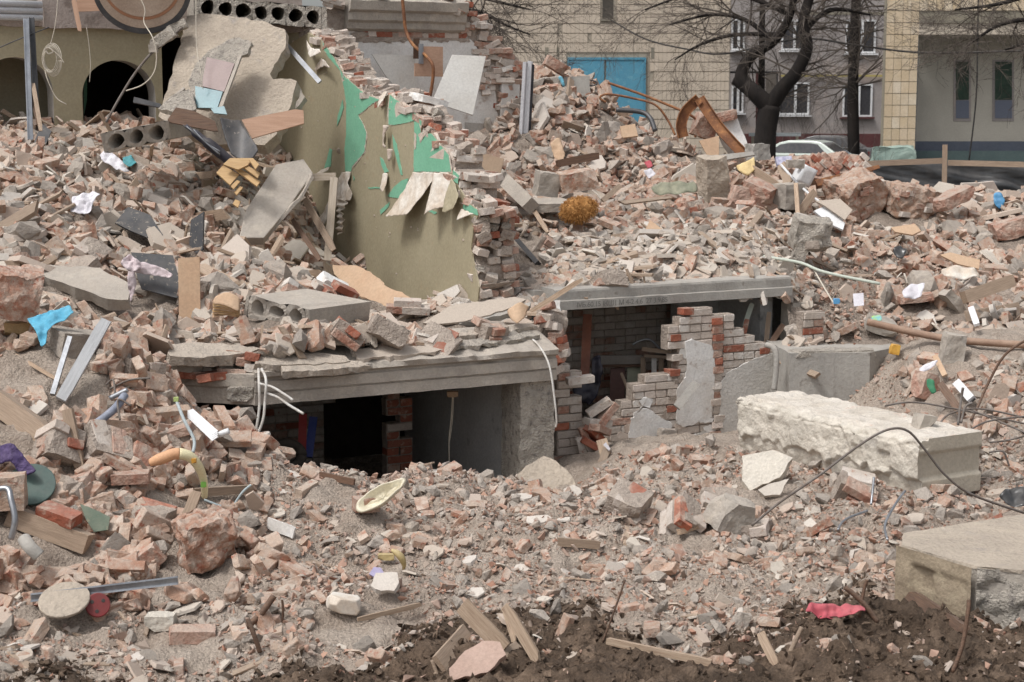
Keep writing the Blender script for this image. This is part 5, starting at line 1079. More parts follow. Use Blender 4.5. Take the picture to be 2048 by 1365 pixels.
pslab('tan_board', [(356, 517), (399, 514), (401, 640), (375, 640), (358, 632)], yb(378, 625, .12), (.05, -.97, .2), .02, m_card, label='upright tan fibreboard panel beside the black board', cat='board')
cloth('white_cloth', [(146, 396), (188, 385), (203, 395), (188, 410), (183, 428), (160, 434), (143, 430)], yb(170, 430, .12), (0, -.7, .7), m_cloth_w, amp=.05, cell=.013, fs=14, seed=5, label='white crumpled cloth on the left heap', cat='cloth'); cloth('white_paper', [(200, 312), (218, 305), (240, 320), (260, 345), (250, 350), (225, 338), (205, 325)], yb(230, 345, .1), (0, -.7, .7), m_cloth_w, amp=.04, cell=.013, fs=14, seed=9, label='torn white paper below the hollow-core piece', cat='paper')
cloth('teal_rag', [(246, 318), (262, 312), (275, 330), (258, 336), (247, 330)], yb(260, 335, .1), (0, -.7, .7), M('teal_cloth', lin(70, 160, 170), lin(56, 140, 150), s=6, bump=.1), amp=.03, cell=.012, fs=20, seed=7, label='small teal rag on the left heap', cat='rag')
pslab('long_concrete_slab', [(84, 530), (200, 536), (255, 565), (256, 600), (215, 598), (150, 575), (86, 552)], yb(170, 590, .25), (0, -.55, .83), .12, m_concbig, seg=.06, amp=.012, seed=11, label='long flat concrete slab lying in the left heap', cat='slab')
bkw = P(430, 640, yb(430, 640, .1)); bk_ = thing('open_book', bkw, 'open water-stained brown book lying beside the tan board', 'book')
for i in range(9): cloth('page', [(424, 636 - i * 3), (434, 606 - i), (462, 600 - i * .6), (480, 604), (478, 640 - i)], yb(450, 640, .1) - .008 * i, (.1, -.8, .6), M('brown_paper', lin(206, 170, 120), lin(186, 142, 88), s=6, bump=.2) if i % 2 else m_card, amp=.012, cell=.016, fs=8, seed=i, parent=bk_, func=lambda s, t, i=i: .05 * math.sin(s * 2.6) + .004 * i)
hollow('hollow_core_slab_piece', P(488, 632, 14.62), (.97, -.2, -.17), (.1, -.2, 1), (.78, .62, .03), 3, .178, .185, .064, .62, m_concbig, 'hollow-core slab piece with three open cells lying on the ledge', 'slab', seed=12, edge=.03)
lsx = thing('layered_slab', P(950, 645, 15.1), 'layered roof slab with flaking top lying on the ledge', 'slab')
for i, (pts, zt2, th) in enumerate((([(846, 646), (900, 612), (1030, 594), (1052, 599), (1005, 622), (930, 643), (880, 648)], 0, .03), ([(905, 640), (1000, 618), (1062, 604), (1060, 612), (1000, 632), (920, 648)], .02, .07))): pslab('layer', pts, 15.1 + zt2, (.05, -.6, .8), th, (m_plast, m_concclean)[i], parent=lsx, seg=.06, amp=.008, seed=i)
pslab('torn_wallboard', [(665, 530), (715, 532), (740, 545), (775, 575), (810, 590), (846, 615), (836, 625), (760, 612), (700, 580), (668, 548)], 16.4, (-.5, -.6, .62), .012, m_card, seg=.05, amp=.01, seed=3, label='torn beige wallboard lying along the foot of the olive wall', cat='board')
cloth('wallpaper_roll', [(1014, 622), (1040, 612), (1058, 616), (1050, 640), (1034, 655), (1020, 640)], 15.0, (0, -.8, .5), m_card, amp=.01, cell=.012, fs=5, seed=3, func=lambda s, t: .07 * math.sin(s * 3), label='curled scrap of wallpaper at the right end of the ledge', cat='wallpaper')
plank('splintered_stick', (1062, 624, 14.95), (1164, 559, 14.9), .045, .025, m_woodraw, rag=.5, label='splintered pale stick pointing across the edge beam', cat='stick')
cm = thing('brick_cluster', P(650, 600, 15.3), 'cluster of mortared bricks with white plaster on the ledge heap', 'masonry')
block('plaster', P(668, 572, 15.5), (.3, .2, .1), m_white, (25, 30, 30), 71, cm, sub=3, amp=.012)
for i, (a, b, rz) in enumerate(((650, 578, 40), (668, 590, 40), (690, 600, 35), (705, 610, 30), (690, 580, 42))): o = bpy.data.objects.new('brick', BRK[(i % 3, 0)][i]); place(o, P(a, b, 15.3 - .02 * i), cm); o.rotation_euler = (R(25), R(25), R(rz))
cb_ = thing('brick_pair', P(815, 625, 15.4), 'two mortared pale bricks lying before the torn wallboard', 'masonry')
for i, (a, b) in enumerate(((800, 618), (832, 620), (815, 606))): o = bpy.data.objects.new('brick', BRK[((2, 0, 0)[i], 0)][i]); place(o, P(a, b, 15.3), cb_); o.rotation_euler = (R(8), R(3), R(4))
block('big_masonry_block', P(14, 592, 12.75), (.44, .36, .36), m_brick, (10, 12, 24), 72, sub=5, amp=.035, cuts=7, chip=.3, label='big dusty masonry block at the left edge below the slab', cat='masonry')
block('dusty_boulder', P(150, 690, 12.6), (.34, .3, .18), m_conc, (5, 10, 40), 73, sub=4, amp=.02, label='grey dusty concrete boulder behind the white plank', cat='concrete')
# ---- white cupboard room
plank('rusty_pipe_bar', (0, 0, 0.1), (1, 1, .1), .01, .01, m_rust) if False else None
cable('rusty_pipe', [(804, -10, 20.9), (808, 30, 20.9), (812, 62, 20.9), (826, 90, 20.8), (852, 112, 20.7), (865, 130, 20.6), (866, 155, 20.6), (860, 195, 20.6)], .02, m_rust, 'thin bent rusty pipe before the whitewashed wall', 'pipe', n=8)
cub = thing('white_cupboard', P(920, 230, 20.4), 'white cupboard door hanging crooked on the whitewashed wall', 'cupboard')
m_cup = M('white_laminate', lin(216, 214, 208), lin(204, 200, 192), s=2, c3=lin(176, 158, 140), s3=4, t3=(.64, .76), bump=.05, rough=.45)
pslab('door', [(904, 110), (972, 113), (946, 231), (864, 204)], 20.5, (.05, -.97, .2), .03, m_cup, parent=cub, bevel=.004); pslab('lower_edge', [(862, 202), (945, 232), (940, 221), (866, 196)], 20.47, (0, -.8, -.6), .02, m_ply, parent=cub)
pslab('laminate_sheet', [(744, 109), (830, 112), (832, 195), (800, 186), (770, 150)], 20.9, (.45, -.89, 0), .02, m_cup, label='white laminate panel on the rear wall', cat='panel')
bs_ = thing('brown_board', P(858, 155, 20.6), 'square brown hardboard hooked on the whitewashed wall', 'board'); pslab('board', [(829, 127), (843, 127), (844, 93), (886, 94), (886, 154), (829, 153)], 20.75, (.45, -.89, 0), .012, m_ply, parent=bs_); pslab('hook', [(838, 88), (847, 88), (847, 128), (838, 128)], 20.7, (.45, -.89, 0), .012, m_galv, parent=bs_); pslab('niche', [(827, 77), (839, 77), (839, 118), (827, 118)], 20.95, (.45, -.89, 0), .01, m_wooddark, parent=bs_)
pslab('hardboard_sheet', [(942, 300), (1008, 318), (996, 366), (950, 360)], 19.6, (-.2, -.9, .3), .015, M('brown_hardboard', lin(172, 146, 120), lin(160, 134, 110), s=2, bump=.1), label='brown hardboard panel leaning below the window reveal', cat='panel')
block('plaster_lump', P(862, 203, 17.7), (.38, .26, .07), m_white, (6, 12, 30), 75, sub=3, amp=.012, label='white plaster cap lying on the broken wall top', cat='plaster'); block('plaster_lump', P(896, 258, 17.4), (.2, .18, .1), m_white, (0, 5, 20), 76, sub=3, amp=.014, label='pale plaster lump on the broken wall below the cupboard', cat='plaster')
plank('curtain_rail', (566, 82, 18.8), (640, 165, 18.2), .05, .02, m_galv, label='bent aluminium rail hanging on the torn olive wall', cat='rail')
# ---- ridge heap on the right
block('concrete_block', P(1425, 362, 21.0), (.3, .3, .58), m_slabdust, (8, -6, 20), 81, sub=4, amp=.02, cuts=5, chip=.3, label='tall pale concrete block standing on the ridge', cat='concrete')
block('concrete_cube', P(1093, 370, 19.5), (.25, .24, .27), m_concbig, (4, 8, 15), 82, sub=3, amp=.012, cuts=3, chip=.15, label='grey concrete cube left of the brown fibre clump', cat='concrete'); block('masonry_lump', P(1155, 362, 19.5), (.42, .3, .22), m_brick, (5, -8, 12), 83, sub=3, amp=.015, label='reddish masonry lump above the brown fibre clump', cat='masonry')
plank('concrete_post', (1003, 355, 19.8), (1062, 412, 18.9), .16, .14, m_concbig, rag=.1, label='broken concrete post lying beside the grey cube', cat='concrete'); block('flat_concrete', P(1100, 412, 19.2), (.45, .3, .1), m_concbig, (10, 0, 5), 84, sub=3, amp=.012, label='flat concrete piece under the grey cube', cat='concrete')
fc = thing('coir_clump', P(1157, 445, 18.9), 'shaggy orange brown fibre clump on the rubble', 'fibre')
m_coir = M('coir', lin(206, 150, 84), lin(172, 118, 58), dust=.03, s=14, bump=.8, bs=70); mbf = MB(); rdf = random.Random(3); cc = P(1157, 419, 18.85)
mrot = Euler((0, R(-12), 0)).to_matrix(); bmi = bmesh.new(); bmesh.ops.create_icosphere(bmi, subdivisions=4, radius=1.0)
Vb = [Vector((v.co.x * .195, v.co.y * .14, v.co.z * .125)) * (1 + .10 * mnoise.noise(v.co * 1.7) + .06 * mnoise.noise(v.co * 6)) for v in bmi.verts]; Fb_ = [tuple(v.index for v in f.verts) for f in bmi.faces]; bmi.free(); obj('core', [cc + mrot @ v for v in Vb], Fb_, m_coir, fc, smooth=True)
for i in range(1500):
    d = Vector((rdf.gauss(0, 1), rdf.gauss(0, 1), rdf.gauss(0, 1))).normalized(); q = cc + mrot @ Vector((d.x * .19, d.y * .135, d.z * .12)); t_ = (d * .7 + Vector((rdf.gauss(0, .8), rdf.gauss(0, .8), rdf.gauss(0, .8)))).normalized() * .05; mbf.tube([q, q + t_ * .6, q + t_ + Vector((0, 0, -.012))], .0028, 3, caps=False)
mbf.build('fibres', m_coir, fc)
rs_ = thing('bent_rusty_channel', P(1480, 300, 22.4), 'rusty steel channel bent into a peak against the sky-blue door side', 'steel')
rs_['label'] = 'rusty steel channel bent into a sharp peak on the ridge'
for mt, pts in ((m_rust, ((1366, 275, 22.6), (1362, 250, 22.6), (1372, 222, 22.6), (1398, 197, 22.6))), (m_rust, ((1398, 197, 22.6), (1430, 245, 22.5), (1455, 275, 22.4), (1486, 308, 22.3)))):
    sp = spline([P(*q) for q in pts], 6); V, F = [], []
    for i, q in enumerate(sp):
        t = (sp[min(i + 1, len(sp) - 1)] - sp[max(i - 1, 0)]).normalized(); s = t.cross(Vector((0, -1, 0))).normalized(); f = Vector((0, -1, 0))
        V += [q - s * .07 + f * .06, q - s * .07, q + s * .07, q + s * .07 + f * .06, q + s * .06 + f * .06, q + s * .06 + f * .012, q - s * .06 + f * .012, q - s * .06 + f * .06]
    for i in range(len(sp) - 1):
        for j in range(8): F.append((i * 8 + j, i * 8 + (j + 1) % 8, (i + 1) * 8 + (j + 1) % 8, (i + 1) * 8 + j))
    obj('channel', V, F, mt, rs_)
cable('rusty_rod', [(1216, 166, 23.2), (1280, 188, 23.1), (1340, 212, 23.0), (1372, 226, 22.9), (1392, 240, 22.9), (1395, 260, 22.9), (1390, 275, 22.9)], .018, m_rust, 'long rusty rod sticking out left of the bent channel', 'rod', n=8); cable('rusty_rod', [(1212, 205, 23.0), (1200, 196, 23.0), (1215, 189, 23.0), (1262, 196, 23.0), (1310, 210, 22.9), (1335, 240, 22.9), (1350, 270, 22.8)], .016, m_rust, 'lower curled rusty rod before the blue doors', 'rod', n=8)
cable('grey_steel_strip', [(1232, 220, 22.9), (1280, 224, 22.9), (1300, 236, 22.8), (1310, 262, 22.7)], .035, m_darksteel, 'curved grey steel strip on the ridge crest', 'steel', n=6)
cable('steel_loop', [(1178, 160, 23.4), (1190, 163, 23.4), (1194, 167, 23.4), (1186, 172, 23.4), (1176, 170, 23.4)], .01, m_darksteel, 'small bent steel loop beside the blue doors', 'steel')
mp_ = thing('brick_pillar_piece', P(1450, 300, 22.8), 'white plastered brick pillar piece leaning on the ridge', 'masonry')
pslab('plastered_face', [(1440, 235), (1470, 226), (1496, 292), (1492, 300), (1470, 304), (1446, 262)], 22.7, (.2, -.9, .3), .22, m_white, parent=mp_, seg=.06, amp=.01); block('brick_head', P(1442, 236, 22.8), (.4, .3, .12), m_bwpink, (0, -12, 0), 86, mp_, sub=3, amp=.012); block('brick_side', P(1408, 255, 22.9), (.28, .3, .3), m_bwpink, (0, 20, 10), 87, mp_, sub=3, amp=.02)
pslab('concrete_slab_upright', [(1128, 154), (1180, 152), (1180, 195), (1150, 196), (1120, 185)], 23.2, (0, -1, .1), .2, m_concclean, seg=.06, amp=.01, label='grey concrete slab standing before the blue doors', cat='slab'); cloth('blue_bag', [(1116, 155), (1124, 153), (1131, 172), (1126, 176)], 23.0, (0, -1, .2), M('lightblue_film', lin(120, 200, 226), bump=.1, rough=.35), amp=.03, cell=.02, seed=2, label='tiny light blue bag on the ridge crest', cat='bag')
block('ridge_bricks', P(1110, 132, 23.2), (.3, .25, .14), m_bwpink, (0, 30, 10), 88, sub=3, amp=.015, label='mortared brick piece on the top of the ridge', cat='masonry')
pslab('tan_board', [(1240, 253), (1270, 248), (1276, 272), (1244, 276)], 22.2, (0, -.9, .4), .04, m_card, label='small square tan board on the ridge below the doors', cat='board'); pslab('tan_board', [(1398, 282), (1438, 272), (1438, 314), (1415, 312)], 21.8, (0, -.9, .3), .02, m_card, label='tan board upright left of the rusty channel foot', cat='board'); pslab('grey_strip', [(1438, 310), (1506, 303), (1510, 310), (1440, 322)], 21.6, (0, -.8, .5), .03, m_concclean, label='grey flat strip lying at the rusty channel foot', cat='strip'); block('grey_lump', P(1515, 306, 22.0), (.26, .24, .2), m_concclean, (0, 0, 20), 89, sub=3, amp=.02, label='dark grey concrete lump before the parked car', cat='concrete')
cm2 = thing('fallen_brick_wall_piece', P(1650, 345, 22.4), 'long fallen piece of red brick wall in front of the fence', 'masonry')
pslab('masonry', [(1560, 318), (1610, 309), (1690, 305), (1725, 312), (1748, 335), (1700, 345), (1640, 358), (1580, 352)], 22.2, (0, -.75, .66), .25, m_bwpink, parent=cm2, seg=.05, amp=.02, seed=5); pslab('steel_angle', [(1630, 360), (1758, 330), (1760, 336), (1700, 356), (1636, 372)], 22.0, (0, -.9, .3), .03, m_rust, parent=cm2)
for i in range(34):
    a, b = rdf.uniform(1570, 1738), rdf.uniform(312, 346); o = bpy.data.objects.new('brick', BRK[(rdf.choice((0, 1, 2, 2)), 1)][i % 5]); place(o, PP(a, b, P(1650, 332, 22.17), Vector((0, -.75, .66))), cm2); o.rotation_euler = (R(42), 0, R(90 + rdf.uniform(-12, 12)))
for (a, b, sz, rt_, sd_, lb) in ((1712, 400, (.6, .5, .5), (10, -14, 24), 91, 'huge broken brick wall chunk with rounded plaster side'), (1818, 410, (.58, .5, .38), (4, 10, 10), 92, 'second big masonry chunk right of the rounded one')):
    c_ = P(a, b, 21.2); t = thing('brick_wall_chunk', c_ - EZ * .2, lb, 'masonry'); block('core', c_, sz, m_brick, rt_, sd_, t, sub=5, amp=.045, fr=6, cuts=6, chip=.24); me_ = Euler(tuple(R(v) for v in rt_)).to_matrix()
    for i in range(16):
        q = Vector((rdf.uniform(-.42, .42) * sz[0], rdf.uniform(-.45, .1) * sz[1], sz[2] * (.40 if i < 10 else rdf.uniform(-.3, .4)))); q.y = -sz[1] * .43 if i >= 10 else q.y
        o = bpy.data.objects.new('brick', BRK[(rdf.choice((0, 2, 2)), 1)][i % 5]); place(o, c_ + me_ @ q, t); o.rotation_euler = (me_ @ Euler((rdf.gauss(0, .1), rdf.gauss(0, .1), rdf.gauss(0, .2))).to_matrix()).to_euler()
for i, (a, b, s, rt_, lb) in enumerate(((1520, 385, (.36, .28, .2), (10, 20, -30), 'pinkish masonry piece behind the white pipe'), (1575, 395, (.3, .3, .3), (0, 0, 30), 'rounded grey boulder on the right heap'), (1478, 400, (.22, .24, .3), (0, 15, 10), 'upright brick lump right of the tall block'), (1520, 410, (.34, .26, .16), (12, 18, 20), 'two-brick mortar lump below the pinkish piece'), (1590, 330, (.2, .2, .1), (0, 0, 0), 'flat stone behind the white canister'), (1905, 400, (.5, .25, .14), (0, -22, 20), 'long pale masonry strip at the ridge crest right'))): block('masonry_lump', P(a, b, 20.6), s, (m_bwpink, m_concbig)[i in (1, 4)], rt_, 93 + i, sub=3, amp=.02, label=lb, cat='masonry')
cs = thing('concrete_stump', P(1620, 505, 18.6), 'hollow broken concrete stump at the end of the slab debris', 'concrete')
block('stump', P(1622, 472, 18.6), (.4, .36, .34), m_concrough, (10, 8, 0), 99, cs, sub=5, amp=.035, chip=.3); block('root', P(1600, 500, 18.5), (.14, .2, .3), m_concrough, (0, 20, 0), 100, cs, sub=3, amp=.02); block('cavity', P(1624, 492, 18.38), (.14, .06, .08), m_mortar, (0, 0, 0), 101, cs, sub=2, amp=.01)
can = thing('white_canister', P(1610, 372, 21.2), 'white plastic canister lying on the right heap', 'canister'); block('body', P(1608, 350, 21.2), (.2, .18, .24), m_whiteplastic, (10, 25, 20), 102, can, sub=2, amp=.004, cuts=4, chip=.12, smooth=True); block('cap', P(1598, 333, 21.12), (.08, .08, .05), m_whiteplastic, (10, 25, 20), 103, can, sub=1, amp=.001, cuts=0)
cable('white_plastic_pipe', [(1562, 330, 21.0), (1600, 372, 20.6), (1640, 405, 20.2), (1685, 440, 19.9)], .016, m_whiteplastic, 'thin white plastic pipe lying down the right heap', 'pipe', n=8)
pslab('carton', [(1551, 314), (1583, 312), (1586, 330), (1555, 330)], 21.9, (0, -.8, .5), .08, M('printed_carton', lin(196, 196, 214), lin(150, 150, 184), s=22, bump=0), label='small white and violet carton behind the canister', cat='carton'); cloth('yellow_foam', [(1472, 332), (1490, 328), (1508, 316), (1510, 340), (1495, 355), (1478, 344)], 21.0, (0, -.8, .5), M('yellow_foam', lin(226, 200, 142), lin(212, 180, 120), s=6, bump=.3), amp=.03, cell=.02, seed=4, thick=.02, label='torn yellow foam scrap on the right heap', cat='foam')
for i, (a, b, w_, lb) in enumerate((((1504, 338, 21.0), (1556, 372, 20.7), .1, 'grey-brown board lying above the pinkish masonry'), ((1562, 330, 21.1), (1578, 368, 20.7), .11, 'short upright board beside the white pipe'), ((1596, 430, 20.2), (1630, 382, 20.3), .09, 'grey board crossing the white pipe'), ((1592, 368, 20.3), (1596, 428, 20.0), .05, 'raw stake standing at the white pipe'))): plank('broken_board', a, b, w_, .03, m_wood if i != 3 else m_woodraw, roll=.3, rag=.2, seed=i, label=lb, cat='board')
pslab('white_tray', [(1628, 422), (1650, 412), (1690, 446), (1686, 460), (1660, 448)], 19.9, (0, -.7, .7), .03, m_whiteplastic, label='white plastic tray under the end of the white pipe', cat='tray'); pslab('tile_piece', [(1630, 402), (1680, 398), (1705, 420), (1690, 440), (1650, 412)], 19.95, (0, -.7, .7), .02, m_plast, label='cream flat tile piece above the white tray', cat='tile')
cloth('blue_bag', [(1985, 388), (2000, 386), (2008, 405), (2000, 422), (1988, 412)], 21.2, (0, -.9, .4), M('blue_film', lin(70, 150, 200), lin(50, 120, 170), s=5, bump=.1, rough=.35), amp=.05, cell=.02, seed=7, label='blue plastic bag near the right end of the ridge', cat='bag'); cloth('black_bag', [(1784, 500), (1800, 494), (1812, 505), (1806, 522), (1790, 520)], 18.8, (0, -.8, .6), m_sheet, amp=.05, cell=.02, seed=8, label='black crumpled bag on the right slope', cat='bag')
pslab('grey_felt', [(1782, 455), (1830, 448), (1842, 462), (1825, 470), (1790, 464)], 19.4, (0, -.6, .8), .02, m_card, label='beige felt scrap below the second big masonry chunk', cat='felt'); pslab('cardboard', [(1880, 510), (1900, 505), (1960, 520), (1958, 538), (1915, 528)], 18.6, (0, -.7, .7), .02, m_card, label='bent cardboard on the right slope', cat='cardboard'); cloth('beige_sheet', [(1880, 545), (1905, 535), (1950, 540), (1960, 560), (1915, 566), (1885, 556)], 18.0, (0, -.7, .7), m_paper, amp=.06, cell=.025, seed=9, label='beige crumpled sheet on the right slope', cat='sheet'); cloth('white_rag', [(1803, 585), (1822, 572), (1850, 568), (1845, 585), (1840, 600), (1808, 602)], 17.6, (0, -.7, .7), m_cloth_w, amp=.05, cell=.02, seed=10, label='white rag on the right slope below the cardboard', cat='rag')
# ---- right slope and the hollow before it
plank('timber_beam', (1928, 596, 17.1), (2024, 562, 17.3), .13, .1, m_wood, rag=.1, label='weathered timber beam at the right edge of the slope', cat='beam')
cable('wooden_pole', [(1735, 644, 16.4), (1840, 668, 16.2), (1930, 682, 16.0), (2080, 692, 15.8)], .035, M('pole_wood', lin(160, 128, 106), lin(136, 104, 84), s=6, dust=.25, bump=.3), 'long wooden pole lying across the right slope', 'pole', n=10)
cable('green_hose_pipe', [(1524, 513, 17.6), (1600, 526, 17.4), (1650, 545, 17.2), (1760, 568, 17.0)], .016, M('pale_green_pipe', lin(190, 198, 184), bump=.05), 'pale curved plastic pipe above the foundation block', 'pipe', n=8)
cable('dangling_string', [(1628, 540, 17.3), (1648, 575, 17.1), (1668, 608, 16.9)], .008, m_wire, 'pale string hanging on the dusty bank', 'string')
cable('bent_cable', [(2060, 676, 14.6), (2010, 710, 14.6), (1975, 770, 14.6), (1955, 815, 14.5), (1942, 840, 14.4)], .012, m_wooddark, 'thick brown cable arching at the right edge', 'cable', n=8)
pslab('white_sheet_paper', [(1706, 588), (1727, 586), (1728, 611), (1708, 613)], 16.95, (0, -.8, .6), .006, m_cloth_w, label='white sheet of paper on the dusty bank', cat='paper')
cloth('green_wrapper', [(1742, 634), (1760, 630), (1764, 643), (1744, 646)], 16.6, (0, -.8, .6), M('lime_wrapper', lin(170, 214, 90), lin(120, 190, 200), s=18, bump=.05), amp=.02, cell=.015, seed=3, label='lime green wrapper on the dusty bank', cat='wrapper')
block('blue_plastic_bit', P(1673, 603, 16.9), (.06, .05, .05), M('blue_plastic', lin(80, 160, 216), bump=0, rough=.4), (0, 0, 0), 110, sub=1, amp=.003, label='tiny blue cap on the dusty bank', cat='cap'); block('yellow_cup', P(1789, 700, 16.3), (.08, .08, .09), M('yellow_plastic', lin(226, 170, 60), lin(200, 140, 40), s=8, bump=.1, rough=.5), (0, 10, 0), 111, sub=2, amp=.006, label='yellow plastic cup on the corner of the foundation block', cat='cup')
cloth('green_film', [(1852, 758), (1866, 760), (1872, 786), (1862, 790), (1854, 775)], 14.8, (0, -.9, .3), M('green_film', lin(50, 140, 96), lin(40, 116, 80), s=8, bump=.1, rough=.4), amp=.02, cell=.012, seed=4, label='green plastic scrap below the pole', cat='plastic')
prf = thing('white_profile', P(1930, 800, 14.8), 'short white plastic profile on the right slope', 'profile'); plank('profile', (1914, 766, 15.0), (1944, 800, 14.7), .075, .05, m_whiteplastic, parent=prf); plank('dark_end', (1944.5, 800.5, 14.69), (1946.5, 802.5, 14.69), .055, .03, m_black, parent=prf)
plank('white_lath', (1942, 616, 16.6), (1954, 650, 16.3), .06, .03, m_whiteplastic, rag=.1, label='white painted lath standing on the right slope', cat='lath'); plank('dark_lath', (1882, 770, 14.9), (1925, 830, 14.4), .07, .05, m_wooddark, rag=.2, label='dark board sloping down below the green scrap', cat='board')
plank('cardboard_strip', (1870, 712, 15.6), (1890, 752, 15.3), .05, .02, m_card, label='tan strip standing below the wooden pole', cat='strip')
cloth('grey_film', [(1838, 738), (1850, 730), (1876, 722), (1870, 732), (1848, 746), (1842, 756)], 15.4, (0, -.8, .6), m_cloth_w, amp=.02, cell=.014, seed=6, label='pale film strip hanging above the green scrap', cat='film')
for i, (a, b, s, rt_, lb) in enumerate((((1905, 620), 0, (.34, .16, .1), (0, 45, 20), 'tan masonry slab propped under the white rag'), ((1830, 610), 0, (.34, .25, .08), (0, -8, 0), 'flat pale slab lying over a hollow on the slope'), ((1905, 720), 0, (.2, .16, .3), (0, 10, 0), 'wedge shaped stone below the wooden pole'), ((1850, 790), 0, (.2, .16, .24), (0, 20, 30), 'dusty brick lump left of the green scrap'), ((1760, 665), 0, (.3, .22, .12), (20, 20, 0), 'pale broken brick lump above the foundation block'), ((2020, 470), 0, (.4, .3, .2), (0, -15, 0), 'big pink masonry piece at the right edge of the heap'))): block('masonry_lump', G(a[0], a[1], .06), s, m_bwpink if i % 2 else m_concbig, rt_, 120 + i, sub=3, amp=.018, label=lb, cat='masonry')
# ---- the long fallen block
LB = thing('fallen_concrete_block', PZ(1842, 1000, .22), 'long cream concrete block with rough scalloped face lying in the foreground right', 'concrete block')
c0_ = PZ(1842, 1000, .23); dl = (PZ(1477, 899, .23) - c0_); Lb = dl.length; dl.normalize(); dw = Vector((-dl.y, dl.x, 0)); dw = dw if dw.x > 0 else -dw; Wb, Hb = .62, .46
nx_, ny_, nz_ = 90, 24, 22
def lbpt(u, v, w_):                        # u along the block, v across, w up, all 0..1
    p = c0_ + dl * (u * Lb) + dw * (v * Wb) + EZ * (w_ * Hb)
    taper = .10 * u * (1 - w_); fr_ = max(0, 1 - v * 7)   # front band
    q = Vector((u * Lb, v * Wb, w_ * Hb))
    d = mnoise.fractal(q * 9 + Vector((3, 0, 0)), 1, 2.1, 5) * .018 + mnoise.fractal(q * 30, 1, 2, 3) * .004
    if v < .02:                             # slumped plates of render with ragged lower edges over a flatter core
        x = u * Lb; lowe = .30 + .16 * mnoise.noise(Vector((x * 5.5, 2, 0))) + .10 * mnoise.noise(Vector((x * 15, 7, 0))); topb = .93 + .06 * mnoise.noise(Vector((x * 7, 5, 0)))
        sm = lambda t: max(0, min(1, t)) ** 2 * (3 - 2 * max(0, min(1, t)))
        plate = sm((w_ - lowe) / .05) * (1 - sm((w_ - topb) / .08)); strip = sm((mnoise.noise(Vector((x * 4.2 + 3, w_ * .8, 1))) + .12) / .1)
        dent = 1 if .38 < w_ < .66 and .07 < u < .36 and math.sin(x * 21) > .25 else 0
        p -= dw * (plate * (.022 + .022 * strip) + d * .7 - .02 * dent + .02 * mnoise.noise(Vector((x * 2.2, w_, 8))))
        p += dw * .05 * max(0, .22 - w_) * 2
    elif u < .01:                           # cast end with two shallow ribs
        p += dl * (.022 * (math.exp(-((w_ - .18) / .10) ** 2) * 0 + (1 if .30 < w_ < .74 else 0)) + d * .12)
    elif w_ > .98: p += EZ * (d * .9)
    elif u > .99: p += dl * (d * 3 - .10 * w_)
    if w_ > .86 and v < .08: p += dw * (.05 * abs(mnoise.noise(q * 7))) - EZ * (.05 * abs(mnoise.noise(q * 6 + Vector((9, 0, 0)))))
    return p
def lbface(name, fn, na, nb, mat):
    V = [fn(i / na, j / nb) for j in range(nb + 1) for i in range(na + 1)]; F = [(j * (na + 1) + i, j * (na + 1) + i + 1, (j + 1) * (na + 1) + i + 1, (j + 1) * (na + 1) + i) for j in range(nb) for i in range(na)]
    return obj(name, V, F, mat, LB, smooth=True)
lbface('rough_face', lambda a, b: lbpt(1 - a, 0, b), 150, 34, m_cream); lbface('lime_top', lambda a, b: lbpt(1 - a, b, 1), 110, 30, m_creamtop)
lbface('cast_end', lambda a, b: lbpt(0, a, b), 30, 30, M('cast_end_concrete', lin(190, 180, 162), lin(178, 168, 150), s=2, c3=lin(150, 144, 134), s3=30, t3=(.66, .72), dust=.1, bump=.3)); lbface('far_side', lambda a, b: lbpt(a, 1, b), 40, 12, m_concbig); lbface('far_end', lambda a, b: lbpt(1, 1 - a, b), 20, 20, m_concrough); lbface('underside', lambda a, b: lbpt(a, b, 0), 30, 10, m_concbig)
block('stone_on_block', PZ(1848, 845, .72), (.15, .12, .12), m_concbig, (0, 10, 20), 131, sub=3, amp=.01, label='pale stone lying on the top of the long block', cat='stone')
# ---- the block at the lower right corner
CB = thing('corner_block', (2.65, 9.95, 0), 'cut concrete block at the lower right corner, smooth top and broken side', 'concrete block')
tp = [Vector(q) for q in ((2.79, 9.90, .43), (2.45, 10.40, .44), (2.53, 10.70, .43), (3.45, 11.2, .43), (4.7, 11.6, .43), (4.7, 9.3, .43))]
prism('body', [p - EZ * .012 for p in tp], (0, 0, 1), .55, m_concbig, CB, seg=.08, amp=.006)
tpm = [p + Vector((.0, 0, .0)) for p in tp]; prism('dusty_top', tpm, (0, 0, 1), .02, m_slabdust, CB, seg=.08, amp=.006, seed=2)
def side(name, a, b, mat, amp, fr, groove=None, out=.012):
    d = (b - a); L_ = d.length; d.normalize(); n = Vector((d.y, -d.x, 0)); n = n if n.dot(CAM - a) > 0 else -n; na, nb = 50, 26
    V = []
    for j in range(nb + 1):
        for i in range(na + 1):
            s, t = i / na, j / nb; q = a + d * (s * L_) - EZ * (t * .54); V.append(q + n * (out + mnoise.fractal(q * fr, 1, 2.1, 5) * amp - (groove(s, t) if groove else 0)))
    return obj(name, V, [(j * (na + 1) + i, j * (na + 1) + i + 1, (j + 1) * (na + 1) + i + 1, (j + 1) * (na + 1) + i) for j in range(nb) for i in range(na)], mat, CB, smooth=True)
side('cast_face', tp[1] + EZ * -.004, tp[0] + EZ * -.004, M('damp_concrete', lin(164, 147, 122), lin(142, 126, 104), s=2.5, c3=lin(170, 154, 128), s3=6, bump=.5), .008, 6, lambda s, t: .03 * (math.exp(-((s - .36) / .13) ** 4) * (t > .16)) + .012 * (t > .16) * (s > .2) * (s < .95), .05)
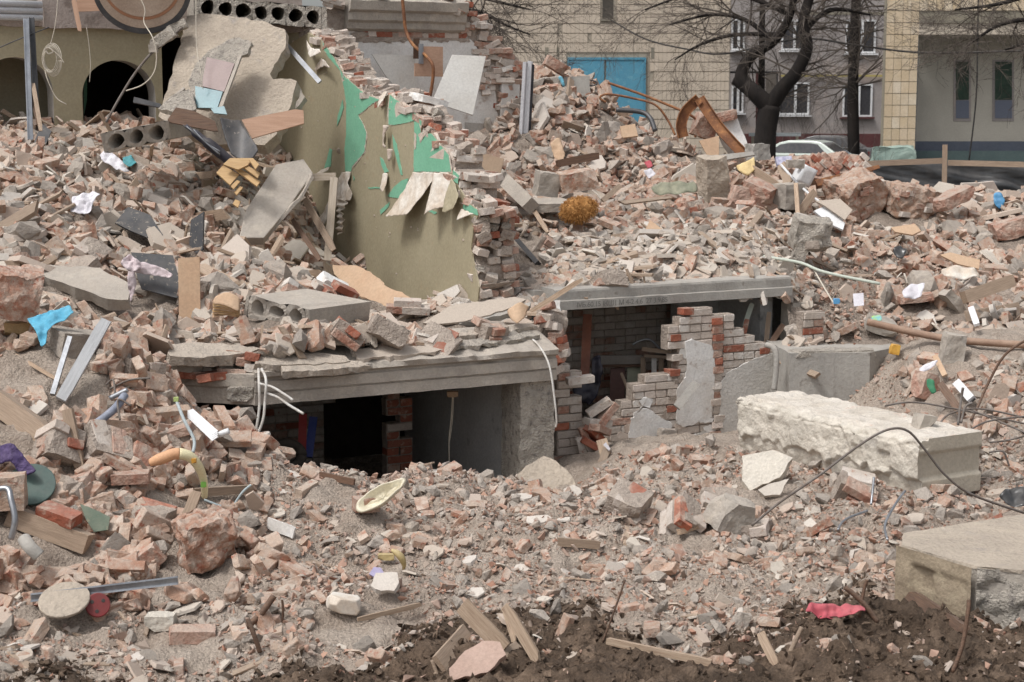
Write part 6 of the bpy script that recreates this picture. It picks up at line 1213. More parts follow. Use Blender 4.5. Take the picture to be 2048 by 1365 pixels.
side('broken_face', tp[0] + EZ * -.004, Vector((3.75, 9.62, .416)), m_concrough, .07, 6)
# ---- slab fragments and the lump with rebar near the long block
pslab('pale_slab_fragment', [(1484, 912), (1545, 900), (1586, 916), (1560, 955), (1500, 982), (1484, 960)], PZ(1530, 960, .3).y, (-.1, -.75, .65), .07, m_cream, seg=.05, amp=.008, label='large pale slab fragment leaning on the long block', cat='slab'); pslab('small_slab_fragment', [(1516, 980), (1538, 968), (1578, 958), (1560, 990), (1530, 992)], PZ(1545, 985, .26).y, (0, -.7, .7), .04, m_plast, seg=.04, amp=.006, label='small pale slab below the large slab fragment', cat='slab')
cl = thing('concrete_lump_with_rebar', PZ(1460, 1070, .15), 'angular concrete lump with a long bent reinforcing bar', 'concrete')
block('lump', PZ(1462, 1060, .2) + Vector((0, .1, .08)), (.26, .25, .24), m_concbig, (10, 20, 25), 141, cl, sub=4, amp=.018, chip=.35)
cable('bar', [(1503, 1052, 11.5), (1560, 1005, 11.5), (1640, 950, 11.5), (1720, 890, 11.5), (1775, 860, 11.55), (1815, 862, 11.6), (1850, 900, 11.65), (1890, 950, 11.7), (1945, 990, 11.75), (2060, 1030, 11.9)], .009, m_rebar, parent=cl, n=8)
for i, (pts, lb) in enumerate((([(1770, 812, 14.0), (1830, 805, 14.0), (1930, 822, 13.9), (2060, 850, 13.8)], 'upper grey bar arching behind the long block'), ([(1878, 850, 13.6), (1900, 828, 13.7), (1960, 818, 13.7), (2060, 838, 13.7)], 'looped grey bar right of the long block'), ([(1930, 815, 13.9), (1990, 840, 13.7), (2060, 870, 13.5)], 'straight grey bar running off at the right edge'), ([(1940, 860, 13.4), (1980, 842, 13.5), (2060, 832, 13.6)], 'low grey bar crossing the loop at right'), ([(1980, 885, 13.1), (2020, 880, 13.1), (2060, 868, 13.1)], 'short bar at the right end of the long block'), ([(1978, 905, 12.9), (2005, 903, 12.9), (2014, 920, 12.9), (2018, 932, 12.9)], 'hooked bar end beside the long block'), ([(1916, 850, 13.3), (1922, 800, 13.4), (1926, 776, 13.4)], 'upright bar stub behind the long block'), ([(1922, 846, 13.3), (1930, 815, 13.4), (1945, 806, 13.4)], 'pale bent bar stub behind the long block'))): cable('steel_bar', pts, .008 if i < 6 else .011, m_rebar, lb, 'bar', n=7)
cable('rebar_stub', [(1742, 1010, 11.9), (1745, 985, 11.95), (1748, 955, 12.0)], .009, m_galv, 'pale bar stub standing below the long block', 'bar'); cable('rebar_stub', [(1775, 1080, 11.0), (1770, 1050, 11.2), (1790, 1010, 11.5), (1810, 982, 11.8)], .009, m_galv, 'bent bar stub leaning on the long block', 'bar'); cable('rebar_stub', [(1676, 1060, 11.2), (1690, 1040, 11.4), (1735, 1022, 11.6)], .009, m_galv, 'low bent bar stub left of the corner block', 'bar')
ck = thing('black_bag', G(2020, 1010), 'black plastic bag at the right end of the long block', 'bag'); cloth('film', [(1990, 1000), (2010, 985), (2060, 975), (2060, 1025), (2010, 1022)], yb(2030, 1020, .15), (0, -.8, .6), m_sheet, amp=.08, cell=.02, fs=8, seed=12, parent=ck)
# ---- foreground odds and ends
def grnd(px, py, dz=0.0): return G(px, py, dz)
noo = thing('foam_tube', grnd(400, 990), 'bent orange and cream foam tube lying on the left heap', 'toy')
yn = yb(400, 985, .12); tp_ = spline([P(300, 926, yn - .3), P(330, 915, yn - .3), P(352, 908, yn - .28), P(378, 913, yn - .25), P(398, 935, yn - .2), P(408, 965, yn - .12), P(409, 994, yn - .05)], 8); k_ = 18
MB().tube(tp_[:k_ + 1], [.025 + .016 * min(1, i / 5) for i in range(k_ + 1)], 14).build('orange_end', M('orange_foam', lin(220, 164, 118), lin(208, 150, 106), s=6, bump=.1, rough=.6), noo, smooth=True); MB().tube(tp_[k_:], [.041 - .02 * i / (len(tp_) - k_) for i in range(len(tp_) - k_)], 14).build('cream_tube', M('cream_foam', lin(232, 222, 176), lin(220, 206, 160), s=6, bump=.1, rough=.6), noo, smooth=True)
block('green_dot', P(407, 970, yn - .17), (.035, .02, .035), M('green_dot', lin(130, 200, 80), bump=0), (0, 0, 0), 5, noo, sub=1, amp=.001); block('knob', P(388, 922, yn - .27), (.03, .03, .03), MATS['yellow_plastic'], (0, 0, 0), 6, noo, sub=1, amp=.001)
cp_ = thing('cream_plastic_shell', grnd(760, 1020), 'cream plastic shell leaning on a pinkish stone', 'plastic')
csn = Vector((-.25, -.70, .67)).normalized(); cs0 = P(762, 990, yb(750, 1022, .12)); ca_ = (PP(812, 960, cs0, csn) - PP(712, 1022, cs0, csn)) * .5; cb2 = csn.cross(ca_).normalized() * .075; Vs, Fs = [], []
for kr, (rr2, dz2) in enumerate(((1.0, .0), (.93, .012), (.84, .004), (.72, -.035), (.4, -.05), (.02, -.052))):
    for q in range(40):
        an = q * math.pi / 20; Vs.append(cs0 + ca_ * math.cos(an) * rr2 + cb2 * math.sin(an) * rr2 * (1 - .25 * math.cos(an)) + csn * (dz2 + .02 * mnoise.noise(Vector((math.cos(an) * 2, math.sin(an) * 2, 3)))))
        if kr: Fs.append(((kr - 1) * 40 + q, (kr - 1) * 40 + (q + 1) % 40, kr * 40 + (q + 1) % 40, kr * 40 + q))
sh_ = obj('shell', Vs, Fs, M('cream_plastic', lin(222, 214, 186), lin(210, 200, 172), s=5, dust=.2, bump=.03, rough=.4, spec=.4), cp_, smooth=True); so_ = sh_.modifiers.new('solidify', 'SOLIDIFY'); so_.thickness = .008
block('pinkish_stone', grnd(732, 1030, .05), (.17, .14, .1), m_bwpink, (0, 0, 20), 150, sub=3, amp=.012, label='rounded pinkish stone under the cream plastic shell', cat='stone')
yb_ = thing('yellow_plastic_crescent', grnd(795, 1140), 'yellow crescent shaped plastic piece in the rubble', 'plastic'); MB().tube(spline([P(783, 1100, yb(790, 1138, .12)), P(800, 1112, yb(790, 1138, .14)), P(808, 1130, yb(790, 1138, .12)), P(806, 1140, yb(790, 1138, .06))], 6), [.008, .012, .016, .02, .022, .024, .025, .025, .024, .022, .02, .018, .016, .014, .012, .01, .009, .008, .006][:19], 10).build('crescent', M('dull_yellow', lin(196, 174, 116), lin(172, 148, 96), s=8, dust=.2, bump=.1, rough=.5), yb_, smooth=True); block('inner_part', P(772, 1114, yb(775, 1122, .06)), (.11, .06, .04), MATS['dull_yellow'], (0, 0, 0), 7, yb_, sub=2, amp=.008)
pslab('mauve_disc', [(738, 1148), (748, 1134), (762, 1136), (768, 1146), (752, 1156)], yb(752, 1155, .08), (0, -.7, .7), .02, M('mauve_plastic', lin(160, 152, 190), lin(140, 132, 170), s=8, dust=.15, bump=.05, rough=.5), label='mauve plastic lid beside the square plaster piece', cat='lid'); pslab('square_plaster_piece', [(741, 1172), (752, 1146), (795, 1145), (798, 1165), (788, 1182), (762, 1182)], yb(770, 1182, .06), (0, -.55, .83), .03, m_plast, seg=.03, amp=.006, label='square grey plaster piece right of the mauve lid', cat='plaster')
alu = thing('aluminium_rail', grnd(240, 1195), 'bright aluminium rail lying in the lower left', 'rail'); yr = yb(240, 1200, .22); plank('web', (62, 1196, yr), (356, 1161, yr + .1), .05, .012, m_galv, roll=.3, parent=alu); plank('flange', (62, 1189, yr), (356, 1154, yr + .1), .01, .03, m_galv, parent=alu); plank('flange', (62, 1203, yr), (356, 1168, yr + .1), .01, .03, m_galv, parent=alu)
ra = thing('upright_steel_angle', grnd(25, 1075), 'shiny steel angle bent upright at the left edge', 'steel'); cable('leg', [(-10, 980, 10.4), (15, 978, 10.4), (22, 1000, 10.35), (30, 1040, 10.3), (22, 1078, 10.3)], .02, m_galv, parent=ra, n=6)
dr_ = thing('red_disc', grnd(195, 1228), 'dark red disc with a hole in the lower left rubble', 'disc'); dn = Vector((.3, -.85, .4)).normalized(); dc = P(196, 1210, yb(196, 1225, .1)); disc('plate', dc, dn, .075, .03, M('dark_red', lin(132, 38, 42), lin(112, 30, 34), s=9, dust=.15, bump=.1, rough=.5), dr_, 32)
for a in (.6, 2.6, 4.5): r1, u1, _n = frame(dn); disc('hole', dc + dn * .002 + (r1 * math.cos(a) + u1 * math.sin(a)) * .04, dn, .012, .003, m_black, dr_, 16)
pd = thing('dusty_disc', grnd(130, 1215), 'round dusty flat lid left of the red disc', 'lid'); disc('lid', P(128, 1198, yb(130, 1215, .12)), Vector((0, -.45, .89)), .155, .02, m_slabdust, pd, 40)
cloth('purple_knit', [(-15, 905), (5, 892), (30, 893), (45, 910), (62, 930), (74, 945), (60, 952), (40, 948), (25, 925), (-15, 935)], yb(40, 955, .16), (0, -.85, .5), M('purple_wool', lin(88, 70, 124), lin(70, 54, 104), s=30, bump=.9, bs=90), amp=.05, cell=.012, fs=12, seed=14, thick=.012, label='purple knitted cloth at the left edge', cat='cloth')
gl = thing('green_plastic_disc', grnd(65, 990), 'dark green round plastic lid below the purple cloth', 'lid'); disc('lid', P(62, 968, yb(60, 985, .1)), Vector((.15, -.7, .7)), .16, .02, M('dark_green_plastic', lin(66, 96, 90), lin(58, 84, 80), s=5, dust=.15, bump=.05, rough=.45), gl, 40)
pslab('green_hardboard', [(160, 1008), (182, 1016), (220, 1034), (216, 1060), (188, 1064), (172, 1040)], yb(190, 1060, .1), (.1, -.75, .65), .008, M('green_board', lin(84, 104, 88), lin(96, 112, 94), s=9, c3=lin(150, 136, 110), s3=14, t3=(.6, .68), dust=.2, bump=.1), label='torn green hardboard scrap in the left heap', cat='board')
cable('corrugated_pipe', [(48, 1078, 10.25), (60, 1095, 10.2), (78, 1112, 10.2)], .042, m_concclean, 'short grey corrugated pipe in the lower left heap', 'pipe', n=12)
block('masonry_cube', grnd(415, 1140, .14), (.34, .3, .33), m_brick, (8, -7, 22), 160, sub=5, amp=.045, fr=7, cuts=8, chip=.28, label='large dusty brick masonry cube in the left foreground', cat='masonry')
for i, (a, b, w_, th2, mt, rg, lb) in enumerate(((( -10, 800), (88, 872), .16, .10, m_wood, .05, 'thick squared timber at the left edge'), ((135, 820), (160, 935), .07, .06, m_wood, .1, 'pale square batten standing in the left heap'), ((212, 640), (122, 800), .085, .03, M('grey_white_paint', lin(186, 188, 190), lin(170, 172, 174), s=5, stretch=(1, 12, 12), dust=.1, bump=.3), .15, 'long white painted plank leaning on the left heap'), ((140, 675), (105, 790), .035, .03, m_galv, .05, 'grey metal strip beside the white painted plank'), ((15, 700), (115, 760), .025, .02, m_woodraw, .3, 'thin yellow lath lying left of the metal strip'), ((395, 980), (358, 1075), .07, .03, m_wood, .35, 'weathered board leaning above the masonry cube'), ((390, 985), (505, 978), .06, .03, m_wood, .2, 'board lying flat right of the foam tube'), ((20, 1030), (180, 1090), .13, .09, m_wood, .2, 'broad weathered timber under the orange brick'), ((925, 1212), (1010, 1298), .1, .03, m_woodraw, .1, 'pale board in the front soil beside a forked stake'), ((1012, 1215), (1078, 1325), .06, .035, m_woodraw, .4, 'split pale stake leaning in the front soil'), ((1008, 1212), (1030, 1285), .035, .02, m_woodraw, .4, 'thin splinter beside the split stake'), ((1045, 1300), (970, 1350), .13, .02, m_wood, .1, 'flat board lying on the pink slab in front'), ((880, 1330), (935, 1268), .12, .03, m_wood, .15, 'grey board propped behind the pink slab'), ((1216, 1283), (1424, 1326), .04, .035, m_woodraw, .3, 'long pale stick lying on the dark soil'), ((1522, 1270), (1552, 1330), .05, .02, m_woodraw, .6, 'splintered stake standing in the dark soil'), ((1818, 1190), (1925, 1262), .09, .05, m_wooddark, .35, 'dark splintered beam before the corner block'), ((640, 950), (710, 965), .05, .02, m_wooddark, .2, 'dark board at the edge of the cellar pit'), ((1115, 1084), (1200, 1090), .06, .02, m_wood, .2, 'short pale board in the middle of the flat rubble'), ((1358, 1065), (1412, 1045), .04, .03, m_woodraw, .4, 'splintered stick left of the concrete lump'), ((535, 1046), (590, 1066), .08, .02, m_white, .2, 'white lath lying on the flat rubble'), ((715, 1240), (840, 1210), .03, .02, m_woodraw, .3, 'thin stick behind the white bowl'), ((1250, 1010), (1290, 985), .07, .03, m_wood, .2, 'grey plank end below the leaning planks'), ((55, 1030), (10, 960), .06, .03, m_wooddark, .2, 'dark plank end at the left edge'))):
    ya, yb2 = yb(a[0], min(a[1], 1330), .08), yb(b[0], min(b[1], 1330), .08)
    if i in (1, 2, 3): ya = yb2 + (.25 if i == 2 else .1) if b[1] > a[1] else ya
    if i in (2, 3): ya = yb2 + .35
    if i in (5, 8, 9, 10, 14): ya = yb2 + .12
    plank('board' if w_ > .05 else 'stick', (a[0], a[1], ya), (b[0], b[1], yb2), w_, th2, mt, roll=.25, rag=rg, seed=i, label=lb, cat='board' if w_ > .05 else 'stick')
pslab('pink_slab', [(898, 1338), (930, 1302), (965, 1282), (1000, 1284), (1012, 1310), (975, 1345), (900, 1362)], yb(955, 1350, .1), (0, -.8, .6), .05, M('pink_plaster', lin(196, 164, 148), lin(184, 152, 136), s=4, dust=.2, bump=.3), seg=.04, amp=.006, label='pink plaster slab under boards at the front edge', cat='slab'); bw_ = thing('white_bowl', grnd(690, 1238), 'upturned pale bowl fragment near the front soil', 'bowl'); block('shell', grnd(688, 1232, .05), (.19, .15, .09), m_paper, (0, 12, 15), 170, bw_, sub=4, amp=.003, cuts=10, chip=.25, smooth=True)
rbg = thing('red_bag', grnd(1670, 1235), 'red and black bag on the soil left of the corner block', 'bag'); cloth('red_fabric', [(1608, 1232), (1620, 1218), (1725, 1214), (1732, 1228), (1700, 1236), (1640, 1240)], yb(1670, 1238, .1), (0, -.5, .86), M('red_fabric', lin(196, 84, 96), lin(176, 66, 80), s=4, bump=.2), amp=.05, cell=.012, fs=16, seed=15, parent=rbg, thick=.004); cloth('black_strap', [(1612, 1218), (1632, 1206), (1660, 1212), (1650, 1219)], yb(1640, 1225, .12), (0, -.6, .8), m_sheet, amp=.02, cell=.012, fs=9, seed=16, parent=rbg)
for i, (pts, r, lb) in enumerate((([(1205, 1285, 0), (1222, 1240, .02), (1240, 1190, .03), (1250, 1160, .05)], .006, 'thin dark twig standing in the middle foreground'), ([(1440, 0, 0)], 0, None), ([(486, 1260, 0), (520, 1230, .05), (548, 1192, .1)], .022, 'crooked root sticking up left of centre'), ([(520, 1305, 0), (508, 1270, .0), (495, 1238, .03)], .016, 'dark root stump beside the crooked root'), ([(1718, 1235, 0), (1728, 1180, .02), (1735, 1160, .02)], .01, 'black twig standing over the red bag'), ([(1755, 1245, 0), (1725, 1205, .03), (1690, 1175, .06)], .016, 'dark forked twig leaning over the red bag'), ([(1905, 1345, 0), (1925, 1290, .03), (1936, 1225, .06), (1938, 1200, .08)], .012, 'brown root hanging before the corner block'), ([(1578, 1310, 0), (1592, 1280, .02), (1604, 1255, .03)], .014, 'grey twig in the dark soil'), ([(565, 1245, 0), (566, 1215, .0), (564, 1200, 0)], .008, 'short twig right of the crooked root'), ([(870, 1345, 0), (880, 1365, -.02), (864, 1320, .02)], .012, 'pale root at the front edge'))):
    if not lb: continue
    y0 = yb(pts[0][0], min(pts[0][1], 1345), .02); cable('root' if r > .01 else 'twig', [(a, b, y0 + d) for a, b, d in pts], r, m_wooddark if i not in (7, 9) else m_wood, lb, 'root' if r > .01 else 'twig')
for i, (a, b, col_, lb) in enumerate(((405, 1005, (110, 190, 120), 'pale blue wire bundle beside the foam tube'), )):
    cable('wire_bundle', [(408, 1000, yb(410, 1000, .06)), (440, 1012, yb(440, 1012, .06)), (478, 1020, yb(478, 1020, .06))], .01, M('pale_blue_wire', lin(170, 186, 190), bump=0), lb, 'wire'); cable('blue_wire', [(468, 1010, yb(475, 1010, .06)), (485, 985, yb(475, 1010, .06)), (502, 970, yb(475, 1010, .06))], .009, MATS['pale_blue_wire'], 'upright pale blue wire end right of the foam tube', 'wire')
cable('flexible_conduit', [(250, 790, 11.9), (232, 815, 11.8), (205, 838, 11.75), (190, 848, 11.7)], .028, M('grey_conduit', lin(140, 148, 166), lin(120, 128, 146), s=30, bump=.2), 'ribbed grey blue conduit in the left heap', 'conduit', n=12); cable('grey_pipe_stub', [(220, 797, 11.9), (255, 780, 11.9)], .02, m_galv, 'short grey pipe stub above the ribbed conduit', 'pipe')
for i, (pts, lb) in enumerate((([(220, 778, 12.0), (260, 760, 12.0), (300, 757, 12.0)], 'bent wire bar above the ribbed conduit'), ([(212, 770, 12.0), (226, 760, 12.0), (230, 790, 11.9)], 'hooked wire above the grey pipe stub'), ([(240, 840, 11.7), (236, 800, 11.8), (262, 812, 11.8)], 'twisted wire right of the ribbed conduit'))): cable('steel_wire', pts, .008, m_rebar, lb, 'wire')
hs_ = cable('white_hose', [(352, 800, 12.1), (368, 840, 12.0), (388, 880, 11.95), (386, 905, 11.9)], .012, M('greyblue_hose', lin(176, 188, 190), bump=0), 'grey hose with green tip beside the white tiles', 'hose', n=8); block('tip', P(352, 799, 12.09), (.035, .03, .03), M('lime_tip', lin(170, 190, 110), bump=0), (0, 0, 0), 8, hs_, sub=2, amp=.006)
wt_ = thing('white_tile_stack', P(405, 860, 12.0), 'stack of white plastic panels at the pit edge', 'panels')
for i in range(4): pslab('panel', [(374, 822 + i * 4), (386, 818 + i * 4), (436, 862 + i * 4), (424, 870 + i * 4)], 12.05 - .01 * i, (-.3, -.6, .7), .008, m_whiteplastic, parent=wt_)
cable('white_tube_end', [(438, 870, 12.0), (458, 862, 12.0)], .022, m_whiteplastic, 'short white tube end beside the white panels', 'tube', n=12)
cloth('blue_sheet', [(55, 640), (80, 630), (142, 615), (149, 630), (128, 645), (98, 662), (92, 690), (82, 694), (74, 668)], yb(105, 690, .2), (0, -.75, .65), M('blue_nonwoven', lin(86, 178, 210), lin(70, 160, 196), s=4, bump=.15), amp=.04, cell=.009, fs=11, seed=20, label='bright blue sheet on the left heap', cat='sheet'); block('yellow_foam_block', P(36, 658, yb(40, 668, .12)), (.2, .14, .1), M('ochre_foam', lin(204, 172, 124), lin(186, 150, 100), s=9, bump=.4), (0, 0, 10), 180, sub=3, amp=.012, chip=.3, label='ochre foam block left of the blue sheet', cat='foam')
# ---- wires on the ledge and things inside the cellars
ww_ = thing('white_wires', P(520, 745, 13.4), 'bundle of white wires hanging over the corner of the ledge', 'wires')
for pts in ([(517, 738, 13.5), (518, 770, 13.35), (519, 810, 13.33), (514, 850, 13.3), (508, 882, 13.28)], [(523, 738, 13.5), (532, 760, 13.36), (530, 800, 13.34), (526, 840, 13.3), (512, 876, 13.28)], [(519, 768, 13.36), (545, 775, 13.34), (570, 790, 13.3), (586, 801, 13.28)], [(533, 787, 13.36), (555, 795, 13.34), (580, 812, 13.3), (607, 828, 13.26)]): cable('wire', pts, .011, m_whitewire, parent=ww_, n=8)
cable('hanging_white_wire', [(1058, 674, 14.9), (1078, 692, 14.75), (1098, 730, 14.6), (1108, 790, 14.55), (1113, 840, 14.55), (1111, 855, 14.55)], .009, m_whitewire, 'white wire hanging at the right end of the ledge', 'wire', n=8)
hc_ = thing('cellar_lamp_cable', P(900, 950, 15.2), 'twisted thin cable hanging from the cellar ceiling', 'cable'); cable('cable', [(905, 792, 15.2), (902, 840, 15.2), (898, 880, 15.2), (899, 955, 15.2)], .006, m_wire, parent=hc_); cable('cable', [(907, 792, 15.2), (905, 835, 15.2), (901, 870, 15.2), (897, 890, 15.2)], .005, m_wire, parent=hc_); block('socket', P(905, 789, 15.2), (.1, .06, .05), m_card, (0, 0, 0), 9, hc_, sub=1, amp=.003)
for a, b, mt, lb in (((606, 828, 15.3), (604, 905, 15.2), M('red_tube', lin(170, 40, 40), bump=.05, rough=.5), 'red tube leaning in the left cellar'), ((627, 835, 15.35), (617, 915, 15.2), M('blue_tube', lin(40, 66, 150), bump=.05, rough=.5), 'blue tube leaning in the left cellar')): plank('plastic_tube', a, b, .075, .05, mt, label=lb, cat='tube')
ty = thing('tyre', P(570, 915, 15.0), 'dusty ribbed tyre lying in the left cellar', 'tyre'); tc_ = P(572, 912, 15.0); MB().tube([tc_ + Vector((.14 * math.cos(a), .04 * math.sin(a), .10 * math.sin(a))) for a in np.linspace(0, 6.283, 30)], .05, 10).build('tyre_ring', M('tyre_rubber', lin(66, 62, 58), lin(80, 74, 68), s=8, dust=.3, bump=.4), ty, smooth=True)
pslab('leaning_concrete_slab', [(1012, 1010), (1030, 960), (1052, 932), (1088, 912), (1112, 922), (1140, 948), (1152, 972), (1150, 1010)], 14.15, (.05, -.72, .69), .12, m_slabdust, seg=.05, amp=.014, seed=190, label='broad dusty slab leaning at the foot of the concrete pier', cat='slab')
plank('orange_post', (1175, 630, 16.9), (1168, 790, 16.6), .09, .05, M('orange_paint', lin(150, 86, 60), lin(128, 70, 48), s=6, bump=.1, rough=.5), label='orange painted post in the right cellar', cat='post'); cloth('navy_coat', [(1185, 715), (1200, 708), (1205, 740), (1195, 790), (1180, 810), (1150, 800), (1145, 775), (1165, 770), (1180, 760)], 16.6, (0, -1, .1), MATS['navy_cloth'], amp=.06, cell=.02, fs=10, seed=21, thick=.01, label='dark blue garment hanging in the right cellar', cat='garment')
wd = thing('old_wardrobe', P(1240, 810, 17.3), 'old wardrobe with brown and pale doors inside the right cellar', 'wardrobe')
m_brownpaint = M('brown_paint', lin(132, 98, 92), lin(118, 86, 80), s=3, bump=.08, rough=.5)
pslab('top_board', [(1198, 712), (1284, 711), (1284, 728), (1198, 730)], 17.25, (0, -1, .05), .06, M('grey_board', lin(150, 142, 134), lin(138, 130, 122), s=3, bump=.1), parent=wd); pslab('shelf_edge', [(1196, 731), (1284, 729), (1284, 734), (1196, 736)], 17.22, (0, -1, .05), .05, m_wooddark, parent=wd); pslab('brown_door', [(1221, 737), (1250, 736), (1248, 812), (1219, 815)], 17.3, (0, -1, 0), .03, m_brownpaint, parent=wd); pslab('pale_door', [(1255, 736), (1282, 735), (1276, 790), (1252, 805)], 17.3, (0, -1, 0), .03, M('pale_green_paint', lin(186, 188, 164), lin(174, 176, 152), s=3, bump=.05), parent=wd)
plank('thin_stick', (1243, 747, 17.0), (1262, 795, 16.8), .03, .02, m_woodraw, label='thin stick leaning on the wardrobe doors', cat='stick')
fr2 = thing('old_window_frames', P(1315, 755, 17.1), 'stack of old window frames behind the brick ruin', 'frames')
for x in (1286, 1308, 1322, 1340): plank('frame_bar', (x, 715, 17.1), (x, 758, 17.1), .05, .04, m_wood if x != 1308 else m_white, parent=fr2)
plank('frame_bar', (1284, 698, 17.1), (1345, 706, 17.1), .04, .03, m_woodraw, parent=fr2); plank('frame_bar', (1288, 712, 17.05), (1344, 716, 17.05), .03, .03, m_wood, parent=fr2); cable('bent_strip', [(1265, 690, 17.2), (1280, 682, 17.2), (1300, 680, 17.2), (1320, 698, 17.2)], .012, m_galv, parent=fr2)
plank('crossed_plank', (1214, 897, 15.0), (1187, 972, 14.7), .07, .02, m_wood, label='grey plank crossing before the leaning one', cat='plank'); plank('leaning_plank', (1203, 880, 15.1), (1228, 972, 14.8), .10, .02, m_woodraw, label='pale plank leaning in the gap of the right cellar', cat='plank'); pslab('paper_scrap', [(1206, 890), (1212, 885), (1221, 898), (1218, 902)], 14.95, (0, -1, .2), .003, m_cloth_w, label='white paper scrap on the crossed planks', cat='paper')
plank('plaster_brace', (1353, 815, 16.2), (1392, 766, 16.3), .08, .05, m_concclean, label='grey strip leaning on the white plaster of the ruin', cat='strip'); block('stuck_brick', P(1334, 866, 16.2), (.16, .1, .07), m_conc, (0, 8, 20), 195, sub=2, amp=.005, label='grey brick sticking out of the ruined wall', cat='brick')
for i, (a, b, rt_, mi) in enumerate(((1198, 815, (0, -32, 10), 0), (1214, 828, (0, -50, 20), 2), (1196, 845, (0, 10, 30), 0), (1172, 880, (0, 70, 10), 2), (1180, 905, (0, 60, 25), 0), (1190, 870, (10, 40, 50), 1), (1165, 900, (0, 75, 0), 0), (1172, 935, (0, 80, 10), 0), (1200, 860, (0, 20, 60), 2), (1160, 760, (0, -5, 12), 0), (1186, 890, (0, 30, 10), 1))): o = bpy.data.objects.new('brick', BRK[(mi, 0)][i % 5]); place(o, P(a, b, 15.5 - .01 * i)); o.rotation_euler = tuple(R(v) for v in rt_); props(o, 'toppled brick in the gap between jamb and ruined wall', 'brick', 'bricks toppled in the gap')
cable('grey_bent_pipe', [(1532, 690, 16.4), (1546, 695, 16.35), (1553, 712, 16.32), (1552, 745, 16.32), (1548, 780, 16.32)], .028, m_concclean, 'grey pipe bent over the end of the ruined wall', 'pipe', n=10)
for i, (a, b, w_, mt, lb) in enumerate((((1504, 608, 17.4), (1488, 655, 17.3), .05, MATS['pale_green_pipe'], 'pale green stake behind the stepped ruin'), ((1538, 625, 17.4), (1532, 690, 17.3), .05, m_wood, 'upright wooden stake behind the stepped ruin'), ((1566, 650, 17.3), (1540, 690, 17.2), .06, m_wooddark, 'dark short stake behind the stepped ruin'), ((1494, 640, 17.3), (1488, 668, 17.2), .05, m_bwred, 'reddish stub behind the stepped ruin'))): plank('stake', a, b, w_, .03, mt, rag=.2, label=lb, cat='stake')
plank('fallen_tube', (978, 415, 18.7), (1076, 528, 17.2), .05, .05, m_darksteel, label='grey tube lying down the debris beside the wall end', cat='tube'); plank('lath', (1066, 418, 19.0), (1096, 465, 18.5), .05, .02, m_woodraw, rag=.4, label='yellow splinter below the fibre clump', cat='lath'); plank('lath', (1205, 402, 19.2), (1240, 372, 19.4), .06, .02, m_wood, rag=.2, label='tan board right of the fibre clump', cat='lath'); plank('dark_pipe', (1115, 328, 20.6), (1195, 312, 20.8), .09, .08, m_wooddark, rag=.2, label='dark log lying in the ridge heap', cat='log')
cloth('tan_rag', [(1100, 290), (1120, 275), (1130, 310), (1125, 330), (1108, 315)], 20.8, (0, -.8, .6), m_card, amp=.04, cell=.02, seed=30, label='tan rag hanging in the ridge heap', cat='rag'); cloth('red_scrap', [(1288, 325), (1300, 322), (1306, 336), (1296, 340)], 21.0, (0, -.8, .6), MATS['red_fabric'], amp=.03, cell=.014, seed=31, label='small red scrap on the ridge heap', cat='scrap'); cloth('white_bag', [(1286, 345), (1302, 338), (1312, 350), (1298, 358)], 20.8, (0, -.8, .6), m_cloth_w, amp=.03, cell=.014, seed=32, label='small white bag below the red scrap', cat='bag')
pslab('thin_board', [(1236, 402), (1340, 392), (1345, 396), (1250, 408)], 19.4, (0, -.6, .8), .02, m_wood, label='long thin board right of the fibre clump', cat='board'); cloth('green_fabric', [(1300, 380), (1330, 366), (1390, 370), (1395, 390), (1350, 394), (1310, 392)], 19.7, (0, -.7, .7), M('drab_fabric', lin(150, 148, 124), lin(120, 124, 104), s=5, bump=.3), amp=.06, cell=.025, seed=33, label='drab fabric heap below the tall pale block', cat='fabric')
pslab('tan_flat', [(1282, 478), (1300, 440), (1340, 470), (1330, 482)], 18.9, (0, -.7, .7), .02, m_card, label='brown cardboard piece on the slab debris', cat='cardboard')
block('orange_brick', P(118, 1030, yb(118, 1045, .14)), (.27, .13, .075), m_bwred, (8, 14, -18), 201, sub=2, amp=.003, cuts=2, chip=.08, label='clean orange brick lying on the broad timber', cat='brick'); block('plain_brick', P(262, 955, yb(262, 970, .1)), (.25, .12, .07), m_bwpink, (5, -2, 4), 202, sub=2, amp=.003, cuts=3, chip=.08, label='whole dusty brick left of the foam tube', cat='brick'); block('grey_stone', P(10, 985, 10.75), (.26, .22, .22), m_brick, (0, 0, 10), 203, sub=3, amp=.012, label='dusty block at the left edge below the purple cloth', cat='stone'); block('front_brick', G(385, 1282, .03), (.27, .13, .08), m_bwpink, (5, 4, 12), 204, sub=3, amp=.006, cuts=4, chip=.15, label='dusty pink brick at the front edge of the soil', cat='brick'); block('limestone', G(322, 1255, .03), (.17, .12, .09), m_cream, (0, 0, 0), 205, sub=3, amp=.008, label='cream cube shaped stone behind the dusty pink brick', cat='stone')
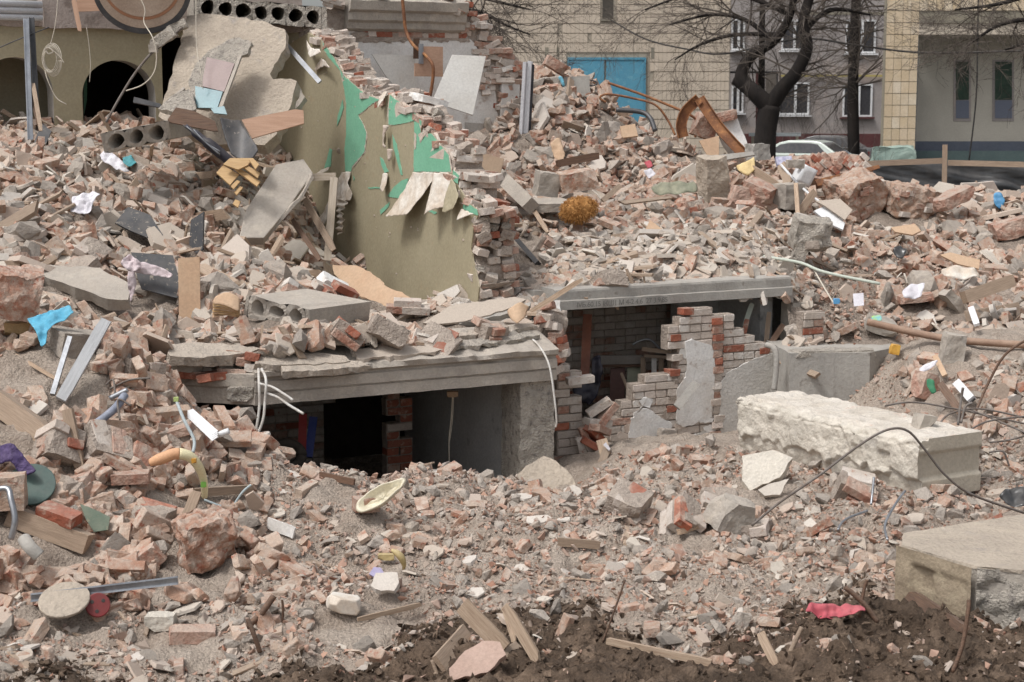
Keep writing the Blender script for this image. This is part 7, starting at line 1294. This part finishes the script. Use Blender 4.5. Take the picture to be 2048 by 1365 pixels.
# ================================================================ loose rubble
def tmpl(kind, seed, hi=False):
    rd = random.Random(seed * 31 + len(kind)); bm = bmesh.new()
    def cut(d, q):
        res = bmesh.ops.bisect_plane(bm, geom=bm.verts[:] + bm.edges[:] + bm.faces[:], plane_co=q, plane_no=d, clear_outer=True)
        ed = [e for e in res['geom_cut'] if isinstance(e, bmesh.types.BMEdge)]
        if ed: bmesh.ops.contextual_create(bm, geom=ed)
    def rvec(): return Vector((rd.gauss(0, 1), rd.gauss(0, 1), rd.gauss(0, 1))).normalized()
    if kind == 'brick' and seed % 5 >= 3:          # shapeless brick bats
        for _ in range(13):
            v = rvec(); q = rd.uniform(.75, 1); bm.verts.new((v.x * .095 * q, v.y * .07 * q, v.z * .05 * q))
        bmesh.ops.convex_hull(bm, input=bm.verts[:]); bmesh.ops.delete(bm, geom=[v for v in bm.verts if not v.link_faces], context='VERTS')
        if hi:
            bmesh.ops.triangulate(bm, faces=bm.faces[:]); bmesh.ops.subdivide_edges(bm, edges=bm.edges[:], cuts=1, use_grid_fill=True)
            for v in bm.verts: v.co += mnoise.noise_vector(v.co * 30 + Vector((seed, 0, 0))) * .007
    elif kind == 'brick':
        bmesh.ops.create_cube(bm, size=1.0); bmesh.ops.scale(bm, vec=(.25, .12, .066), verts=bm.verts)
        if rd.random() < .5:
            d = Vector((1, rd.uniform(-.5, .5), rd.uniform(-.45, .45))).normalized(); cut(d, Vector((rd.uniform(-.03, .07), 0, 0)))
        for _ in range(4):
            d = Vector((rd.choice((-1, 1)), rd.choice((-1, 1)) * rd.uniform(.3, 1), rd.choice((-1, 1)) * rd.uniform(.3, 1.2))).normalized()
            ext = max(v.co.dot(d) for v in bm.verts); cut(d, d * (ext - rd.uniform(.006, .028)))
        c = sum((v.co for v in bm.verts), Vector()) / len(bm.verts)
        for v in bm.verts: v.co -= c
        if hi:
            bmesh.ops.bevel(bm, geom=bm.edges[:], offset=.005, segments=1, affect='EDGES', clamp_overlap=True)
            bmesh.ops.triangulate(bm, faces=bm.faces[:]); bmesh.ops.subdivide_edges(bm, edges=[e for e in bm.edges if e.calc_length() > .05], cuts=2, use_grid_fill=True)
        for v in bm.verts: v.co += mnoise.noise_vector(v.co * 24 + Vector((seed, 2, 0))) * .005
    elif kind in ('chunk', 'gravel'):
        k = 12 if kind == 'chunk' else 7; s = (1, rd.uniform(.5, .95), rd.uniform(.28, .7))
        for _ in range(k):
            v = rvec(); bm.verts.new((v.x * s[0] * .5, v.y * s[1] * .5, v.z * s[2] * .5))
        bmesh.ops.convex_hull(bm, input=bm.verts[:])
        bmesh.ops.delete(bm, geom=[v for v in bm.verts if not v.link_faces], context='VERTS')
        if hi:
            bmesh.ops.triangulate(bm, faces=bm.faces[:]); bmesh.ops.subdivide_edges(bm, edges=bm.edges[:], cuts=2, use_grid_fill=True)
            bmesh.ops.triangulate(bm, faces=bm.faces[:])
            for v in bm.verts: v.co += mnoise.noise_vector(v.co * 5 + Vector((seed, 0, 0))) * .018 + mnoise.noise_vector(v.co * 13 + Vector((seed, 3, 0))) * .014
    elif kind == 'flake':
        k = rd.randint(5, 8); a0 = rd.random() * 6.28; pts = []
        for i in range(k):
            a = a0 + 2 * math.pi * i / k + rd.uniform(-.25, .25); q = rd.uniform(.32, .55); pts.append((math.cos(a) * q, math.sin(a) * q * rd.uniform(.55, .9)))
        t = rd.uniform(.05, .16); top = [bm.verts.new((x, y, t / 2 + rd.uniform(-.01, .01))) for x, y in pts]; bot = [bm.verts.new((x * 1.04, y * 1.04, -t / 2)) for x, y in pts]
        bm.faces.new(top); bm.faces.new(bot[::-1])
        for i in range(k): bm.faces.new((top[i], bot[i], bot[(i + 1) % k], top[(i + 1) % k]))
    elif kind == 'stick':
        wy, wz = rd.uniform(.03, .10), rd.uniform(.012, .03); e = rd.uniform(0, .1)
        V = [bm.verts.new(p) for p in ((-.5, -wy, -wz), (.5 - e, -wy, -wz), (.5, wy, -wz), (-.5 + e, wy, -wz), (-.5, -wy, wz), (.5 - e, -wy * .6, wz), (.5 - e * .5, wy, wz), (-.5 + e, wy * .7, wz))]
        for f in ((0, 3, 2, 1), (4, 5, 6, 7), (0, 1, 5, 4), (1, 2, 6, 5), (2, 3, 7, 6), (3, 0, 4, 7)): bm.faces.new([V[i] for i in f])
    bmesh.ops.recalc_face_normals(bm, faces=bm.faces[:]); bmesh.ops.triangulate(bm, faces=bm.faces[:])
    bm.verts.index_update(); V = np.array([v.co[:] for v in bm.verts]); F = np.array([[v.index for v in f.verts] for f in bm.faces]); bm.free()
    return V, F
TM = {k: [tmpl(k, i) for i in range(n)] for k, n in (('brick', 18), ('chunk', 16), ('gravel', 10), ('flake', 14), ('stick', 10))}
TH = {k: [tmpl(k, i, True) for i in range(n)] for k, n in (('brick', 18), ('chunk', 16), ('flake', 14), ('stick', 10))}
def rot_arrays(yaw, tx, ty):               # yaw, then tilt
    cz, sz, cx, sx, cy, sy = np.cos(yaw), np.sin(yaw), np.cos(tx), np.sin(tx), np.cos(ty), np.sin(ty); n = len(yaw)
    Rz = np.zeros((n, 3, 3)); Rz[:, 0, 0] = cz; Rz[:, 0, 1] = -sz; Rz[:, 1, 0] = sz; Rz[:, 1, 1] = cz; Rz[:, 2, 2] = 1
    Rx = np.zeros((n, 3, 3)); Rx[:, 0, 0] = 1; Rx[:, 1, 1] = cx; Rx[:, 1, 2] = -sx; Rx[:, 2, 1] = sx; Rx[:, 2, 2] = cx
    Ry = np.zeros((n, 3, 3)); Ry[:, 1, 1] = 1; Ry[:, 0, 0] = cy; Ry[:, 0, 2] = sy; Ry[:, 2, 0] = -sy; Ry[:, 2, 2] = cy
    return Rz @ Rx @ Ry
def align(n):                              # rotation that brings +Z to n
    z = n; a = np.zeros_like(z); a[:, 0] = 1; x = a - z * (a * z).sum(-1, keepdims=True); x /= np.linalg.norm(x, axis=-1, keepdims=True)
    return np.stack([x, np.cross(z, x), z], -1)
PIECES = {k: [] for k in TM}               # kind -> list of (pos, rot, scale, region)
def ray_xy(px, py):
    d = ray(px, py); return d
def scatter(kind, n, xr, yr, dens, size, tilt, lift, region, free=0.0, zl=1.0, blocks=()):
    # n tries spread over ground in a rectangle; dens(px,py) says how likely a piece stays
    x = rng.uniform(xr[0], xr[1], n); y = rng.uniform(yr[0], yr[1], n); z = H(x, y); a, b = pix(x, y, z)
    ok = (a > -430) & (a < 2480) & (b > -40) & (b < 1420); ok &= rng.random(n) < dens(a, b, x, y)
    for q in blocks: ok &= ~in_poly(x, y, q)
    x, y, z = x[ok], y[ok], z[ok]; m = len(x)
    if not m: return
    nn = Hn(x, y); Rm = align(nn) @ rot_arrays(rng.uniform(0, 6.28, m), rng.normal(0, tilt, m), rng.normal(0, tilt, m))
    fr = rng.random(m) < free
    if fr.any(): Rm[fr] = rot_arrays(rng.uniform(0, 6.28, fr.sum()), rng.uniform(-1.6, 1.6, fr.sum()), rng.uniform(-1.6, 1.6, fr.sum()))
    sc = size[0] + (size[1] - size[0]) * rng.random(m) ** (1.15 if kind == 'brick' else 2.2)
    pos = np.c_[x, y, z] + nn * (lift[0] + (lift[1] - lift[0]) * rng.random(m))[:, None] * sc[:, None] * (1.0 if kind != 'brick' else .09)
    PIECES[kind].append((pos, Rm, sc, np.full(m, region)))
KEEPOUT = []                               # ground plans of the large blocks
def keep(objs, grow=0.0):
    for o in objs:
        c = np.array([v.co[:] for v in o.data.vertices]) + np.array(WL[o.name]); lo, hi = c.min(0), c.max(0); KEEPOUT.append((lo, hi))

for o in list(bpy.data.objects):            # nothing of the scatter grows through or hides the pieces placed by hand
    if o.parent is None and o.get('category') and o.get('kind') == 'thing':
        fam = [o] + list(o.children); cs_ = [np.array([v.co[:] for v in q.data.vertices]) @ np.array(Euler(q.rotation_euler).to_matrix()).T + np.array(WL[q.name]) for q in fam if q.type == 'MESH' and q.name in WL]
        if not cs_: continue
        c = np.concatenate(cs_); lo, hi = c.min(0), c.max(0)
        if np.linalg.norm(hi - lo) < 1.9 and hi[1] < 25 and o['category'] not in ('wall', 'wire', 'cable', 'bar', 'twig', 'root', 'pipe', 'pier'): KEEPOUT.append((lo - np.array([.02, .26, .05]), hi + np.array([.02, -.02, .04])))
REG = ['left foreground heap', 'flat foreground', 'left back heap', 'left ledge top', 'right slab top', 'right ridge heap', 'right slope']
one = lambda a, b, x, y: np.ones_like(a)
def reg_of(x, y, z):
    a, b = pix(x, y, z); u = in_poly(x, y, UP); r = np.full(len(x), 1)
    r[(~u) & (a < 480) & (b < 1190)] = 0
    r[u & (a < 1000) & (b < 640)] = 2; r[u & (a < 1130) & (b >= 590) & (a > 330)] = 3
    r[u & (a > 960) & (b >= 440) & (a < 1600)] = 4; r[u & (a > 960) & (b < 440) & (a < 1700)] = 5
    r[(a >= 1600) & u & (b >= 330)] = 6; r[(~u) & (a > 1780) & (b < 880)] = 6
    return r
# bands of ground, in metres
VW = lambda a: np.ones_like(a)
def onsoil(x, y): return SOILM[np.clip(((x - GX0) / GS).astype(int), 0, SOILM.shape[0] - 1), np.clip(((y - GY0) / GS).astype(int), 0, SOILM.shape[1] - 1)]
def lowsoft(a, b, x, y): return np.where(onsoil(x, y), .22, 1.0) * (.45 + .75 * np.clip(.5 + 2.2 * vnoise(x * 1.6 + 3, y * 1.6, 77), 0, 1))
def heapL(a, b, x, y): return ~((a > 325) & (b < 845) & (y > 12.2)) * np.clip((560 - a) / 220, 0, 1) * np.clip((1225 - b) / 120, 0, 1)
def backL(a, b, x, y): return ((a < 690) & ((b < 700) | (a < 330))) * np.clip((760 - a) / 200, .25, 1)
def ledge(a, b, x, y): return ((a > 330) & (a < 1130) & (b > 560)) * 1.0
def slabR(a, b, x, y): return ((a > 960) & (a < 1620) & (b > 430)) * 1.0
def ridge(a, b, x, y): return ((a > 980) & (b < 470)) * np.clip((480 - b) / 70, 0, 1)
def slope(a, b, x, y):
    bare = np.exp(-((a - 1690) / 120) ** 2 - ((b - 590) / 90) ** 2) + .8 * np.exp(-((a - 1950) / 170) ** 2 - ((b - 780) / 60) ** 2)
    return ((a > 1590) & (b > 330)) * np.clip(1.05 - bare, .12, 1) * ~((a > 1560) & (a < 1810) & (b > 692) & (b < 850))
def inU(f): return lambda a, b, x, y: f(a, b, x, y) * in_poly(x, y, UP)
def outU(f): return lambda a, b, x, y: f(a, b, x, y) * (~in_poly(x, y, UP))
BX = (-5.2, 5.4)
# bricks: template is life size, scale near 1
scatter('brick', 10941, (-5.6, -1.2), (9.9, 13.6), outU(heapL), (.6, 1.18), .5, (-.5, 1.0), 0, free=.4)
scatter('brick', 2546, BX, (9.0, 14.0), outU(lowsoft), (.35, .95), .4, (-.8, .4), 1, free=.25)
scatter('brick', 6760, (-8.6, -.9), (13.0, 20.5), inU(backL), (.55, 1.12), .5, (-1.0, .8), 2, free=.4)
scatter('brick', 700, (-3.2, .6), (13.4, 17), inU(ledge), (.5, 1.0), .3, (-.3, .4), 3, free=.2)
scatter('brick', 700, (-.4, 3.4), (16, 20), inU(slabR), (.5, .95), .4, (-.4, .3), 4, free=.2)
scatter('brick', 9120, (-.4, 9.0), (18.2, 24.6), inU(ridge), (.6, 1.15), .6, (-.9, .9), 5, free=.45)
scatter('brick', 5628, (2.6, 8.8), (14.2, 22.6), slope, (.6, 1.15), .55, (-1.1, .7), 6, free=.4)
# concrete chunks: unit size, scale = metres
scatter('chunk', 1305, (-5.6, -1.2), (9.9, 13.6), outU(heapL), (.06, .30), .6, (-.1, .35), 0, free=.4)
scatter('chunk', 3752, BX, (9.0, 14.2), outU(lowsoft), (.05, .2), .6, (-.15, .3), 1, free=.3)
scatter('chunk', 2600, (-8.6, -.9), (13.0, 20.5), inU(backL), (.06, .3), .6, (-.1, .3), 2, free=.4)
scatter('chunk', 900, (-3.2, .6), (13.4, 17), inU(ledge), (.05, .2), .6, (-.1, .3), 3, free=.3)
scatter('chunk', 2600, (-.4, 3.4), (16, 20), inU(slabR), (.05, .24), .6, (-.1, .3), 4, free=.3)
scatter('chunk', 3120, (-.4, 9.0), (18.2, 24.6), inU(ridge), (.08, .38), .6, (-.1, .3), 5, free=.4)
scatter('chunk', 2948, (2.6, 8.8), (14.2, 22.6), slope, (.06, .28), .6, (-.1, .3), 6, free=.4)
scatter('chunk', 78, (-8.6, -.9), (13.4, 19.5), inU(backL), (.3, .55), .6, (-.1, .2), 2, free=.4)
scatter('chunk', 84, (-.4, 9.0), (18.2, 24.0), inU(ridge), (.3, .6), .6, (-.1, .2), 5, free=.4)
scatter('chunk', 53, (2.6, 8.8), (15, 22.0), slope, (.25, .5), .6, (-.1, .2), 6, free=.4)
scatter('chunk', 43, (-5.6, -1.4), (10.2, 13.4), outU(heapL), (.22, .4), .6, (-.1, .2), 0, free=.4)
# plaster flakes
scatter('flake', 78, (-8.6, -.9), (13.4, 19.5), inU(backL), (.35, .75), .5, (.02, .12), 2, free=.1)
scatter('flake', 72, (-.4, 9.0), (18.2, 24.0), inU(ridge), (.35, .8), .5, (.02, .12), 5, free=.15)
scatter('flake', 60, (2.6, 8.8), (15, 22.0), slope, (.3, .7), .5, (.02, .12), 6, free=.1)
scatter('flake', 30, (-.4, 3.4), (16.3, 20), inU(slabR), (.3, .7), .25, (.02, .08), 4)
scatter('flake', 25, (-3.2, .6), (13.6, 17), inU(ledge), (.3, .65), .15, (.02, .08), 3)
scatter('flake', 31, (-5.6, -1.4), (10.2, 13.4), outU(heapL), (.25, .5), .5, (.02, .12), 0, free=.1)
scatter('flake', 1015, (-5.6, -1.2), (9.9, 13.6), outU(heapL), (.08, .3), .5, (0, .15), 0, free=.2)
scatter('flake', 2010, BX, (9.0, 14.2), outU(lowsoft), (.06, .22), .3, (0, .1), 1, free=.1)
scatter('flake', 3900, (-8.6, -.9), (13.0, 20.5), inU(backL), (.08, .4), .5, (0, .15), 2, free=.25)
scatter('flake', 2200, (-3.2, .6), (13.4, 17), inU(ledge), (.08, .38), .2, (0, .1), 3, free=.05)
scatter('flake', 2600, (-.4, 3.4), (16, 20), inU(slabR), (.08, .34), .3, (0, .1), 4, free=.1)
scatter('flake', 1800, (-.4, 9.0), (18.2, 24.6), inU(ridge), (.1, .36), .5, (0, .2), 5, free=.25)
scatter('flake', 2144, (2.6, 8.8), (14.2, 22.6), slope, (.08, .34), .5, (0, .2), 6, free=.2)
# laths and splinters
scatter('stick', 130, (-5.6, -1.2), (9.9, 13.6), outU(heapL), (.15, .6), .3, (0, .1), 0, free=.2)
scatter('stick', 227, BX, (9.0, 14.2), outU(lowsoft), (.1, .4), .15, (0, .06), 1)
scatter('stick', 910, (-8.6, -.9), (13.0, 20.5), inU(backL), (.2, .8), .35, (0, .1), 2, free=.2)
scatter('stick', 260, (-3.2, .6), (13.4, 17), inU(ledge), (.15, .6), .12, (0, .06), 3)
scatter('stick', 260, (-.4, 3.4), (16, 20), inU(slabR), (.15, .7), .2, (0, .06), 4)
scatter('stick', 288, (-.4, 9.0), (18.2, 24.6), inU(ridge), (.2, .8), .4, (0, .1), 5, free=.2)
scatter('stick', 321, (2.6, 8.8), (14.2, 22.6), slope, (.2, .8), .3, (0, .1), 6, free=.1)
# gravel and crumbs
scatter('gravel', 10579, (-5.6, -1.2), (9.9, 13.6), outU(heapL), (.02, .09), .8, (-.1, .3), 0)
scatter('gravel', 78659, BX, (8.2, 14.3), outU(lambda a, b, x, y: np.where(onsoil(x, y), .2, 1.0)), (.011, .06), .8, (-.1, .3), 1)
scatter('gravel', 23712, (-8.6, -.9), (13.0, 20.5), inU(backL), (.02, .08), .8, (-.1, .3), 2)
scatter('gravel', 6840, (-3.2, .6), (13.4, 17), inU(ledge), (.015, .06), .8, (-.1, .3), 3)
scatter('gravel', 12160, (-.4, 3.4), (16, 20), inU(slabR), (.02, .07), .8, (-.1, .3), 4)
scatter('gravel', 20155, (-.4, 9.0), (18.2, 24.6), inU(ridge), (.025, .09), .8, (-.1, .3), 5)
scatter('gravel', 25969, (2.6, 8.8), (14.2, 22.6), lambda a, b, x, y: (a > 1590) * (b > 330) * 1.0, (.02, .08), .8, (-.1, .3), 6)

for n_, xr_, yr_, dn_, r_ in ((17000, BX, (9.0, 14.2), outU(lowsoft), 1), (7000, (-5.6, -1.2), (9.9, 13.6), outU(heapL), 0), (8000, (-8.6, -.9), (13.0, 20.5), inU(backL), 2), (9000, (-.4, 9.0), (18.2, 24.6), inU(ridge), 5), (7000, (2.6, 8.8), (14.2, 22.6), slope, 6), (2500, (-3.2, .6), (13.4, 17), inU(ledge), 3)):
    scatter('gravel', n_, xr_, yr_, dn_, (.035, .115), .8, (-.1, .35), r_)

NAMES = {'brick': ('brick', 'brick', 'brick_rubble', 'broken brick'), 'chunk': ('concrete_chunk', 'concrete chunk', 'concrete_rubble', 'angular grey concrete chunk'),
         'flake': ('plaster_flake', 'plaster piece', 'plaster_rubble', 'flat pale plaster fragment'), 'stick': ('wood_splinter', 'wood', 'wood_rubble', 'thin broken wooden lath'), 'gravel': (None, None, 'gravel', None)}
WHERE = ['lying loose in the left foreground heap of bricks', 'lying on the flat rubble ground in the foreground', 'in the heap filling the arched room', 'on top of the moulded concrete ledge at left',
         'on the debris-covered slab above the right cellar opening', 'on the high rubble ridge before the blue doors', 'on the rubble slope at far right']
MATK = {'brick': m_brick, 'chunk': m_conc, 'flake': m_plast, 'stick': m_wood}
m_gravel = M('gravel_mix', None, None, ramp=[lin(168, 148, 132), lin(160, 136, 118), lin(180, 164, 150), lin(172, 120, 96), lin(170, 160, 150), lin(180, 138, 116), lin(156, 122, 104), lin(186, 174, 160), lin(164, 142, 128)], rnd=0.12, bump=0.0); ramp_even(m_gravel)
MATK['gravel'] = m_gravel
LIM = {'brick': 300, 'chunk': 300, 'flake': 200, 'stick': 120, 'gravel': 0}
for kind, lst in PIECES.items():
    pos = np.concatenate([q[0] for q in lst]); Rm = np.concatenate([q[1] for q in lst]); sc = np.concatenate([q[2] for q in lst])
    okk = np.ones(len(pos), bool)
    for lo, hi in KEEPOUT: okk &= ~((pos > lo - .03) & (pos < hi + .0)).all(1)
    pos, Rm, sc = pos[okk], Rm[okk], sc[okk]
    a, b = pix(pos[:, 0], pos[:, 1], pos[:, 2]); size = sc / pos[:, 1] * ((a > 5) & (a < 2043) & (b > 10) & (b < 1355))
    nt_ = len(TM[kind]); ti = rng.integers(0, nt_, len(pos)); reg = reg_of(pos[:, 0], pos[:, 1], pos[:, 2])
    order = np.argsort(-size); single = np.zeros(len(pos), bool)
    nm, cat, stuff, adj = NAMES[kind]; L = LIM[kind]
    if L:
        # the largest of every region, so that single pieces are found all over
        share = [.24, .16, .2, .06, .06, .14, .14]
        for r_ in range(7): single[[k for k in order if reg[k] == r_][:int(L * share[r_])]] = True
        meshes = []
        for i, (V, F) in enumerate(TH[kind]):
            me = bpy.data.meshes.new(nm); me.from_pydata(V.tolist(), [], F.tolist()); me.materials.append(MATK[kind]); meshes.append(me)
        for k in np.nonzero(single)[0]:
            o = bpy.data.objects.new(nm, meshes[ti[k]]); COL.objects.link(o)
            mw = Matrix.Identity(4)
            for i in range(3):
                for j in range(3): mw[i][j] = Rm[k, i, j] * sc[k]
                mw[i][3] = pos[k, i]
            o.matrix_world = mw
            props(o, adj + ' ' + WHERE[reg[k]], cat, {'brick': 'bricks', 'chunk': 'concrete chunks', 'flake': 'plaster pieces', 'stick': 'laths'}[kind] + ' ' + WHERE[reg[k]])
    VV, TT, PC = [], [], []; base = 0
    rest = ~single
    big = rest & (size > np.sort(size)[-min(len(size), {'brick': 1300, 'chunk': 800}.get(kind, 1))]) if kind in ('brick', 'chunk') else np.zeros(len(pos), bool)
    for V, F, s in [(*TM[kind][i], np.nonzero(rest & ~big & (ti == i))[0]) for i in range(nt_)] + ([(*TH[kind][i], np.nonzero(big & (ti == i))[0]) for i in range(nt_)] if kind in TH else []):
        if not len(s): continue
        W = np.einsum('nij,vj->nvi', Rm[s], V) * sc[s][:, None, None] + pos[s][:, None]
        VV.append(W.reshape(-1, 3)); TT.append((F[None] + (np.arange(len(s)) * len(V))[:, None, None] + base).reshape(-1, 3)); base += len(s) * len(V)
        PC.append(np.repeat(rng.random(len(s)), len(V)))
    np_obj(stuff, np.concatenate(VV), np.concatenate(TT), MATK[kind], pc=np.concatenate(PC), kind='stuff',
           label={'brick': 'countless smaller dusty bricks and brick bats covering the heaps', 'chunk': 'countless small grey concrete lumps strewn over the rubble', 'flake': 'countless pale plaster scraps strewn over the rubble',
                  'stick': 'scattered small wooden splinters in the rubble', 'gravel': 'fine crumbs of brick and mortar covering the ground'}[kind], cat={'brick': 'rubble', 'chunk': 'rubble', 'flake': 'rubble', 'stick': 'rubble', 'gravel': 'gravel'}[kind])
    print(kind, len(pos), 'tris', sum(len(t) for t in TT))
# lumps of masonry still held together by mortar
rdl = random.Random(21); lump_n = [0] * 7
def masonry_lump(p, seed, r_):
    rd = random.Random(seed); t = thing('mortared_bricks', p, 'lump of bricks still mortared together ' + WHERE[r_], 'masonry', 'mortared brick lumps ' + WHERE[r_])
    m = Euler((rd.uniform(-.7, .7), rd.uniform(-.7, .7), rd.uniform(0, 6.28))).to_matrix(); k = rd.choice((2, 3, 3, 4)); rows = rd.choice((2, 2, 3))
    V, F = broken_block((.27, .13 * k * .62, .078 * rows), seed, cuts=4, sub=2, amp=.016, chip=.25); obj('mortar', [p + m @ (v - Vector((0, 0, .039 * rows))) for v in V], F, m_mortar, t)
    for r in range(rows):
        for c in range(2):
            o = bpy.data.objects.new('brick', rd.choice(BRK[(rd.choices((0, 1, 2), (3, 1, 4))[0], rd.random() < .4)])); place(o, p + m @ Vector((rd.uniform(-.05, .05), (c - .5) * .13, (r - (rows - 1) / 2) * .082 + .012)), t); o.rotation_euler = (m @ Euler((rd.gauss(0, .08), rd.gauss(0, .08), rd.gauss(0, .15))).to_matrix()).to_euler()
for seed in range(90):
    a, b = rdl.uniform(20, 2030), rdl.uniform(240, 1190); p = G(a, b); r_ = int(reg_of(np.array([p.x]), np.array([p.y]), np.array([p.z]))[0])
    if r_ in (3, 4) and rdl.random() < .6 or r_ == 1 and rdl.random() < .55 or lump_n[r_] > 14 or p.y > 24 or p.z < -.05: continue
    if 1540 < a < 1820 and b > 640 and b < 900: continue
    if any((np.array(p) > lo).all() and (np.array(p) < hi).all() for lo, hi in KEEPOUT): continue
    lump_n[r_] += 1; masonry_lump(p + EZ * rdl.uniform(0, .06), 300 + seed, r_)
# clods of soil
def soil_clods():
    n = 36000; x = rng.uniform(-4.6, 4.9, n); y = rng.uniform(7.8, 11.2, n); i = ((x - GX0) / GS).astype(int); j = ((y - GY0) / GS).astype(int)
    ok = SOILM[i, j]; x, y = x[ok], y[ok]; z = H(x, y); m = len(x); sc = .01 + .08 * rng.random(m) ** 3.4; ti = rng.integers(0, 10, m)
    Rm = rot_arrays(rng.uniform(0, 6.28, m), rng.normal(0, 1, m), rng.normal(0, 1, m)); VV, TT, PC = [], [], []; base = 0
    for t in range(10):
        V, F = TM['gravel'][t]; s = np.nonzero(ti == t)[0]
        W = np.einsum('nij,vj->nvi', Rm[s], V) * sc[s][:, None, None] + np.c_[x[s], y[s], z[s] + sc[s] * .15][:, None]
        VV.append(W.reshape(-1, 3)); TT.append((F[None] + (np.arange(len(s)) * len(V))[:, None, None] + base).reshape(-1, 3)); base += len(s) * len(V); PC.append(np.repeat(rng.random(len(s)), len(V)))
    np_obj('soil_clods', np.concatenate(VV), np.concatenate(TT), m_soil, pc=np.concatenate(PC), smooth=False, kind='stuff', label='dark crumbly clods of soil along the front edge', cat='soil')
soil_clods()
print('objects', len(bpy.data.objects), 'tris', sum(len(m.loops) - 2 * len(m.polygons) for m in bpy.data.meshes))
